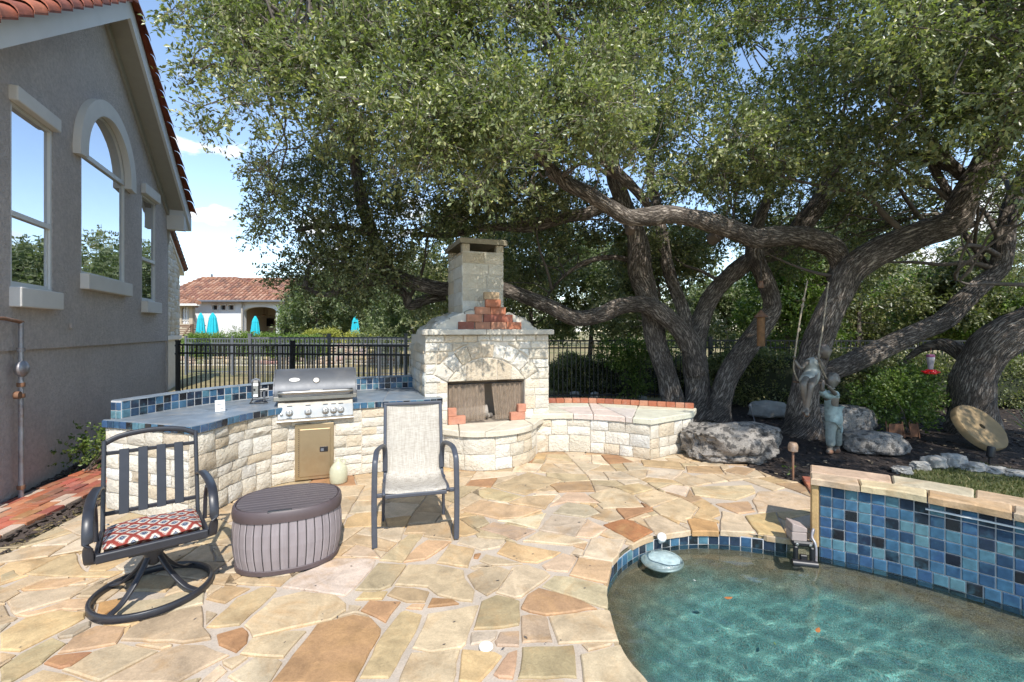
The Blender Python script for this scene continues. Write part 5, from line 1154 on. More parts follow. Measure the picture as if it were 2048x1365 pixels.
# cushion
def cushionmat():
    m = bpy.data.materials.new('medallion_cushion'); m.use_nodes = True; nt = m.node_tree; N = nt.nodes; L = nt.links; bs = N['Principled BSDF']; bs.inputs['Roughness'].default_value = .9
    tc = N.new('ShaderNodeTexCoord'); sep = N.new('ShaderNodeSeparateXYZ'); L.new(tc.outputs['Object'], sep.inputs[0])
    def math_(op, a, b=None, c=None):
        n = N.new('ShaderNodeMath'); n.operation = op
        for i, v in enumerate((a, b, c)):
            if v is None: continue
            if isinstance(v, (int, float)): n.inputs[i].default_value = v
            else: L.new(v, n.inputs[i])
        return n.outputs[0]
    nz = N.new('ShaderNodeTexNoise'); nz.inputs['Scale'].default_value = 60; L.new(tc.outputs['Object'], nz.inputs['Vector']); wob = math_('MULTIPLY', math_('SUBTRACT', nz.outputs[0], .5), .22)
    U = math_('MULTIPLY', sep.outputs['X'], 1 / .098); Vv = math_('MULTIPLY', sep.outputs['Y'], 1 / .14)
    def cell(ou, ov):
        u = math_('SUBTRACT', math_('FRACT', math_('ADD', U, ou)), .5); v = math_('SUBTRACT', math_('FRACT', math_('ADD', Vv, ov)), .5)
        au, av = math_('ABSOLUTE', u), math_('ABSOLUTE', v)
        # ogee-like shape: blend of diamond and ellipse
        di = math_('ADD', math_('MULTIPLY', au, 2), math_('MULTIPLY', av, 2)); el = math_('MULTIPLY', math_('SQRT', math_('ADD', math_('MULTIPLY', u, u), math_('MULTIPLY', v, v))), 2.1)
        return math_('ADD', math_('MULTIPLY', di, .5), math_('MULTIPLY', el, .5))
    dmin = math_('MINIMUM', cell(0, 0), cell(.5, .5)); d = math_('ADD', dmin, wob)
    rp = N.new('ShaderNodeValToRGB'); rp.color_ramp.interpolation = 'CONSTANT'; e_ = rp.color_ramp.elements
    cream, red, navy, grey = (.58, .53, .44, 1), (.235, .035, .022, 1), (.028, .040, .075, 1), (.26, .28, .32, 1)
    e_[0].position = 0; e_[0].color = grey; e_[1].position = .10; e_[1].color = navy
    for p, c in ((.26, grey), (.34, navy), (.42, cream), (.50, (.40, .34, .28, 1)), (.53, cream), (.63, red), (.68, cream), (.705, red)): k = e_.new(p); k.color = c
    L.new(d, rp.inputs[0]); L.new(rp.outputs[0], bs.inputs['Base Color'])
    b = N.new('ShaderNodeBump'); b.inputs['Strength'].default_value = .3; b.inputs['Distance'].default_value = .003; n2 = N.new('ShaderNodeTexNoise'); n2.inputs['Scale'].default_value = 220; L.new(tc.outputs['Object'], n2.inputs['Vector']); L.new(n2.outputs[0], b.inputs['Height']); L.new(b.outputs[0], bs.inputs['Normal']); return m
M_CUSH = cushionmat()
cu = thing('seat_cushion', 'red and cream medallion patterned cushion on the swivel chair', 'cushion', rc + V(0, 0, .385), R(39.5))
mb = MB(); nx, ny = 20, 20; vs = []
for side in (1, -1):
    for j in range(ny + 1):
        for i in range(nx + 1):
            u, v = i / nx * 2 - 1, j / ny * 2 - 1; ed_ = (1 - abs(u) ** 6) * (1 - abs(v) ** 6); hgt = .030 * max(0, ed_) ** .5; cor = 1 - .03 * (abs(u) * abs(v)) ** 3
            vs.append((u * .235 * cor, -.02 + v * .245 * cor, .034 + side * hgt - .075 * (v * .245) + (.004 * math.sin(u * 5 + v * 3) if side > 0 else 0)))
o = (nx + 1) * (ny + 1); fs = []
for j in range(ny):
    for i in range(nx):
        q = j * (nx + 1) + i; fs.append((q, q + 1, q + nx + 2, q + nx + 1)); fs.append((o + q, o + q + nx + 1, o + q + nx + 2, o + q + 1))
mb.add(vs, fs).build('cover', M_CUSH, cu, local=True, smooth=180)
mb = MB()
for s in (-1, 1): mb.tube([(s * .22, .22, .03), (s * .25, .27, .02), (s * .255, .29, -.03)], .005, 6)
mb.build('tie', M_CUSH, cu, local=True)

# ================================================================== DECK BOX
bc = V(-1.635, 3.34, 0); bx = thing('storage_box', 'oval taupe resin deck box with plank sides and dark lid', 'storage box', bc, R(20)); bx.scale = (1, 1, 1.06)
def bp_(mb, name, m, **k): return mb.build(name, m, bx, local=True, **k)
RA, RB = .362, .295
def ov(w, k=1.0): c, s = math.cos(w), math.sin(w); p = 2 / 2.35; return (RA * k * math.copysign(abs(c) ** p, c), RB * k * math.copysign(abs(s) ** p, s))
prof = [(.03, .93), (.10, .975), (.18, 1.0), (.26, .995), (.335, .965)]
NP = 38; brs = random.Random(9); peri = [ov(2 * math.pi * k / 720) for k in range(721)]; cl = [0]
for a, b in zip(peri, peri[1:]): cl.append(cl[-1] + math.hypot(b[0] - a[0], b[1] - a[1]))
def ow(f):
    f = (f % 1) * cl[-1]; k = max(0, min(719, int(np.searchsorted(cl, f)) - 1)); return 2 * math.pi * (k + (f - cl[k]) / max(1e-9, cl[k + 1] - cl[k])) / 720
for i in range(NP):
    f0, f1 = (i + .05) / NP, (i + .95) / NP; vs = []
    for (z, k) in prof:
        for (f, kk) in ((f0, -.012), (f0 + .10 / NP, .0), (f1 - .10 / NP, .0), (f1, -.012)):
            x, y = ov(ow(f), k + kk); vs.append((x, y, z))
    fs = [(j * 4 + c, j * 4 + c + 1, (j + 1) * 4 + c + 1, (j + 1) * 4 + c) for j in range(len(prof) - 1) for c in range(3)]
    bp_(MB().add(vs, fs), 'plank', M_RESIN)
def oval_lathe(profile, n=96):
    mb = MB(); vs = [(*ov(2 * math.pi * k / n, r), z) for r, z in profile for k in range(n)]; m = len(profile)
    fs = [(i * n + k, i * n + (k + 1) % n, (i + 1) * n + (k + 1) % n, (i + 1) * n + k) for i in range(m - 1) for k in range(n)] + [tuple((m - 1) * n + k for k in range(n))]
    return mb.add(vs, fs)
bp_(oval_lathe([(.90, .03), (.955, .10), (.98, .18), (.975, .26), (.94, .34)]), 'body_core', M_DARKPLASTIC, smooth=40)
bp_(oval_lathe([(.90, .002), (.95, .004), (.955, .03), (.94, .034)]), 'base_band', M_RESINDARK, smooth=40)
bp_(oval_lathe([(.955, .333), (.99, .337), (1.0, .365), (.985, .398), (.96, .408), (.935, .408), (.925, .398)]), 'rim_band', M_RESINDARK, smooth=40)
# lid boards follow the long axis
nb = 11; M_LID = mat('lid_resin', (.092, .072, .072), rough=.5, var=.2, vscale=5, stretch=(.4, 5, 1), bump=.3, bscale=14, bdist=.002)
for i in range(nb):
    y0, y1 = -RB * .92 + 2 * RB * .92 * i / nb, -RB * .92 + 2 * RB * .92 * (i + 1) / nb
    outl = [ov(2 * math.pi * k / 120, .915) for k in range(120)]; q = clip(clip(outl, (0, y0 + .0012), (0, -1)), (0, y1 - .0012), (0, 1)); q = dedupe(q, .002)
    if len(q) > 2:
        if poly_area(q) < 0: q.reverse()
        bp_(slab_mesh(q, lambda x, y, d: Vector((x, y, .409 + d)), .012, 0, .0018), 'lid_board', M_LID)
bp_(MB().cbox((-.03, -RB * .90, .405), (.15, .03, .012), .004), 'lid_grip', M_DARKPLASTIC)

# ================================================================== BEDS, PATHS, EDGING
def gpoly(pts, h=0): return [v2(gp(px, py, h)) for px, py in pts]
def ccw(p):
    if poly_area(p) < 0: p.reverse()
    return p
bedR = ccw([(.4, 6.4), (1.0, 7.4)] + gpoly([(1386, 897), (1440, 908), (1500, 934), (1555, 956), (1596, 964), (1632, 985)]) + [(2.62, 3.80), (3.15, 3.45), (3.75, 2.8), (4.3, 2.1), (9, 2.1), (16, 6), (16, 10.2), (6, 11.2), (3.5, 10.6), (2.2, 10.2), (.4, 9.0)])
lawnR = ccw(gpoly([(1800, 948), (1870, 926), (1960, 924), (2060, 944), (2300, 1010)]) + [(6.2, 2.2), (4.5, 2.2), (3.95, 2.9), (3.4, 3.55)])
struct(sheet(bedR, [lawnR], -.022, 'mulch_bed', M_MULCH)); struct(sheet(lawnR, [], -.018, 'grass_patch', M_GRASS))
bedL = ccw([v2(HO - hd * 4), v2(HO + hd * 4.9), (-4.4, 7.4), (-3.7, 5.0)] + gpoly([(218, 1004), (95, 1064), (0, 1113), (-420, 1173)]))
struct(sheet(bedL, [], -.022, 'mulch_strip', M_MULCH))
def scatter(poly, n, fnc, seed):
    r = random.Random(seed); xs = [p[0] for p in poly]; ys = [p[1] for p in poly]; k = 0
    while k < n:
        x, y = r.uniform(min(xs), max(xs)), r.uniform(min(ys), max(ys))
        if inpoly(x, y, poly): fnc(x, y, r); k += 1
def chips(name, polys, n, seed, size=(.02, .07), m=M_CHIP, z=-.02, excl=None):
    mb = MB()
    def one(x, y, r):
        if excl and inpoly(x, y, excl): return
        a = r.uniform(0, 6.3); L_, w_ = r.uniform(*size), r.uniform(.006, .018); t = r.uniform(-.5, .5); u = Vector((math.cos(a), math.sin(a), t * .6)) * L_ / 2; v = Vector((-math.sin(a), math.cos(a), r.uniform(-.6, .6))) * w_; c = Vector((x, y, z + r.uniform(.003, .018)))
        mb.add([c - u - v, c + u - v * .6, c + u * .8 + v, c - u * .9 + v], [(0, 1, 2, 3)])
    for p in polys: scatter(p, n, one, seed)
    o = mb.build(name, m); o['kind'] = 'stuff'; return o
chips('mulch_chips', [bedR], 16000, 3, excl=lawnR); chips('mulch_chips', [bedL], 7000, 4)
chips('leaf_litter', [bedR], 1500, 8, (.03, .06), mat('pale_litter', (.22, .17, .11), rough=.9, var=.4, bump=0), excl=lawnR)
def grass(name, poly, n, h, seed, m, excl=None):
    r = np.random.default_rng(seed); xs = [p[0] for p in poly]; ys = [p[1] for p in poly]; P = []
    rr = random.Random(seed)
    while len(P) < n:
        x, y = rr.uniform(min(xs), max(xs)), rr.uniform(min(ys), max(ys))
        if inpoly(x, y, poly) and noise.noise((x * 1.7, y * 1.7, 0)) > -.35 + rr.uniform(-.2, .2): P.append((x, y))
    P = np.array(P); a = r.uniform(0, 6.28, n); hh = r.uniform(.5, 1, n) * h; w = .004 + r.uniform(0, .004, n); lx, ly = r.normal(0, .35, (2, n)) * hh
    v = np.zeros((n, 3, 3)); ca, sa = np.cos(a) * w, np.sin(a) * w
    v[:, 0] = np.stack([P[:, 0] - ca, P[:, 1] - sa, np.full(n, -.02)], 1); v[:, 1] = np.stack([P[:, 0] + ca, P[:, 1] + sa, np.full(n, -.02)], 1); v[:, 2] = np.stack([P[:, 0] + lx, P[:, 1] + ly, hh - .02], 1)
    return npmesh(name, v.reshape(-1, 3), np.arange(3 * n).reshape(n, 3), m)
def npmesh(name, v, f, m, parent=None):
    me = bpy.data.meshes.new(name); k = f.shape[1]; me.vertices.add(len(v)); me.vertices.foreach_set('co', v.astype(np.float32).ravel()); me.loops.add(f.size); me.loops.foreach_set('vertex_index', f.astype(np.int32).ravel())
    me.polygons.add(len(f)); me.polygons.foreach_set('loop_start', np.arange(0, f.size, k, dtype=np.int32)); me.update(calc_edges=True); me.materials.append(m)
    o = link(name, me, parent); o['kind'] = 'stuff'; return o
M_BLADE = leafmat('grass_blade', (.07, .085, .025), (.12, .13, .04), (.26, .21, .10), .6, .2)
grass('grass', lawnR, 14000, .045, 5, M_BLADE)
# brick path beside the house
bpth = empty_struct('brick_path', 'running bond path of worn red bricks between mulch strips')
pr_ = random.Random(13)
c0_, c1_ = gp(-150, 1145), gp(230, 962); u_ = (c1_ - c0_).normalized(); v_ = Vector((-u_.y, u_.x, 0)); Lp = (c1_ - c0_).length
bLn, bWd = .215, .105
MB().prism(ccw([v2(c0_ - v_ * .06), v2(c1_ - v_ * .06 + u_ * 1.2), v2(c1_ + v_ * .72 + u_ * 1.2), v2(c0_ + v_ * .72)]), -.05, -.012).build('sand_bed', M_MULCH, bpth)
shared = [MB().cbox((0, 0, 0), (bLn - .006, bWd - .005, .05), .004) for _ in range(1)]
bme = bpy.data.meshes.new('brick'); bme.from_pydata(shared[0].v, [], shared[0].f); bme.materials.append(M_BRICK)
for r in range(6):
    for k in range(-1, int((Lp + 1.2) / bLn) + 1):
        q = c0_ + u_ * (k + .5 * (r % 2)) * bLn + v_ * (r * bWd + .02)
        if q.y < 2.6: continue
        o = bpy.data.objects.new('brick', bme); COL.objects.link(o); o.parent = bpth; o.location = q + V(0, 0, -.006 + pr_.uniform(-.006, .006)); o.rotation_euler = (pr_.uniform(-.03, .03), pr_.uniform(-.03, .03), math.atan2(u_.y, u_.x) + pr_.uniform(-.03, .03)); ROOTLOC[o.name] = V(0, 0, 0)
        o.color = (*(tuple(c * pr_.uniform(.8, 1.15) for c in pr_.choice(BRICKC)) if pr_.random() > .13 else (.48, .36, .27)), 1)
# a few bricks behind the pool wall
rb = empty_struct('brick_strip', 'short strip of red bricks set flush behind the pool wall end')
for i in range(5):
    for j in range(2):
        g = gp(1612 + 4 * i, 966 + 7 * i); o = bpy.data.objects.new('brick', bme); COL.objects.link(o); o.parent = rb; o.location = (g.x + .05 + .11 * j, g.y + .02, .004 + pr_.uniform(-.003, .003)); o.rotation_euler = (0, 0, 1.2); o.color = (*pr_.choice(BRICKC), 1); ROOTLOC[o.name] = V(0, 0, 0)
# rocks
def rock(name, label, cat, px, py, wpx, hpx, seed, m, flat=1.0, rz=0, depth=.7, group=None, sub=4, rough=.22):
    g = gp(px, py); Zr = g.y; w = wpx * Zr / F / 2; h = hpx * Zr / F
    bm = bmesh.new(); bmesh.ops.create_icosphere(bm, subdivisions=sub, radius=1); off = Vector((seed * 3.7, seed * 1.3, seed * 2.1))
    for vv in bm.verts:
        p = vv.co.copy(); n1 = noise.fractal(p * 1.1 + off, 1.0, 2.0, 3); n2 = noise.fractal(p * 4 + off, .8, 2.1, 4); c = noise.cell(p * 2.2 + off)
        k = 1 + rough * n1 + rough * .45 * n2 - (.34 * max(0, .36 - noise.voronoi(p * 5.5 + off)[0][0]) + .10 * max(0, .3 - noise.voronoi(p * 11 + off)[0][0]) if sub > 3 else 0); x, y, z = p.x * k, p.y * k, p.z * k
        x = math.copysign(abs(x) ** .8, x); z = math.copysign(abs(z) ** .6, z)
        vv.co = Vector((x * w, y * w * depth, h * .5 + z * h * .52))
    me = bpy.data.meshes.new(name); bm.to_mesh(me); bm.free(); me.materials.append(m); o = link(name, me, None, smooth=60, loc=(g.x, g.y + w * depth * .5, -.03)); o.rotation_euler = (0, 0, rz); return tag(o, label, cat, group)
rock('boulder', 'large pitted grey limestone boulder right of the stone bench', 'boulder', 1478, 922, 194, 74, 3, M_BOULDER, depth=.6, rough=.3, sub=5)
rock('boulder', 'pale flat topped boulder behind the left of the swing tree trunk', 'boulder', 1545, 836, 74, 34, 8, M_WHITEROCK, depth=.8)
rock('boulder', 'long dark shaded boulder behind the boy statue', 'boulder', 1700, 868, 130, 58, 5, M_BOULDER, depth=.6)
rock('boulder', 'low tan boulder in the mulch right of the boy statue', 'boulder', 1762, 907, 125, 42, 12, M_BOULDER, depth=.6)
rock('boulder', 'small pale pitted rock between the trunk and the boy statue', 'boulder', 1645, 862, 50, 36, 15, M_WHITEROCK, depth=.7)
er = random.Random(19); k = 0
EDGE = [(1812, 946, 36, 16, 'low flat white edging rock at the left end of the grass border'), (1845, 938, 34, 17, 'white edging rock second from the left along the grass border'), (1876, 936, 40, 26, 'tall white edging rock left of the largest one'), (1914, 934, 44, 28, 'largest white edging rock bordering the grass patch'), (1956, 940, 48, 16, 'long low white edging rock in front of the dark path light'), (2000, 944, 42, 12, 'flat white edging rock right of the dark path light'), (2040, 950, 44, 12, 'flat white edging rock at the right edge of the photo')]
for (px, py, w, h, lb) in EDGE: rock('edging_rock', lb, 'edging rock', px, py, w, h, er.randint(1, 90), M_WHITEROCK, depth=.75, group='white rocks edging the grass patch', sub=4, rough=.42)
for i, (px, py) in enumerate(((1285, 806), (1190, 800), (1150, 798))):
    rock('edging_rock', ['small pale rock at the fence foot below the vine', 'small pale rock at the fence foot behind the bench middle', 'small pale rock at the fence foot nearest the fireplace'][i], 'edging rock', px, py - 3, 20, 14, 31 + i, M_WHITEROCK, sub=2)

# ================================================================== FENCES
def fence(name, label, P, Q, h, m, base, nposts, parts=True, group=None, sp=.105, ends=True):
    P, Q = Vector(P), Vector(Q); d = Q - P; L_ = d.length; d.normalize(); rz = math.atan2(d.y, d.x)
    t = thing(name, label, 'fence', (P.x, P.y, base), rz, group); b = lambda mb, nm: mb.build(nm, m, t, local=True)
    for z in (h - .005, h - .17, .14): b(MB().box((L_ / 2, 0, z), (L_, .032, .034)), 'rail')
    n = max(1, round(L_ / sp)); pm = MB().box((0, 0, h / 2 + .03), (.019, .017, h - .06)); me = bpy.data.meshes.new('picket'); me.from_pydata(pm.v, [], pm.f); me.materials.append(m); al = MB()
    for i in range(1, n):
        if parts:
            o = bpy.data.objects.new('picket', me); COL.objects.link(o); o.parent = t; o.location = (i * L_ / n, 0, 0)
        else: al.box((i * L_ / n, 0, h / 2 + .03), (.019, .017, h - .06))
    if not parts: b(al, 'pickets')['kind'] = 'stuff'
    for i in range(nposts + 1):
        if not ends and i in (0, nposts): continue
        x = L_ * i / nposts; b(MB().box((x, 0, h / 2 + .03), (.062, .062, h + .06)), 'post'); b(MB().box((x, 0, h + .075), (.074, .074, .03)), 'post_cap')
    return t
Ff0, Ff1 = at(356, 690, 9.1), at(835, 690, 8.35); Ff0.z = Ff1.z = 0
fence('iron_fence', 'black iron picket fence between the grey house and the fireplace', Ff0, Ff1, 1.375, M_BLACK, 0, 2)
hc = hP(T1, 0, .03); fence('iron_fence', 'short black iron fence return at the grey house corner', hc + V(.02, .3, 0), Ff0 + V(-.05, 0, 0), 1.36, M_BLACK, 0, 1, ends=False)
fence('iron_fence', 'weathered grey iron fence panel standing further back behind the grill', at(500, 690, 9.9) * 1 - V(0, 0, at(500, 690, 9.9).z), (at(812, 690, 10.2).x, 10.2, 0), 1.50, M_GREYIRON, 0, 2)
fence('iron_fence', 'distant grey iron fence in front of the stone retaining wall', (at(372, 690, 17).x, 17, 0), (at(860, 690, 16).x, 16, 0), 1.36, M_GREYIRON, 0, 5, parts=False)
fence('iron_fence', 'black iron fence in shade behind the stone bench', (at(1090, 690, 10.6).x, 10.6, 0), (at(1420, 690, 10.9).x, 10.9, 0), 1.42, M_BLACK, 0, 2)
fence('iron_fence', 'black iron fence behind the oak trunks on the right', (at(1422, 690, 10.9).x, 10.9, 0), (13.5, 10.2, 0), 1.42, M_BLACK, 0, 4, parts=False)

# ================================================================== GARDEN OBJECTS
# millstone leaning on the trunk
mp_ = gp(1976, 898); ms = thing('millstone', 'round tan millstone with a square eye leaning on the oak trunk', 'millstone', (mp_.x, mp_.y + .12, 0))
Mm = Matrix.Rotation(R(16), 3, 'Y') @ Matrix.Rotation(R(50), 3, 'X')
mb = MB(); n = 40; vs = []; rin, rout, th_ = .04, .36, .09; mr_ = random.Random(2)
for (r_, z_) in ((rin, th_ / 2), (rout - .012, th_ / 2), (rout, th_ / 2 - .015), (rout, -th_ / 2), (rin, -th_ / 2)):
    for k in range(n):
        w_ = 2 * math.pi * k / n; rr_ = r_ * (1 + (.012 * math.sin(3 * w_ + 1) + .008 * math.sin(7 * w_)) if r_ > .1 else 1); vs.append(V(mp_.x, mp_.y + .12, .27) + Mm @ V(rr_ * math.cos(w_), rr_ * math.sin(w_) * .96, z_))
fs = [(i * n + k, i * n + (k + 1) % n, ((i + 1) % 5) * n + (k + 1) % n, ((i + 1) % 5) * n + k) for i in range(5) for k in range(n)]
mb.add(vs, fs).build('disc', M_MILL, ms, smooth=40)
# path lights
pl = gp(1586, 956); t = thing('path_light', 'rusty path light with round cap on a thin post by the pool wall', 'path light', v2(pl) + (0,))
MB().tube([(0, 0, -.05), (0, 0, .30)], .012, 8).build('post', M_RUST, t, local=True); MB().lathe([(.02, .29), (.048, .30), (.052, .345), (.048, .375), (.036, .395), (.015, .40)], n=16).build('shade', mat('weathered_copper', (.30, .20, .13), rough=.6, metal=.4, var=.3, vscale=12, stain=(.36, .33, .3), sscale=10, samt=.6), t, local=True, smooth=40)
pl = gp(1979, 925); t = thing('path_light', 'short dark bullet light in front of the millstone', 'path light', v2(pl) + (0,))
MB().tube([(0, 0, -.04), (0, 0, .07)], .012, 8).build('stake', M_BLACK, t, local=True); MB().lathe([(.03, .06), (.04, .07), (.042, .17), (.036, .20), (.02, .20)], n=14, M=Matrix.Rotation(R(8), 3, 'Y')).build('housing', M_DARKPLASTIC, t, local=True, smooth=40)
pl = gp(1512, 850); t = thing('garden_stake', 'thin leaning metal stake in the mulch left of the swing tree', 'stake', v2(pl) + (0,)); MB().tube([(0, 0, -.03), (-.10, .0, .34)], .009, 6).build('rod', M_PIPE, t, local=True); MB().lathe([(.01, .33), (.022, .335), (.022, .36), (.01, .365)], (-.10, 0, 0), 10).build('tip', M_PIPE, t, local=True)
# rusty tube feeder
bf = at(1522, 655, 7.35); t = thing('bird_feeder', 'rusty hanging tube bird feeder with a conical roof', 'bird feeder', bf)
k_ = 7.35 / F; MB().lathe([(.012 * 9, 20 * k_), (.014 * 8, 20 * k_ + .003), (.07, 26 * k_), (.015, 34 * k_)], n=16).build('roof', M_RUST, t, local=True, smooth=30)
MB().lathe([(.055, -38 * k_), (.06, -36 * k_), (.06, 20 * k_), (.05, 21 * k_)], n=14).build('tube', mat('rusty_mesh', (.22, .115, .05), rough=.8, var=.4, vscale=25, bump=.6, bscale=120), t, local=True, smooth=40)
MB().tube([(0, 0, 34 * k_), (0, 0, 165 * k_)], .004, 5).build('hanger', M_BLACK, t, local=True); MB().lathe([(.02, 78 * k_), (.05, 79 * k_), (.03, 92 * k_), (.01, 93 * k_)], n=10).build('squirrel_bell', M_RUST, t, local=True, smooth=40)
# hummingbird feeder
hf_ = at(1861, 730, 6.5); t = thing('hummingbird_feeder', 'small hummingbird feeder with clear bottle and red flower base', 'bird feeder', hf_); k_ = 6.5 / F
MB().lathe([(.03, -10 * k_), (.035, 0), (.05, 14 * k_), (.045, 16 * k_)], n=14).build('bottle', mat('clear_bottle', (.28, .26, .28), rough=.1, var=0, bump=0), t, local=True, smooth=40); MB().lathe([(.045, 15 * k_), (.05, 16 * k_), (.05, 20 * k_), (.03, 21 * k_)], n=14).build('cap', mat('mauve_cap', (.30, .10, .20), rough=.4, var=0, bump=0), t, local=True, smooth=40)
mb = MB()
MB().lathe([(.02, -19 * k_), (.075, -18 * k_), (.08, -14 * k_), (.06, -10 * k_), (.03, -9 * k_)], n=16).build('base', M_RED, t, local=True, smooth=50)
for i in range(6): w_ = i * math.pi / 3; MB().lathe([(.005, -.012), (.022, -.01), (.026, 0), (.02, .01), (.006, .012)], (.085 * math.cos(w_), .085 * math.sin(w_), -14 * k_), 10).build('flower_port', M_RED, t, local=True, smooth=60)
MB().tube([(0, 0, 20 * k_), (.01, 0, 34 * k_)], .004, 5).build('hook', M_RUST, t, local=True)
# rusty planter beside the shrub
pt = gp(1806, 876); t = thing('rusty_planter', 'rusty open sheet metal planter under the green shrub', 'planter', v2(pt) + (0,), R(-12)); tw_ = mat('rust_sheet', (.16, .075, .04), rough=.85, var=.35, vscale=10, bump=.3)
for (c, s_, rx) in (((-.10, 0, .11), (.20, .012, .2), 8), ((.16, .02, .12), (.10, .012, .2), -8)): MB().box(c, s_, Matrix.Rotation(R(rx), 3, 'Z')).build('side_plate', tw_, t, local=True)
for x in (-.20, .02, .11, .22): MB().bar([(x, 0, 0), (x - .02, .02, .24)], .018, .018, up=(1, 0, 0)).build('leg', tw_, t, local=True)
MB().box((0, .10, .03), (.36, .2, .02)).build('tray', tw_, t, local=True)
# patio drain ring
dr = gp(972, 1293); t = thing('patio_drain', 'cream round drain cover set in the patio grout', 'drain', (dr.x, dr.y, 0))
MB().lathe([(.016, .004), (.018, .003), (.030, .005), (.036, .004), (.038, -.004)], n=28).build('ring', M_TRIM, t, local=True, smooth=50)
MB().lathe([(.0165, .001), (.0165, .0035)], n=20).build('insert', M_CROCK, t, local=True)
# pool gadgets
g = gp(1322, 1072); t = thing('pool_fitting', 'white ribbed pool fitting on the coping edge above the lamp', 'fitting', (g.x, g.y - .02, -.005))
MB().lathe([(.025, -.045), (.027, -.04), (.027, -.012), (.034, -.010), (.036, .012), (.030, .022), (.014, .024), (.012, .014)], n=20, M=Matrix.Rotation(R(48), 3, 'X') @ Matrix.Rotation(R(-18), 3, 'Y')).build('cap', M_WHITE, t, local=True, smooth=40)
mb = MB(); mb.tube([(0, .01, -.01), (0, .05, -.06)], .012, 8); mb.build('stem', M_WHITE, t, local=True)
lg = gp(1324, 1124, WATER_Z - .02); t = thing('pool_lamp', 'round frosted glass pool lamp just under the water by the tile edge', 'pool lamp', lg)
def lampmat():
    return mat('frosted_lens', (.40, .50, .49), rough=.15, var=.35, vscale=18, bump=.5, bscale=26, bdist=.012, coat=.4)
Ml = Matrix.Rotation(R(5), 3, 'X') @ Matrix.Rotation(R(-6), 3, 'Y') @ Matrix.Scale(1.14, 3)
MB().lathe([(.130, -.022), (.14, -.014), (.14, .0), (.130, .008), (.122, .006)], n=36, M=Ml).build('rim', mat('lamp_rim', (.42, .52, .50), rough=.3, metal=.4, var=.1, bump=.1), t, local=True, smooth=40)
MB().lathe([(.122, .004), (.115, .014), (.08, .024), (.04, .028), (.01, .029)], n=36, M=Ml).build('lens', lampmat(), t, local=True, smooth=60)
# autofill valve with pavers
ag = gp(1603, 1092); t = thing('autofill_valve', 'black clip on pool water filler hanging over the coping', 'pool filler', (ag.x, ag.y - .02, 0), R(-14))
af = lambda mb, nm, m, **k: mb.build(nm, m, t, local=True, **k)
af(MB().cbox((0, .02, .022), (.15, .06, .04), .012), 'top_arm', M_DARKPLASTIC)
for s in (-1, 1): af(MB().cbox((s * .055, -.012, -.05), (.03, .035, .12), .008), 'side_leg', M_DARKPLASTIC)
af(MB().cbox((0, -.005, -.085), (.05, .03, .06), .006), 'float_guide', M_DARKPLASTIC)
for s in (-1, 1): af(MB().lathe([(.011, 0), (.011, .006), (.006, .008)], (s * .045, -.012, .022), 12, Matrix.Rotation(R(90), 3, 'X')), 'bolt', M_STEEL)
mb = MB(); af(MB().tube(cr([(-.085, -.03, -.115), (.085, -.03, -.115)], 3), .030, 14), 'float_body', M_DARKPLASTIC, smooth=50)
af(MB().tube(cr([(.085, .10, .02), (.10, .09, .09), (.085, .05, .12), (.07, .03, .07), (.085, 0, .02), (.08, -.02, -.10)], 4), .010, 8), 'hose', M_PIPE, smooth=60)
pv = at(1596, 1045, ag.y + .02)
for i, (dz, lb) in enumerate(((.042, 'lower tan concrete paver weighing down the black pool filler'), (.108, 'upper tan concrete paver with a sloped top on the pool filler'))):
    mb = MB().cbox((0, 0, .032), (.105, .12, .064), .004)
    if i: mb.v = [(x, y, z - (.03 if z > .03 and x > 0 else 0)) for x, y, z in mb.v]
    o = mb.build('paver', M_FADED, None, loc=(ag.x - .012, ag.y + .045, dz)); o.rotation_euler = (0, 0, R(-12 + 3 * i)); tag(o, lb, 'paver', 'pavers stacked on the pool filler')
for o in list(basin.children) + list(pw.children) + [c for c in bpy.data.objects['pool_lamp'].children] + [c for c in bpy.data.objects['autofill_valve'].children]: o.cycles.is_caustics_receiver = True
# leaves afloat
for i, (px, py, lb, s) in enumerate(((1457, 1198, 'orange and cream fallen leaf afloat near the middle of the pool', 1), (1636, 1263, 'rust brown fallen leaf afloat at the centre front of the pool', 1), (1550, 1290, 'tiny green leaf afloat in the pool front', .4), (1390, 1163, 'tiny pale leaf afloat near the pool lamp', .4))):
    g = gp(px, py, WATER_Z); t = thing('floating_leaf', lb, 'leaf', g + V(0, 0, .004), i * .7); mm = [M_LEAFDRY, M_LEAFDRY, mat('green_leaf_single', (.10, .16, .03), bump=0), M_PAPER][i]
    MB().add([(-.03 * s, 0, .004), (-.012 * s, -.012 * s, 0), (.012 * s, -.010 * s, .001), (.03 * s, .002, .006), (.012 * s, .013 * s, .002), (-.012 * s, .011 * s, .003)], [(0, 1, 2, 3, 4, 5)]).build('blade', mm, t, local=True)
# acorns and leaf bits on the patio
lr = random.Random(77); mb = MB()
for _ in range(150):
    x, y = lr.uniform(-3, 3.2), lr.uniform(2.3, 6)
    if inpoly(x, y, pool_poly) or not inpoly(x, y, PATIO): continue
    a = lr.uniform(0, 6.3); s = lr.uniform(.006, .016); c = V(x, y, .004); u = V(math.cos(a), math.sin(a), lr.uniform(0, .3)) * s; v = V(-math.sin(a), math.cos(a), .1) * s * .45; mb.add([c - u, c + v, c + u, c - v], [(0, 1, 2, 3)])
o = mb.build('leaf_crumbs', M_TWIG); o['kind'] = 'stuff'

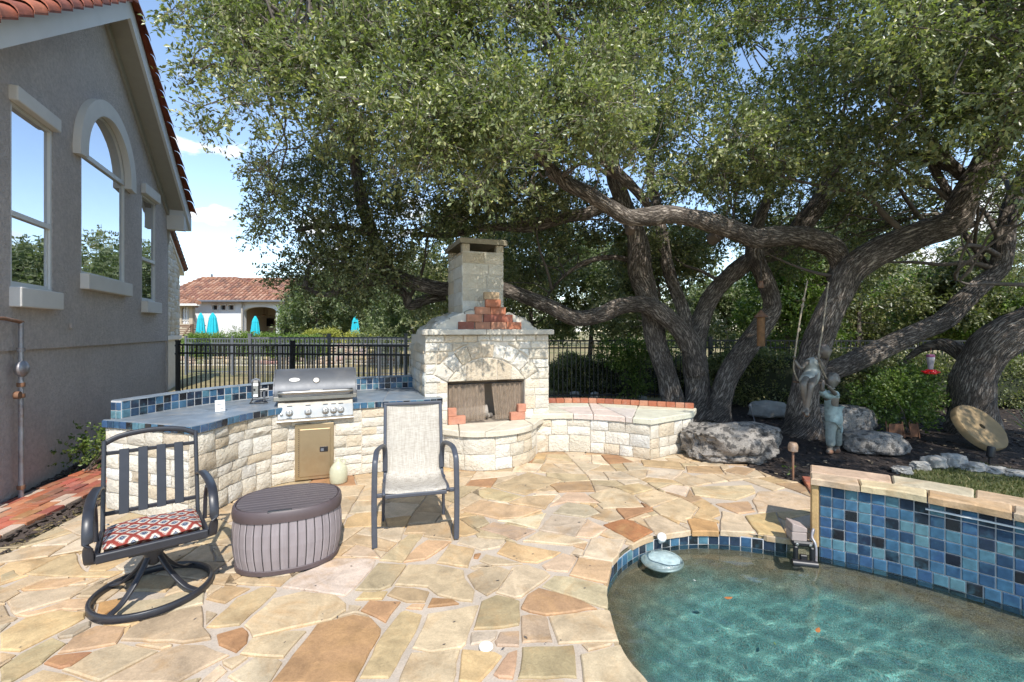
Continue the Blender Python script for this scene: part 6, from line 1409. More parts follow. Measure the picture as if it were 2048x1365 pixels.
# ================================================================== STATUES
def skin(name, V_, E_, Rr, m, parent, sub=2, root=0):
    me = bpy.data.meshes.new(name); me.from_pydata([tuple(v) for v in V_], E_, []); me.materials.append(m); o = bpy.data.objects.new(name, me); COL.objects.link(o); o.parent = parent
    sk = o.modifiers.new('skin', 'SKIN'); sk.use_smooth_shade = True
    for i, d in enumerate(me.skin_vertices[0].data): r = Rr[i]; d.radius = (r, r) if not hasattr(r, '__len__') else r; d.use_root = (i == root)
    ss = o.modifiers.new('sub', 'SUBSURF'); ss.levels = sub; ss.render_levels = sub; return o
def chain(*c): return [(a, b) for a, b in zip(c, c[1:])]
def head(parent, c, r, m, hairm, yaw, pitch=0, long=False):
    Mh = Matrix.Rotation(yaw, 3, 'Z') @ Matrix.Rotation(pitch, 3, 'X'); bm = bmesh.new(); bmesh.ops.create_uvsphere(bm, u_segments=20, v_segments=16, radius=1)
    for v in bm.verts:                      # face looks along -y
        x, y, z = v.co; f = max(0, -y); w = .82 - .16 * max(0, -z); p = V(x * w, y * .95, z * 1.12)
        if f > .3: p.y += .10 * math.exp(-((z - .18) / .16) ** 2) * math.exp(-((abs(x) - .34) / .2) ** 2); p.y -= .26 * math.exp(-((z + .08) / .17) ** 2) * math.exp(-(x / .14) ** 2); p.y -= .06 * math.exp(-((z + .48) / .1) ** 2) * math.exp(-(x / .3) ** 2)
        v.co = c + Mh @ (p * r)
    me = bpy.data.meshes.new('head'); bm.to_mesh(me); bm.free(); me.materials.append(m); o = link('head', me, parent, smooth=180, local=True)
    for s in (-1, 1): MB().lathe([(.02 * r, 0), (.16 * r, .02 * r), (.2 * r, .06 * r), (.1 * r, .1 * r)], c + Mh @ V(s * .78 * r, .05 * r, 0), 8, Mh @ Matrix.Rotation(R(90 * s), 3, 'Y')).build('ear', m, parent, local=True, smooth=60)
    bm = bmesh.new(); bmesh.ops.create_uvsphere(bm, u_segments=20, v_segments=14, radius=1)
    for v in bm.verts:
        x, y, z = v.co; k = 1 + .06 * math.sin(9 * x + 5 * z) + .04 * math.sin(17 * y); p = V(x * .90 * k, y * 1.0 * k + .10, z * 1.12 * k + .12)
        if y < -.15 and z < .42 + .08 * math.sin(9 * x): p = V(x * .55, y * .5, z * .6)        # face left free
        elif z < -.30 and not long: p = V(p.x * .8, p.y * .85, p.z * .75)
        v.co = c + Mh @ (p * r)
    me = bpy.data.meshes.new('hair'); bm.to_mesh(me); bm.free(); me.materials.append(hairm); link('hair', me, parent, smooth=180, local=True); return o
def hand(parent, c, d, up, size, m, name='hand', grip=.7):
    d = Vector(d).normalized(); up = Vector(up); up = (up - d * up.dot(d)).normalized(); sd = d.cross(up); s = size; vs = [c, c + d * s * .45]; ed = [(0, 1)]; rr = [s * .14, s * .17]
    for k in range(4):
        o = (k - 1.5) * .17 * s; L_ = s * (.42, .50, .47, .36)[k]; b0 = len(vs); vs += [c + d * s * .52 + sd * o, c + d * (s * .52 + L_ * .5) + sd * o - up * L_ * .25 * grip, c + d * (s * .52 + L_ * (1 - .5 * grip)) + sd * o - up * L_ * .8 * grip]; ed += [(1, b0), (b0, b0 + 1), (b0 + 1, b0 + 2)]; rr += [s * .085, s * .075, s * .06]
    b0 = len(vs); vs += [c + d * s * .22 - sd * s * .26, c + d * s * .45 - sd * s * .34 - up * s * .16 * grip]; ed += [(0, b0), (b0, b0 + 1)]; rr += [s * .1, s * .07]
    return skin(name, vs, ed, rr, m, parent, 1, 0)
ZS = 6.18; SP = lambda px, py, dz=0.0: at(px, py, ZS + dz)
# boy: stands in the mulch, both arms raised to the swing on the left
bg = SP(1664, 905); bg.z = -.02; boy = thing('boy_statue', 'verdigris statue of a boy in t-shirt and cargo trousers pushing the swing', 'statue', bg)
def BL(px, py, dz=0): return SP(px, py, dz) - bg
hip, chest, neck = BL(1668, 845), BL(1664, 803), BL(1663, 783); shL, shR = BL(1649, 790, -.05), BL(1673, 792, .05)
elL, haL = BL(1641, 775, -.10), BL(1646, 760, -.05); elR, haR = BL(1668, 786, -.12), BL(1656, 772, -.16)
knL, anL, toL = BL(1659, 872, -.02), BL(1661, 899, -.03), BL(1655, 904, -.12); knR, anR, toR = BL(1673, 871, .08), BL(1675, 897, .10), BL(1668, 902, .02)
vs = [hip, BL(1666, 825), chest, BL(1663, 790), neck, BL(1664, 772), shL, BL(1644, 778, -.08), haL, shR, elR, haR, BL(1662, 850, -.02), knL, anL, toL, BL(1674, 850, .04), knR, anR, toR]
skin('body', vs, chain(0, 1, 2, 3, 4, 5) + chain(3, 6, 7, 8) + chain(3, 9, 10, 11) + chain(0, 12, 13, 14, 15) + chain(0, 16, 17, 18, 19), [.07, .068, .078, .065, .035, .03, .038, .030, .022, .038, .030, .022, .055, .045, .034, .028, .055, .045, .034, .028], M_BRONZE, boy)
vs = [BL(1669, 856), BL(1667, 832), BL(1665, 812), BL(1664, 797), BL(1663, 789), shL, BL(1644, 780, -.08), shR, BL(1669, 788, -.08)]
skin('shirt', vs, chain(0, 1, 2, 3, 4) + chain(4, 5, 6) + chain(4, 7, 8), [.115, .110, .102, .096, .064, .057, .052, .060, .054], M_VERDIGRIS, boy)
vs = [BL(1668, 840), BL(1662, 853, -.03), BL(1660, 872, -.03), BL(1662, 895, -.03), BL(1674, 853, .04), BL(1674, 871, .08), BL(1676, 893, .10)]
skin('trousers', vs, chain(0, 1, 2, 3) + chain(0, 4, 5, 6), [.085, .07, .062, .058, .07, .062, .055], mat('trouser_bronze', (.30, .33, .29), rough=.65, metal=.1, var=.25, vscale=14, stain=(.15, .14, .11), sscale=8, samt=.6, bump=.4, bscale=50), boy)
MB().cbox(BL(1680, 858, .02), (.03, .09, .10), .01).build('cargo_pocket', M_VERDIGRIS, boy, local=True)
head(boy, BL(1664, 762), .094, M_BRONZE, M_BRONZE, R(-60), R(-18))
for (s, an, to) in ((0, anL, toL), (1, anR, toR)): skin('shoe', [an + V(.01, .03, -.02), an + V(-.01, -.02, -.03), to + V(0, 0, .0)], [(0, 1), (1, 2)], [.042, .042, .034], M_RUST, boy, 1)
hand(boy, haL, V(-.3, 0, 1), V(-1, 0, 0), .07, M_BRONZE, grip=.5); hand(boy, haR, V(-.8, 0, .5), V(0, 0, 1), .07, M_BRONZE, grip=.5)
# girl on the swing
gg = SP(1618, 760); girl = thing('girl_statue', 'bronze statue of a girl in a dress sitting on a rope swing', 'statue', gg)
def GL(px, py, dz=0): return SP(px, py, dz) - gg
hip, chest, neck = GL(1626, 752, .05), GL(1626, 728), GL(1634, 715, -.02); shL, shR = GL(1614, 724, -.02), GL(1640, 722, .02)
elL, haL = GL(1601, 738, -.1), GL(1589, 720, -.05); elR, haR = GL(1645, 738, -.08), GL(1637, 718, -.14)
k1, a1, t1 = GL(1606, 768, -.28), GL(1611, 812, -.26), GL(1606, 826, -.34); k2, a2, t2 = GL(1622, 770, -.30), GL(1613, 820, -.30), GL(1614, 832, -.40)
vs = [hip, GL(1626, 738, .03), chest, neck, GL(1645, 705, -.02), shL, elL, haL, shR, elR, haR, GL(1614, 758, -.12), k1, a1, t1, GL(1627, 758, -.12), k2, a2, t2]
skin('body', vs, chain(0, 1, 2, 3, 4) + chain(2, 5, 6, 7) + chain(2, 8, 9, 10) + chain(0, 11, 12, 13, 14) + chain(0, 15, 16, 17, 18), [.075, .065, .065, .032, .028, .034, .026, .02, .034, .026, .02, .055, .045, .030, .024, .055, .045, .030, .024], M_BRONZE, girl)
vs = [GL(1627, 722, 0), GL(1626, 732, .01), GL(1625, 744, .02), GL(1622, 755, -.02), GL(1616, 762, -.10), GL(1613, 766, -.17), GL(1614, 721, -.01), GL(1639, 720, .0)]
skin('dress', vs, chain(0, 1, 2, 3, 4, 5) + chain(0, 6) + chain(0, 7), [.07, .086, .098, .112, .115, .10, .042, .042], M_DRESS, girl)
head(girl, GL(1648, 703, -.02), .088, M_BRONZE, mat('dark_bronze_hair', (.12, .10, .09), rough=.5, metal=.3, var=.3, vscale=20, bump=.5, bscale=30), R(35), R(-12), True)
skin('braid', [GL(1651, 698, .02), GL(1653, 710, .05), GL(1652, 722, .06)], [(0, 1), (1, 2)], [.05, .04, .02], bpy.data.materials['dark_bronze_hair'], girl, 1)
for (an, to) in ((a1, t1), (a2, t2)): skin('shoe', [an + V(0, .03, -.02), an + V(0, 0, -.04), to], [(0, 1), (1, 2)], [.036, .038, .028], M_RUST, girl, 1)
hand(girl, haL, V(-.1, 0, 1), V(1, 0, 0), .062, M_BRONZE, grip=1); hand(girl, haR, V(-.1, 0, 1), V(1, 0, 0), .062, M_BRONZE, grip=1)
swg = thing('rope_swing', 'rope swing with a plank seat under the bronze girl', 'swing', gg)
MB().cbox(GL(1618, 765, .02), (.36, .13, .022), .005, Matrix.Rotation(R(-12), 3, 'Z')).build('seat_plank', M_WOOD, swg, local=True)
MB().tube([tuple(p) for p in cr([GL(1615, 562, .1), GL(1600, 640), GL(1589, 718, -.04), GL(1588, 742, -.02), GL(1596, 762)], 4)], .011, 6).build('rope', M_ROPE, swg, local=True, smooth=60); MB().tube([tuple(p) for p in cr([GL(1657, 565, .2), GL(1645, 660), GL(1637, 716, -.13), GL(1648, 748, -.05), GL(1656, 762)], 4)], .011, 6).build('rope', M_ROPE, swg, local=True, smooth=60)
for (px, py) in ((1607, 600), (1605, 612), (1598, 660)): MB().lathe([(.006, -.03), (.02, -.015), (.022, .012), (.008, .03)], GL(px, py, .03), 8).build('knot', M_ROPE, swg, local=True, smooth=60)

# ================================================================== NEIGHBOURING HOUSE AND GARDEN
def XZ(px, Z): return (px - CX) / F * Z
def zy(py, Z): return H + (HY - py) * Z / F
nb_ = thing('villa', 'white neighbouring villa with terracotta hip roof and arched patio', 'house', (XZ(480, 32), 32, .4))
Zf = 32.0; xl, xr = XZ(352, Zf), XZ(571, Zf); ztop = zy(603, Zf)
ax0, ax1 = XZ(487, Zf), XZ(552, Zf); asp = zy(623, Zf); atop = zy(614, Zf); ac = (ax0 + ax1) / 2; aw = (ax1 - ax0) / 2
hole_ = [(ax0, .41), (ax1, .41)] + [(ac + aw * math.cos(math.pi * k / 16), asp + (atop - asp) * math.sin(math.pi * k / 16)) for k in range(17)]
wn_ = []
for px in (430.5, 447, 463): wn_.append([(XZ(px - 5, Zf), zy(620, Zf)), (XZ(px + 5, Zf), zy(620, Zf)), (XZ(px + 5, Zf), zy(611, Zf)), (XZ(px - 5, Zf), zy(611, Zf))])
wall_holes([(xl, .3), (xr, .3), (xr, ztop), (xl, ztop)], [hole_] + wn_, lambda x, z, d: V(x, Zf - d, z), .35).build('wall', M_WHITEWALL, nb_)
for w in wn_:
    fr_ = MB(); (a, b), (c, d) = w[0], w[2]
    for (s, t) in (((a - .07, c + .07), (b - .07, b)), ((a - .07, c + .07), (d, d + .07)), ((a - .07, a), (b, d)), ((c, c + .07), (b, d))): fr_.box(((s[0] + s[1]) / 2, Zf - .03, (t[0] + t[1]) / 2), (s[1] - s[0], .06, t[1] - t[0]))
    f_ = fr_.build('window', M_TRIM, nb_); MB().box(((a + c) / 2, Zf + .15, (b + d) / 2), (c - a, .03, d - b)).build('pane', M_DARKGLASS, f_)
mb = MB(); mb.box((ac, Zf + 4, 2.0), (2 * aw + 1.2, .2, 4)); mb.box((ax0 - .45, Zf + 2.2, 2.0), (.2, 3.7, 4)); mb.box((ax1 + .45, Zf + 2.2, 2.0), (.2, 3.7, 4)); mb.box((ac, Zf + 2.2, ztop), (2 * aw + 1.2, 3.6, .1)); mb.build('patio_room', M_TANWALL, nb_)
MB().box((XZ(534, Zf + 3.8), Zf + 3.7, zy(645, Zf + 3.8)), (1.15, .1, .62)).build('television', M_SCREEN, nb_)
fan = thing('ceiling_fan', 'dark ceiling fan hanging in the arched patio of the white villa', 'ceiling fan', (XZ(528, Zf + 2), Zf + 2, zy(631, Zf + 2)))
MB().tube([(0, 0, 0), (0, 0, .55)], .02, 6).build('rod', M_BLACK, fan, local=True); MB().lathe([(.05, -.06), (.13, -.03), (.12, .05), (.04, .08)], n=12).build('motor', M_WOOD, fan, local=True)
for k in range(5): MB().box((.42, 0, .0), (.6, .13, .015)).build('blade', M_WOOD, fan, local=True).rotation_euler = (0, 0, R(72 * k + 10))
# roofs with real tile ribs
def hip(parent, xa, xb, Ze, z_e, ra, rb, Zr, z_r, name, cols, pitch=.30, seed=1, xback=None):
    r = random.Random(seed); mb = MB(); ov_ = .0
    A_, B_, C_, D_ = V(xa, Ze, z_e), V(xb, Ze, z_e), V(rb, Zr, z_r), V(ra, Zr, z_r); Zb = 2 * Zr - Ze; E_, F_ = V(xb if xback is None else xback, Zb, z_e), V(xa, Zb, z_e)
    rf_ = mb.add([A_, B_, C_, D_, E_, F_], [(0, 1, 2, 3), (1, 4, 2), (5, 0, 3), (4, 5, 3, 2)]).build(name, M_ROOF, parent, color=cols[0])
    sl = (V(0, Zr - Ze, z_r - z_e)); nrm = V(0, -(z_r - z_e), Zr - Ze).normalized(); n = int((xb - xa) / pitch); rows = max(4, int(sl.length / .36)); t_ = MB()
    for i in range(n):
        x = xa + (i + .5) * (xb - xa) / n; tl = (x - xa) / (ra - xa) if x < ra else (xb - x) / (xb - rb) if x > rb else 1.0; tl = min(1, tl)
        for j in range(int(rows * tl) + 1):
            t0, t1 = j / rows, min((j + 1.08) / rows, tl + .03)
            if t1 <= t0: continue
            p0, p1 = V(x, Ze, z_e) + sl * t0 + nrm * .045, V(x, Ze, z_e) + sl * t1 + nrm * .01; w = .105; vs = []
            for p, s in ((p0, 1.0), (p1, .86)):
                for k in range(5): a = math.pi * k / 4; vs.append(p + V(1, 0, 0) * (-w * s * math.cos(a)) + nrm * (.085 * math.sin(a)))
            t_.add(vs, [(k, k + 1, 6 + k, 5 + k) for k in range(4)] + [(0, 4, 3, 2, 1)])
    o = t_.build('tiles', M_RT2, rf_); o['kind'] = 'stuff'
    h_ = MB()
    for (p, q) in ((A_, D_), (B_, C_), (D_, C_)):
        L_ = (q - p).length; k_ = int(L_ / .38)
        for i in range(k_): h_.tube([p + (q - p) * (i / k_) + nrm * .10, p + (q - p) * ((i + 1.1) / k_) + nrm * .05], [.13, .10], 6)
    h_.build('ridge_tiles', M_RT3, rf_)['kind'] = 'stuff'
    return rf_
def islandmat(name, cols, rough=.85):
    m = bpy.data.materials.new(name); m.use_nodes = True; nt = m.node_tree; N = nt.nodes; L = nt.links; g = N.new('ShaderNodeNewGeometry'); rp = N.new('ShaderNodeValToRGB'); rp.color_ramp.interpolation = 'CONSTANT'
    e_ = rp.color_ramp.elements; e_[0].color = (*cols[0], 1); e_[1].color = (*cols[1], 1); e_[1].position = 1 / len(cols); e_[0].position = 0
    for i, c in enumerate(cols[2:], 2): k = e_.new(i / len(cols)); k.color = (*c, 1)
    L.new(g.outputs['Random Per Island'], rp.inputs[0]); L.new(rp.outputs[0], N['Principled BSDF'].inputs['Base Color']); N['Principled BSDF'].inputs['Roughness'].default_value = rough; return m
M_RT2 = islandmat('terracotta_tiles', [(.31, .15, .095), (.36, .19, .12), (.26, .125, .085), (.40, .235, .16), (.20, .11, .08), (.33, .17, .11)]); M_RT3 = islandmat('ridge_tiles', [(.24, .12, .08), (.30, .15, .09)])
hip(nb_, XZ(300, 31.4), XZ(574, 31.4), 31.4, zy(603, 31.4), XZ(405, 35), XZ(478, 35), 35, zy(559, 35), 'roof', [(.35, .16, .09)])
MB().bar([(XZ(300, 31.4), 31.38, ztop - .02), (XZ(574, 31.4), 31.38, ztop - .02)], .10, .13).build('gutter', M_GREYIRON, nb_)
MB().tube([(XZ(483, 31.7), 31.75, ztop), (XZ(483, 31.7), 31.75, .4)], .06, 8).build('downpipe', M_SOFFIT, nb_)
MB().tube([(XZ(420, 35), 35.2, zy(560, 35)), (XZ(420, 35), 35.2, zy(548, 35))], .08, 8).build('vent_pipe', M_GREYIRON, nb_)
rm2 = hip(nb_, XZ(455, 40), XZ(640, 40), 40, zy(590, 40), XZ(480, 44), XZ(600, 44), 44, zy(560, 44), 'rear_roof', [(.2, .07, .05)], seed=4)
MB().box((XZ(590, 39.5), 41, 2.4), (5, 3, 4.6)).build('rear_wall', M_TANWALL, nb_)
# tan bay at the left of the villa
bay = thing('villa_bay', 'tan stucco villa bay with arched window and timber stair left of the white wall', 'house', (XZ(365, 28), 28, .3))
bx0, bx1 = XZ(340, 28), XZ(385, 28); wa, wb = XZ(363, 28), XZ(378, 28); wz0, wz1 = zy(648, 28), zy(621, 28); wc, wr_ = (wa + wb) / 2, (wb - wa) / 2
ho_ = [(wa, wz0), (wb, wz0)] + [(wc + wr_ * math.cos(math.pi * k / 12), wz1 + wr_ * math.sin(math.pi * k / 12)) for k in range(13)]
wall_holes([(bx0, .3), (bx1, .3), (bx1, zy(604, 28)), (bx0, zy(604, 28))], [ho_], lambda x, z, d: V(x, 28 - d, z), .25).build('wall', M_TANWALL, bay)
MB().prism(ccw([(bx1 - .25, 28.02), (bx1, 28.02), (XZ(385, 31.6), 31.6), (XZ(385, 31.6) - .3, 31.6)]), .3, zy(604, 28)).build('side_wall', M_TANWALL, bay)
f_ = MB(); f_.box((wc - wr_ * .33, 28.08, (wz0 + wz1) / 2 + .2), (.04, .04, wz1 - wz0 + .3)).box((wc + wr_ * .33, 28.08, (wz0 + wz1) / 2 + .2), (.04, .04, wz1 - wz0 + .3)).box((wc, 28.08, wz0 + .22), (2 * wr_, .04, .05)); f_ = f_.build('window', M_TRIM, bay); MB().add([(x, 28.12, z) for x, z in ho_], [tuple(range(len(ho_)))]).build('pane', mat('painted_reflection_glass', (.55, .56, .60), rough=.15, var=.05, bump=0), f_)  # the pane's reflection is painted in as a pale base colour
hip(bay, XZ(300, 27.4), XZ(399, 27.4), 27.4, zy(609, 27.4), XZ(330, 29.4), XZ(352, 29.4), 29.4, zy(589, 29.4), 'roof', [(.33, .15, .09)], seed=6, xback=XZ(396, 31.4)); MB().bar([(XZ(300, 27.4), 27.42, zy(610, 27.4)), (XZ(399, 27.4), 27.42, zy(610, 27.4))], .1, .14).build('gutter', M_TRIM, bay)
st_ = MB()
for i in range(6): st_.box((XZ(366, 26.5) - .25 + i * .05, 26.2 - .0 + i * .28, zy(672, 26.5) + .0 + i * .12), (1.0, .3, .05))
st_.build('stair_treads', M_WOOD, bay); MB().bar([(XZ(367, 26), 26, zy(671, 26)), (XZ(381, 26.5), 26.5, zy(650, 26.5))], .09, .07).build('handrail', M_WOOD, bay); MB().box((XZ(368, 27.2), 27.2, zy(652, 27.2)), (1.0, .1, .12)).build('landing_rail', M_WOOD, bay); MB().box((XZ(384, 26.6), 26.6, zy(662, 26.6)), (.12, .12, .8)).build('newel_post', M_WOOD, bay)
for i in range(4): MB().box((XZ(349 + 3 * i, 25.5), 25.5, zy(661, 25.5)), (.03, .03, .6)).build('baluster', M_BLACK, bay)
# terrace and retaining walls
struct(MB().prism(ccw([(XZ(330, 22.6), 22.6), (XZ(600, 22.6), 22.6), (XZ(690, 24), 24), (XZ(860, 23), 23), (-2, 60), (-60, 60), (-60, 22.6)]), -.1, .36).build('terrace', M_DRY), 'raised garden terrace beyond the lawn')
rwr = random.Random(51)
for (pts, z1, lb) in (([(XZ(355, 22.4), 22.4), (XZ(600, 22.2), 22.2), (XZ(690, 22.6), 22.6)], .40, 'low stacked stone retaining wall below the clipped hedge'), ([(XZ(608, 23.6), 23.6), (XZ(700, 23.4), 23.4), (XZ(790, 22.4), 22.4)], 1.02, 'taller stone retaining wall below the yellow hedges')):
    Pt = Path(pts, 3); rw_ = thing('retaining_wall', lb, 'wall', (*v2(Pt.p[0]), 0)); wall_core(Pt, .4, -.1, z1 - .02, 'wall_core', M_MORTAR, rw_)
    for (a, b, c, d) in ashlar(0, Pt.L, 0, z1, rwr, W=(.35, .8), Hh=(.13, .28)): rock_face(Pt.fn(), a, b, c, d, rwr, gap=.03, proud=.06).build('stone', M_LIME, rw_, color=tuple(k * rwr.uniform(.7, 1.05) for k in (.44, .35, .26)))
# closed teal parasols
def pleat(mb, prof, n=48, folds=8, amp=.22, c=(0, 0, 0)):
    vs = []; fs = []
    for r, z in prof:
        for k in range(n): w = 2 * math.pi * k / n; rr = r * (1 - amp + amp * abs(math.cos(folds * w / 2)) * 1.3); vs.append((c[0] + rr * math.cos(w), c[1] + rr * math.sin(w), c[2] + z))
    m = len(prof); fs = [(i * n + k, i * n + (k + 1) % n, (i + 1) * n + (k + 1) % n, (i + 1) * n + k) for i in range(m - 1) for k in range(n)] + [tuple((m - 1) * n + k for k in range(n))]
    return mb.add(vs, fs)
for i, (px, Z, top, wv, lb) in enumerate(((401.5, 25.0, 626, .80, 'closed teal parasol left of another one in front of the villa bay edge'), (425.5, 25.4, 626, 1.0, 'wider closed teal parasol in front of the plain white villa wall'), (510.5, 25, 632.5, .9, 'closed teal parasol in front of the arched villa patio'), (710.5, 26, 633, .95, 'closed teal parasol standing before the trees above the yellow hedge'))):
    zt = zy(top, Z); t = thing('parasol', lb, 'parasol', (XZ(px, Z), Z, .36), i * .5, 'closed teal parasols in the next garden'); q = zt - .36
    MB().tube([(0, 0, 0), (0, 0, q - .05)], .025, 8).build('pole', M_GREYIRON, t, local=True); pleat(MB(), [(.30 * wv, q - 1.32), (.27 * wv, q - 1.0), (.22 * wv, q - .6), (.17 * wv, q - .30), (.11, q - .16), (.03, q - .02)]).build('canopy', M_TEAL, t, local=True, smooth=50); pleat(MB(), [(.19 * wv, q - .34), (.13 * wv, q - .17), (.04, q - .01), (.012, q)]).build('top_vent', M_TEAL, t, local=True, smooth=50); MB().lathe([(.25, 0), (.25, .06), (.05, .08)], n=16).build('base', M_GREYIRON, t, local=True)

# ================================================================== FOLIAGE AND TREES
M_TWIG2 = mat('pale_twig', (.24, .205, .165), rough=.9, var=.2, bump=0)
def nrm(a): return a / np.maximum(np.linalg.norm(a, axis=-1, keepdims=True), 1e-6)
def leaves(name, clumps, nspray, Ll, Lw, seed, m, parent=None, per=12, flat=.8, axl=.2, out=.7, shell=2.2, drop=.15, twigs=False):
    g = np.random.default_rng(seed); C = np.array([tuple(c[0]) for c in clumps]); Rr = np.array([c[1] for c in clumps]); p = Rr ** 2; p /= p.sum()
    idx = g.choice(len(C), nspray, p=p); d = nrm(g.normal(size=(nspray, 3))); rad = g.random(nspray) ** (1 / shell); off = d * (rad * Rr[idx])[:, None]; off[:, 2] *= flat
    ctr = C[idx] + off; axis = nrm(d * out + g.normal(size=(nspray, 3)) * .6 + np.array([0, 0, -drop])); N_ = nspray * per
    A = np.repeat(axis, per, 0); P = np.repeat(ctr, per, 0) + A * (g.random(N_) * axl)[:, None] + g.normal(size=(N_, 3)) * .018 * (axl / .2)
    dr = nrm(A * .75 + g.normal(size=(N_, 3)) * .62); up = nrm(g.normal(size=(N_, 3)) * .75 + np.array([0, -.15, .75])); sd = nrm(np.cross(dr, up)); nn = np.cross(sd, dr)
    s = g.uniform(.45, 1.25, N_)[:, None]; l_, w_ = Ll * s, Lw * s; v = np.empty((N_, 4, 3))
    v[:, 0] = P; v[:, 1] = P + dr * l_ * .52 + sd * w_ * .5 + nn * w_ * .18; v[:, 2] = P + dr * l_ - nn * l_ * .06; v[:, 3] = P + dr * l_ * .48 - sd * w_ * .5 + nn * w_ * .18
    b = np.arange(N_)[:, None] * 4; f = np.concatenate([b + [0, 3, 2], b + [0, 2, 1]], 1).reshape(-1, 3)
    if twigs:                             # the fine twig that carries each spray
        sd2 = nrm(np.cross(axis, g.normal(size=(nspray, 3)))) * .0022; p0, p1 = ctr - axis * .10, ctr + axis * axl * 1.05; tv = np.stack([p0 - sd2, p0 + sd2, p1 + sd2 * .4, p1 - sd2 * .4], 1); tb = np.arange(nspray)[:, None] * 4
        npmesh('twigs', tv.reshape(-1, 3), np.concatenate([tb + [0, 1, 2], tb + [0, 2, 3]], 1).reshape(-1, 3), M_TWIG2, parent)
    return npmesh(name, v.reshape(-1, 3), f, m, parent)
def clumps_poly(poly, n, Za, Zb, ra, rb, seed, lean=0.0, yref=350):
    r = random.Random(seed); xs = [p[0] for p in poly]; ys = [p[1] for p in poly]; out = []
    while len(out) < n:
        x, y = r.uniform(min(xs), max(xs)), r.uniform(min(ys), max(ys))
        if not inpoly(x, y, poly): continue
        Z = r.uniform(Za, Zb) + lean * (yref - y); out.append((at(x, y, Z), r.uniform(ra, rb)))
    return out
def limb_mesh(pts, n=14, amp=.10, seed=0, seg=6, wk=.66):
    P = cr([(*at(px, py, Z), w * wk * Z / F / 2) for px, py, w, Z in pts], seg); mb = MB(); fr = mb.frames([p[:3] for p in P], None); vs = []; uv = []; L_ = 0; prev = None
    for i, (p, a, b) in enumerate(fr):
        if prev is not None: L_ += (p - prev).length
        prev = p; r = P[i][3]
        for k in range(n + 1):
            w = 2 * math.pi * (k % n) / n; d = a * math.cos(w) + b * math.sin(w); q = p + d * r
            nz = noise.noise(q * 2.2 + Vector((seed, 0, 0))) * amp * 1.1 + noise.noise(q * 7) * amp * .5; vs.append(p + d * r * (1 + nz)); uv.append((k / n * 2 * math.pi * max(r, .05), L_))
    fs = [(i * (n + 1) + k, i * (n + 1) + k + 1, (i + 1) * (n + 1) + k + 1, (i + 1) * (n + 1) + k) for i in range(len(fr) - 1) for k in range(n)]; fs.append(tuple((len(fr) - 1) * (n + 1) + k for k in range(n))); mb.add(vs, fs, uv); return mb, [Vector(p[:3]) for p in P]
def branches(pts, clumps, parent, seed, r0=.022, twigs=4, m=None):
    r = random.Random(seed); P = np.array([tuple(p) for p in pts]); mb = MB()
    for c, rad in clumps:
        d = ((P - np.array(tuple(c))) ** 2).sum(1); a = Vector(P[int(np.argmin(d + np.array([r.random() * 2.2 for _ in range(len(P))])))]); L_ = (c - a).length
        if L_ < 2.7:
            k = 5; pl_ = [a + (c - a) * (i / k) + V(r.gauss(0, 1), r.gauss(0, 1), r.gauss(0, .6) + (.8 if i == 2 else 0)) * (.09 * L_ if 0 < i < k else 0) for i in range(k + 1)]; pl_ = [Vector(p) for p in cr(pl_, 3)]
            R0 = r0 * (.35 + .26 * L_); mb.tube(pl_, [R0 + (.006 - R0) * (i / (len(pl_) - 1)) ** .7 for i in range(len(pl_))], 5, False)
        for _ in range(twigs):
            d_ = V(r.gauss(0, 1), r.gauss(0, 1), r.gauss(0, .7)).normalized() * rad * r.uniform(.7, 1.2); mb.tube([c, c + d_ * .5 + V(r.gauss(0, .04), r.gauss(0, .04), .04), c + d_], [.007, .005, .002], 4, False)
    if mb.v: mb.build('branches', m or M_TWIG, parent, smooth=180)['kind'] = 'stuff'
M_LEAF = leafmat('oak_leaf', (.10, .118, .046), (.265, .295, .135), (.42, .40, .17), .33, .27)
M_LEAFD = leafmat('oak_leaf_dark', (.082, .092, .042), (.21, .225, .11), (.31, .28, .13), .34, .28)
M_SAGE = leafmat('sage_leaf', (.10, .125, .055), (.20, .235, .12), (.30, .32, .17), .55, .3)
M_LIMEL = leafmat('bright_leaf', (.06, .10, .02), (.14, .20, .045), (.26, .30, .09), .4, .35)
M_BOX = leafmat('boxwood_leaf', (.07, .12, .02), (.17, .25, .045), (.26, .32, .07), .45, .3)
M_YEL = leafmat('yellow_leaf', (.22, .23, .04), (.40, .38, .08), (.5, .46, .14), .5, .3)
M_CORE = mat('shrub_interior', (.022, .028, .012), rough=1, var=.3, bump=0)
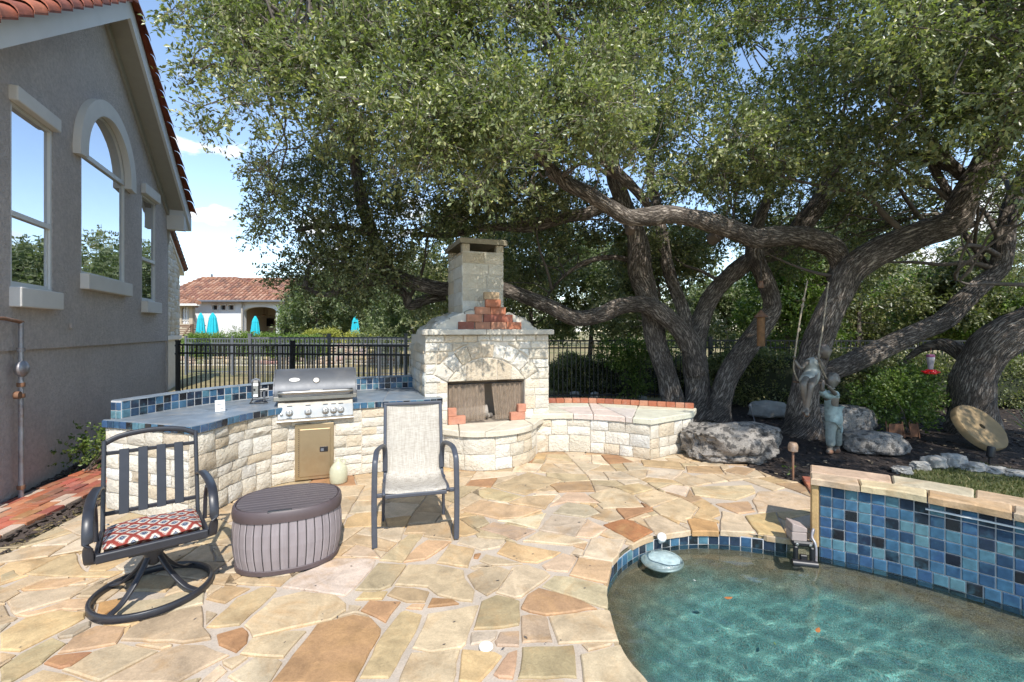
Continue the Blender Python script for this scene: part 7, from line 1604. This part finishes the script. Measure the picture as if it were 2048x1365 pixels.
def tree(name, label, base, limbs, cl_sets, seed, wk=.66, extra=14):
    t = thing(name, label, 'tree', base); allp = []
    for i, (nm, pts) in enumerate(limbs):
        mb, pp_ = limb_mesh(pts, 18 if nm == 'trunk' else 14, .13, seed + i, 6, wk); mb.build(nm, M_BARK, t, smooth=180); allp += pp_
    r = random.Random(seed * 7)            # secondary boughs
    src = [p for p in allp if p.z > 2.0 and p.y > 5.8]
    for i in range(extra):
        a = r.choice(src); d = V(r.gauss(0, 1), r.gauss(0, .8), r.uniform(.1, 1.1)).normalized(); L_ = r.uniform(1.2, 2.8); pts = [a]; q = a.copy()
        for k in range(5): d = (d + V(r.gauss(0, .28), r.gauss(0, .28), r.gauss(0, .22))).normalized(); q = q + d * (L_ / 5); pts.append(q.copy())
        P_ = [Vector(p) for p in cr(pts, 4)]; r0 = r.uniform(.028, .055); mbb = MB(); mbb.tube(P_, [r0 * (1 - .8 * j / (len(P_) - 1)) for j in range(len(P_))], 8); mbb.build('bough', M_TWIG, t, smooth=180); allp += P_[4:]
    for k, (cl, ns, Ll, Lw, m, kw) in enumerate(cl_sets):
        leaves('crown', cl, ns, Ll, Lw, seed * 10 + k, m, t, **kw); branches(allp, cl, t, seed + k)
    return t
def Zs(pts, z0, z1): n = len(pts) - 1; return [(px, py, w, z0 + (z1 - z0) * i / n) for i, (px, py, w) in enumerate(pts)]
# --- left oak
M_CUT = mat('pale_cut_wood', (.42, .36, .28), rough=.9, var=.3, vscale=30, bump=.3)
b1 = gp(1400, 838)
L1 = [('trunk', Zs([(1402, 850, 105), (1398, 815, 84), (1395, 770, 68), (1388, 720, 66), (1392, 670, 58), (1425, 590, 46), (1491, 528, 52), (1573, 490, 56), (1612, 440, 54), (1648, 390, 50), (1672, 328, 46), (1717, 270, 36), (1768, 240, 24)], 8.5, 9.2)),
      ('limb', Zs([(1396, 745, 60), (1385, 700, 62), (1355, 655, 56), (1300, 614, 50), (1245, 612, 46), (1200, 630, 45), (1150, 636, 44), (1090, 610, 42), (1010, 580, 40), (940, 572, 38), (885, 578, 42), (800, 556, 40), (768, 530, 38), (745, 470, 36), (725, 410, 34), (712, 340, 30), (700, 260, 24), (690, 180, 16)], 8.4, 7.0)),
      ('trunk', Zs([(1352, 838, 78), (1345, 800, 62), (1330, 740, 58), (1312, 680, 56), (1300, 615, 58), (1285, 560, 66), (1279, 535, 68), (1272, 470, 56), (1246, 405, 46), (1228, 350, 48), (1222, 290, 38), (1235, 200, 30), (1225, 90, 20)], 8.7, 8.2)),
      ('limb', Zs([(1382, 680, 44), (1366, 620, 36), (1340, 550, 34), (1326, 490, 36), (1318, 430, 30), (1300, 340, 22), (1320, 240, 16)], 8.7, 9.3)),
      ('trunk', Zs([(1432, 845, 84), (1440, 800, 66), (1458, 750, 62), (1490, 700, 60), (1522, 655, 56), (1544, 615, 48), (1530, 560, 46), (1508, 505, 46), (1515, 450, 34), (1540, 380, 24), (1530, 300, 16)], 8.3, 8.9)),
      ('limb', Zs([(1236, 400, 28), (1180, 425, 32), (1120, 438, 34), (1060, 455, 30), (980, 455, 24), (900, 470, 18), (820, 470, 12)], 8.4, 8.0)),
      ('limb', Zs([(890, 590, 34), (850, 600, 30), (820, 612, 26), (812, 590, 26), (790, 572, 22)], 7.9, 7.8)),
      ('limb', Zs([(800, 560, 26), (720, 570, 20), (650, 590, 16), (610, 575, 10)], 7.4, 7.0)),
      ('limb', Zs([(745, 470, 20), (690, 455, 20), (640, 452, 16), (590, 462, 12)], 7.2, 6.9)),
      ('limb', Zs([(1288, 530, 20), (1230, 515, 16), (1170, 525, 14), (1120, 560, 9), (1090, 600, 5)], 8.6, 8.4))]
cA2 = clumps_poly([(530, 330), (505, 450), (560, 560), (620, 610), (720, 600), (820, 500), (900, 450), (1060, 430), (1150, 400), (1100, 250), (620, 250)], 130, 6.2, 7.8, .28, .5, 3, .004, 560)
cA3 = clumps_poly([(640, 480), (640, 640), (860, 620), (880, 520), (800, 470)], 16, 7.2, 8.6, .2, .35, 4)
cA4 = clumps_poly([(880, 380), (1500, 330), (1500, 520), (1200, 560), (1010, 560), (900, 500)], 46, 8.8, 11.0, .3, .55, 5)
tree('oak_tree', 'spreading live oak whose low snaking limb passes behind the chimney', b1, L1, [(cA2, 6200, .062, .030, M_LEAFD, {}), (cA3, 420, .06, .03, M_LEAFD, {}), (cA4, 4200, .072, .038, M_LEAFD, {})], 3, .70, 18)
# --- middle oak with the swing
b2 = gp(1612, 858)
L2 = [('trunk', Zs([(1604, 872, 124), (1606, 845, 100), (1608, 800, 84), (1620, 740, 84), (1634, 690, 82), (1652, 640, 80), (1674, 590, 80), (1700, 545, 86), (1745, 512, 88), (1800, 485, 86), (1860, 462, 86), (1908, 445, 82), (1928, 400, 72), (1955, 350, 66), (1992, 290, 66), (2040, 240, 62), (2110, 190, 50), (2200, 100, 30)], 7.3, 6.3)),
      ('limb', Zs([(1676, 560, 66), (1680, 525, 60), (1660, 492, 62), (1610, 474, 62), (1560, 472, 60), (1510, 476, 60), (1470, 462, 60), (1430, 448, 62), (1390, 438, 58), (1340, 430, 56), (1290, 434, 58), (1255, 434, 52), (1215, 412, 48), (1170, 385, 46), (1130, 365, 40), (1095, 330, 30), (1040, 270, 24), (960, 200, 20), (860, 140, 18), (740, 90, 15), (620, 60, 11), (520, 60, 7)], 7.2, 4.7)),
      ('limb', Zs([(1296, 412, 24), (1270, 380, 30), (1235, 345, 34), (1195, 305, 36), (1162, 275, 34), (1140, 230, 28), (1120, 160, 20), (1080, 60, 14)], 6.6, 5.6)),
      ('limb', Zs([(1626, 755, 56), (1690, 732, 60), (1760, 700, 62), (1830, 668, 58), (1890, 640, 60), (1925, 605, 56), (1960, 572, 54), (1995, 540, 50), (2008, 490, 48), (2018, 430, 44), (2040, 370, 42), (2080, 300, 30)], 7.5, 7.9)),
      ('limb', Zs([(1952, 375, 30), (1890, 320, 36), (1845, 265, 28), (1825, 225, 18)], 6.9, 6.2)),
      ('limb', Zs([(1922, 430, 22), (1878, 355, 24), (1850, 310, 22), (1800, 320, 16), (1760, 360, 12), (1740, 400, 8)], 6.8, 6.8))]
cA = clumps_poly([(400, -400), (410, 40), (470, 200), (560, 300), (700, 270), (840, 280), (980, 330), (1090, 300), (1200, 250), (1230, 120), (1220, -400)], 185, 3.9, 5.0, .26, .46, 6, .0024)
cAl = [(at(px, py, Z), r) for px, py, Z, r in ((360, 20, 4.4, .13), (345, 45, 4.5, .10), (385, 130, 4.5, .13), (372, 170, 4.5, .09), (400, 215, 4.5, .11), (420, 262, 4.6, .12), (520, 345, 5, .14), (545, 385, 5.5, .18), (520, 440, 6, .18), (860, 330, 4.4, .16), (790, 350, 4.6, .16), (950, 370, 4.4, .14), (1010, 330, 4.3, .16), (1050, 380, 4.6, .12), (1190, 290, 4.6, .18), (1240, 260, 4.8, .18), (1270, 210, 4.9, .18), (1260, 300, 5, .13))]
cC = clumps_poly([(1180, -400), (1200, 280), (1270, 390), (1480, 400), (1640, 340), (1760, 250), (1900, 260), (2120, 200), (2120, -400)], 300, 5.6, 8.2, .30, .55, 7, .0022)
tree('oak_tree', 'leaning live oak behind the swing with a long pale limb over the fireplace', b2, L2, [(cA, 16000, .060, .029, M_LEAF, {'twigs': True}), (cAl, 420, .058, .028, M_LEAF, {'axl': .22, 'twigs': True}), (cC, 21000, .068, .036, M_LEAF, {'twigs': True})], 5, .64, 18)
mo = bpy.data.objects['oak_tree.001']
for (px, py, Z, rr, yaw) in ((1266, 452, 6.42, .065, 0), (1438, 470, 6.78, .085, .3), (1098, 345, 5.75, .055, -.8), (1150, 262, 5.85, .06, -.5), (1985, 268, 6.5, .07, .2)):
    c = at(px, py, Z); Mk_ = Matrix.Rotation(yaw, 3, 'Z') @ Matrix.Rotation(R(75), 3, 'X'); kn = MB().lathe([(rr * 1.15, -.16), (rr * 1.1, -.02), (rr, .015), (rr * .72, .02)], c, 14, Mk_).build('branch_stub', M_TWIG, mo, smooth=50)
    MB().lathe([(rr * .72, .005), (rr * .70, .018), (rr * .3, .010), (rr * .12, .0)], c, 14, Mk_).build('cut_face', M_CUT, kn)
# --- right oak
b3 = gp(1950, 872)
L3 = [('trunk', Zs([(1950, 886, 150), (1946, 850, 124), (1944, 800, 108), (1950, 750, 104), (1975, 705, 106), (2020, 670, 112), (2080, 640, 108), (2160, 600, 96), (2260, 520, 80), (2330, 380, 66), (2360, 200, 50), (2340, 20, 30)], 7.5, 6.3)),
      ('limb', Zs([(1960, 735, 56), (1915, 700, 46), (1880, 690, 36), (1840, 700, 22), (1800, 730, 12)], 7.5, 8.2)),
      ('limb', Zs([(2330, 330, 44), (2260, 200, 32), (2170, 80, 26), (2060, 10, 20), (1940, -10, 14), (1850, -20, 8)], 6.3, 5.2)),
      ('limb', Zs([(2300, 440, 50), (2420, 250, 44), (2600, 50, 36), (2900, -250, 24)], 6.3, 4.2)),
      ('limb', Zs([(1990, 560, 18), (1930, 470, 16), (1880, 430, 12), (1800, 440, 8)], 7.9, 8.6))]
cC2 = clumps_poly([(1480, 320), (2130, 250), (2130, 600), (1950, 560), (1720, 560), (1500, 560)], 60, 8.4, 11, .26, .5, 8)
cC2 += clumps_poly([(1260, 360), (1480, 330), (1900, 280), (1900, 420), (1700, 520), (1480, 520), (1330, 500)], 34, 9, 11.5, .26, .5, 18)
cC3 = clumps_poly([(1760, -500), (1760, 0), (1860, 120), (2000, 230), (2100, 330), (2400, 380), (2500, -500)], 70, 4.0, 5.8, .28, .5, 9)  # upper right leaves, carried on out of view to shade the garden
r4 = random.Random(4); cC4 = [(V(r4.uniform(4.4, 9.5), r4.uniform(.6, 6.0), 0), r4.uniform(.35, .6)) for _ in range(120)]  # unseen crown clumps, added out of view to shade the right beds
cC4 = [(V(c.x, c.y, max(3.4, 1.18 * (5.0 - c.y)) + r4.uniform(.2, 2.2)), r) for c, r in cC4]
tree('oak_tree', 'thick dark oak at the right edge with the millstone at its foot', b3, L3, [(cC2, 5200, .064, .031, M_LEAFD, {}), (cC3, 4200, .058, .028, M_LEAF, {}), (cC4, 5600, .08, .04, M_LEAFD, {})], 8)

# --- trees beyond the fences
def bgtree(name, label, px, Z, top, wpx, n, Ll, m, seed, base_z=0.0, low=.25, group='trees beyond the fences'):
    zt = zy(top, Z); w = wpx * Z / F / 2; x = XZ(px, Z); t = thing(name, label, 'tree', (x, Z, base_z), 0, group); r = random.Random(seed); cl = []; hgt = zt - base_z
    for _ in range(26):
        z = base_z + hgt * (low + (1 - low) * r.random() ** .9); k = max(.2, 1 - abs((z - base_z) / hgt - .5) ** 2 * 2.2); a, d = r.uniform(0, 6.3), r.random() ** .5
        cl.append((V(x + math.cos(a) * d * w * k, Z + math.sin(a) * d * w * k * .8, min(z, zt - .3)), r.uniform(.28, .5) * w * .8))
    mb, pp_ = limb_mesh([(px - 3, HY + (H - base_z) * F / Z + 3, .34 * F / Z, Z), (px + r.uniform(-4, 4), HY - (base_z + hgt * .25 - H) * F / Z, .26 * F / Z, Z), (px + r.uniform(-9, 9), HY - (base_z + hgt * .5 - H) * F / Z, .17 * F / Z, Z), (px, HY - (base_z + hgt * .85 - H) * F / Z, .06 * F / Z, Z)], 10, .1, seed)
    mb.build('trunk', M_BARK, t, smooth=180); leaves('crown', cl, n, Ll, Ll * .5, seed, m, t, axl=Ll * 2.6, shell=2.0); branches(pp_, cl, t, seed, .03, 2)
BG = [('bushy sage green tree right of the round bush', 640, 27, 560, 130, 1100, .17, M_SAGE, .36), ('tall sage tree behind the right parasol', 745, 29, 520, 190, 1500, .18, M_SAGE, .36), ('dark green tree between the sage trees', 690, 33, 545, 120, 900, .2, M_LEAFD, .36), ('olive tree just left of the fireplace shoulder', 830, 21, 540, 150, 1500, .13, M_SAGE, 0),
      ('dark evergreen left of the chimney behind the low limb', 930, 17, 420, 190, 1600, .11, M_LEAFD, 0), ('dense tree right behind the chimney', 1060, 16, 430, 190, 1800, .11, M_LEAFD, 0), ('olive tree above the shaded fence', 1180, 17.5, 470, 200, 1700, .12, M_SAGE, 0), ('dark tree behind the left oak trunks', 1310, 15, 460, 190, 1500, .11, M_LEAFD, 0), ('pale sage bush seen between the left oak and the feeder', 1450, 18, 575, 170, 1700, .11, M_SAGE, 0), ('bright leafy tree between feeder and swing', 1570, 14.5, 520, 160, 1500, .10, M_LIMEL, 0),
      ('dark tree behind the swing oak trunk', 1720, 14.5, 500, 210, 1700, .11, M_LEAFD, 0), ('yellow green tree above the low right limb', 1830, 17, 560, 220, 1500, .12, M_LIMEL, 0), ('deep green tree left of the right oak', 1940, 14, 480, 190, 1500, .11, M_LEAFD, 0), ('leafy green tree at the right edge behind the oak', 2060, 13, 560, 200, 1600, .10, M_LIMEL, 0), ('dark tree beyond the right edge of the fence', 2220, 13, 430, 260, 1600, .11, M_LEAFD, 0), ('tall tree behind the right trees far back', 1640, 22, 440, 300, 1800, .15, M_LEAFD, 0)]
for i, (lb, px, Z, top, w, n, Ll, m, bz) in enumerate(BG): bgtree('background_tree', lb, px, Z, top, w * 1.15, int(n * 1.15), Ll * 1.2, m, 100 + i, bz)
wr2 = random.Random(6); cw_ = [(V(wr2.uniform(-26, 90), wr2.uniform(48, 60), wr2.uniform(.5, 9.0)), wr2.uniform(1.3, 2.6)) for _ in range(260)]
cw_ = [c for c in cw_ if not (c[0].x < -12 and c[0].z > 3.0)]
leaves('far_woods', cw_, 7000, .42, .24, 66, M_LEAFD, axl=1.0)
# --- hedges and shrubs
def hedge(name, label, cat, x0, x1, Zc, dep, z0, z1, n, Ll, m, seed, group=None, bumps=.12, lobes=1):
    c = V((x0 + x1) / 2, Zc, z0); t = thing(name, label, cat, c, 0, group); bm = bmesh.new(); bmesh.ops.create_icosphere(bm, subdivisions=3, radius=1); g = np.random.default_rng(seed)
    W_, Hh_ = (x1 - x0) / 2, z1 - z0
    def shape(p, k=1.0):
        x = math.copysign(abs(p[0]) ** .55, p[0]); y = math.copysign(abs(p[1]) ** .6, p[1]); z = max(-1, math.copysign(abs(p[2]) ** .6, p[2])); q = noise.noise(Vector((p[0] * W_ * 1.1 + seed, p[1] * 1.4, p[2] * 1.2))) * bumps + (.05 * math.cos(p[0] * math.pi * lobes) if lobes > 1 else 0)
        return V(c.x + x * W_ * k, Zc + y * dep * (k + q * .5), z0 + (z * .5 + .5) * Hh_ * (k + q))
    for v in bm.verts: v.co = shape(tuple(v.co), .88)
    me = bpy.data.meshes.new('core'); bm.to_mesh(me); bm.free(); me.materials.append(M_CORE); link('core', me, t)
    D_ = nrm(g.normal(size=(n * 2, 3))); D_ = D_[D_[:, 2] > -.75][:n]; P = np.array([tuple(shape(tuple(d), g.uniform(.86, 1.03))) for d in D_]); N_ = len(P); per = 7
    A = np.repeat(P, per, 0) + g.normal(size=(N_ * per, 3)) * Ll * .9; dr = nrm(np.repeat(D_, per, 0) * .8 + g.normal(size=(N_ * per, 3)) * .7 + np.array([0, 0, .3])); sd = nrm(np.cross(dr, g.normal(size=(N_ * per, 3)))); nn = np.cross(sd, dr); s = g.uniform(.7, 1.2, N_ * per)[:, None] * Ll; v = np.empty((N_ * per, 4, 3))
    v[:, 0] = A; v[:, 1] = A + dr * s * .5 + sd * s * .3 + nn * s * .08; v[:, 2] = A + dr * s; v[:, 3] = A + dr * s * .5 - sd * s * .3 + nn * s * .08; b = np.arange(N_ * per)[:, None] * 4
    npmesh('foliage', v.reshape(-1, 3), np.concatenate([b + [0, 3, 2], b + [0, 2, 1]], 1).reshape(-1, 3), m, t); return t
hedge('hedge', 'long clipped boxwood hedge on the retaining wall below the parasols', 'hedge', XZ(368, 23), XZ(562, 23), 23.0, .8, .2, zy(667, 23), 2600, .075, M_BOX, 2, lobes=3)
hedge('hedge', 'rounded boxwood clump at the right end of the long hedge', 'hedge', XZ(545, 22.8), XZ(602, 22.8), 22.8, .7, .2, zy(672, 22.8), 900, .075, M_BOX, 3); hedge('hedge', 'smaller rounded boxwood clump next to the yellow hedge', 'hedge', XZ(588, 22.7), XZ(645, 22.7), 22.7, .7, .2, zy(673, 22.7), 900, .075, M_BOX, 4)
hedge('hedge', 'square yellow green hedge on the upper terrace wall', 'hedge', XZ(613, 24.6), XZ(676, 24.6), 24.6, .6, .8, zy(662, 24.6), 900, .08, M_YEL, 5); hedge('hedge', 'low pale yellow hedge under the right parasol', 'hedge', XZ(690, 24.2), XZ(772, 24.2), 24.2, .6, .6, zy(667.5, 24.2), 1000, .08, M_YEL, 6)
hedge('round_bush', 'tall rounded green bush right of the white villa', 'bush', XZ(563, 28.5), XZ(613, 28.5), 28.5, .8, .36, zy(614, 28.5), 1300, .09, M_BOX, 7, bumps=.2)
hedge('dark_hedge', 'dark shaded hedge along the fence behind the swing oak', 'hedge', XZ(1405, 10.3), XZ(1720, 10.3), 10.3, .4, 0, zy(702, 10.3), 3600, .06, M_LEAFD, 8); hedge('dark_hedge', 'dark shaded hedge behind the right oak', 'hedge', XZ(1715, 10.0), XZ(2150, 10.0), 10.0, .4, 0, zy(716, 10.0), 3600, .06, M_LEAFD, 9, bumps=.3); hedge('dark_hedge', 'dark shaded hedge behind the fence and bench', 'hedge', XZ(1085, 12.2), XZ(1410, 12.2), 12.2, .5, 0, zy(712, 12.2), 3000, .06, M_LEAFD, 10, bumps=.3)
def shrub(name, label, cat, base, clumps, n, Ll, m, seed, per=12, stems=9, drop=-.1, wid=.55):
    t = thing(name, label, cat, base); r = random.Random(seed); mb = MB()
    for c, rad in clumps:
        for _ in range(max(1, stems // len(clumps))): q = c + V(r.gauss(0, rad * .5), r.gauss(0, rad * .5), r.gauss(0, rad * .3)); mid = (Vector(base) + q) / 2 + V(r.gauss(0, .05), r.gauss(0, .05), .03); mb.tube([Vector(base) + V(r.gauss(0, .04), r.gauss(0, .04), -.03), mid, q], [.008, .006, .003], 5, False)
    mb.build('stems', M_TWIG, t)['kind'] = 'stuff'; leaves('foliage', clumps, n, Ll, Ll * wid, seed, m, t, per=per, axl=Ll * 3, drop=drop); return t
sb = gp(168, 946); shrub('young_shrub', 'light green young shrub growing against the grey house wall', 'shrub', sb, [(sb + V(dx, dy, z), r) for dx, dy, z, r in ((-.12, 0, .20, .16), (.08, .1, .30, .2), (.22, .25, .45, .18), (-.02, .15, .42, .15), (.30, .2, .25, .18), (.36, .35, .55, .12))], 150, .05, M_LIMEL, 71, per=8)
sb = gp(1820, 868); shrub('leafy_shrub', 'bright leafy shrub behind the rusty planter', 'shrub', sb, [(sb + V(dx, dy, z), r) for dx, dy, z, r in ((-.45, .2, .6, .28), (-.2, .1, .75, .3), (.15, .1, .8, .3), (.4, .2, .6, .26), (0, 0, .45, .3), (-.3, .1, .3, .22), (.2, .0, .28, .2), (.5, .3, .85, .2))], 620, .055, M_LIMEL, 72)
vb = V(XZ(1262, 10.5), 10.45, 0); shrub('fence_vine', 'green vine climbing the iron fence behind the stone bench', 'vine', vb, [(vb + V(dx, -.05, z), r) for dx, z, r in ((-.55, 1.25, .22), (-.3, 1.1, .28), (0, 1.2, .3), (.3, 1.15, .28), (.55, 1.3, .2), (0, .8, .28), (.2, .5, .22), (.0, .3, .2), (.75, 1.2, .15))], 420, .07, M_LIMEL, 73, drop=.2)
sb = V(XZ(470, 27), 27, .36); shrub('sapling', 'thin pale sapling in front of the white villa wall', 'sapling', sb, [(sb + V(dx, 0, z), r) for dx, z, r in ((0, 1.0, .3), (-.15, .6, .25), (.15, .75, .25), (0, 1.35, .2))], 60, .09, M_SAGE, 74, per=8)
def blades(name, label, base, n, L_, m, seed):
    t = thing(name, label, 'plant', base); r = random.Random(seed); mb = MB()
    for _ in range(n):
        a = r.uniform(0, 6.3); el = r.uniform(.5, 1.4); d = V(math.cos(a) * math.cos(el), math.sin(a) * math.cos(el), math.sin(el)); s = V(-math.sin(a), math.cos(a), 0) * .012; l_ = L_ * r.uniform(.6, 1); p = Vector(base); q = p + d * l_ * .6; e_ = p + d * l_ + V(0, 0, -.12 * l_); mb.add([p - s, p + s, q + s * .9, q - s * .9, e_], [(0, 1, 2, 3), (3, 2, 4)])
    mb.build('leaf', m, t)['kind'] = 'stuff'; return t
blades('spiky_plant', 'spiky narrow leaved plant right of the millstone', gp(2062, 868), 46, .6, M_BOX, 5)
g = gp(1578, 948); shrub('seedling', 'tiny bright green seedling at the foot of the rusty path light', 'plant', g, [(g + V(0, 0, .035), .03)], 6, .035, M_LIMEL, 76, per=4, stems=3)
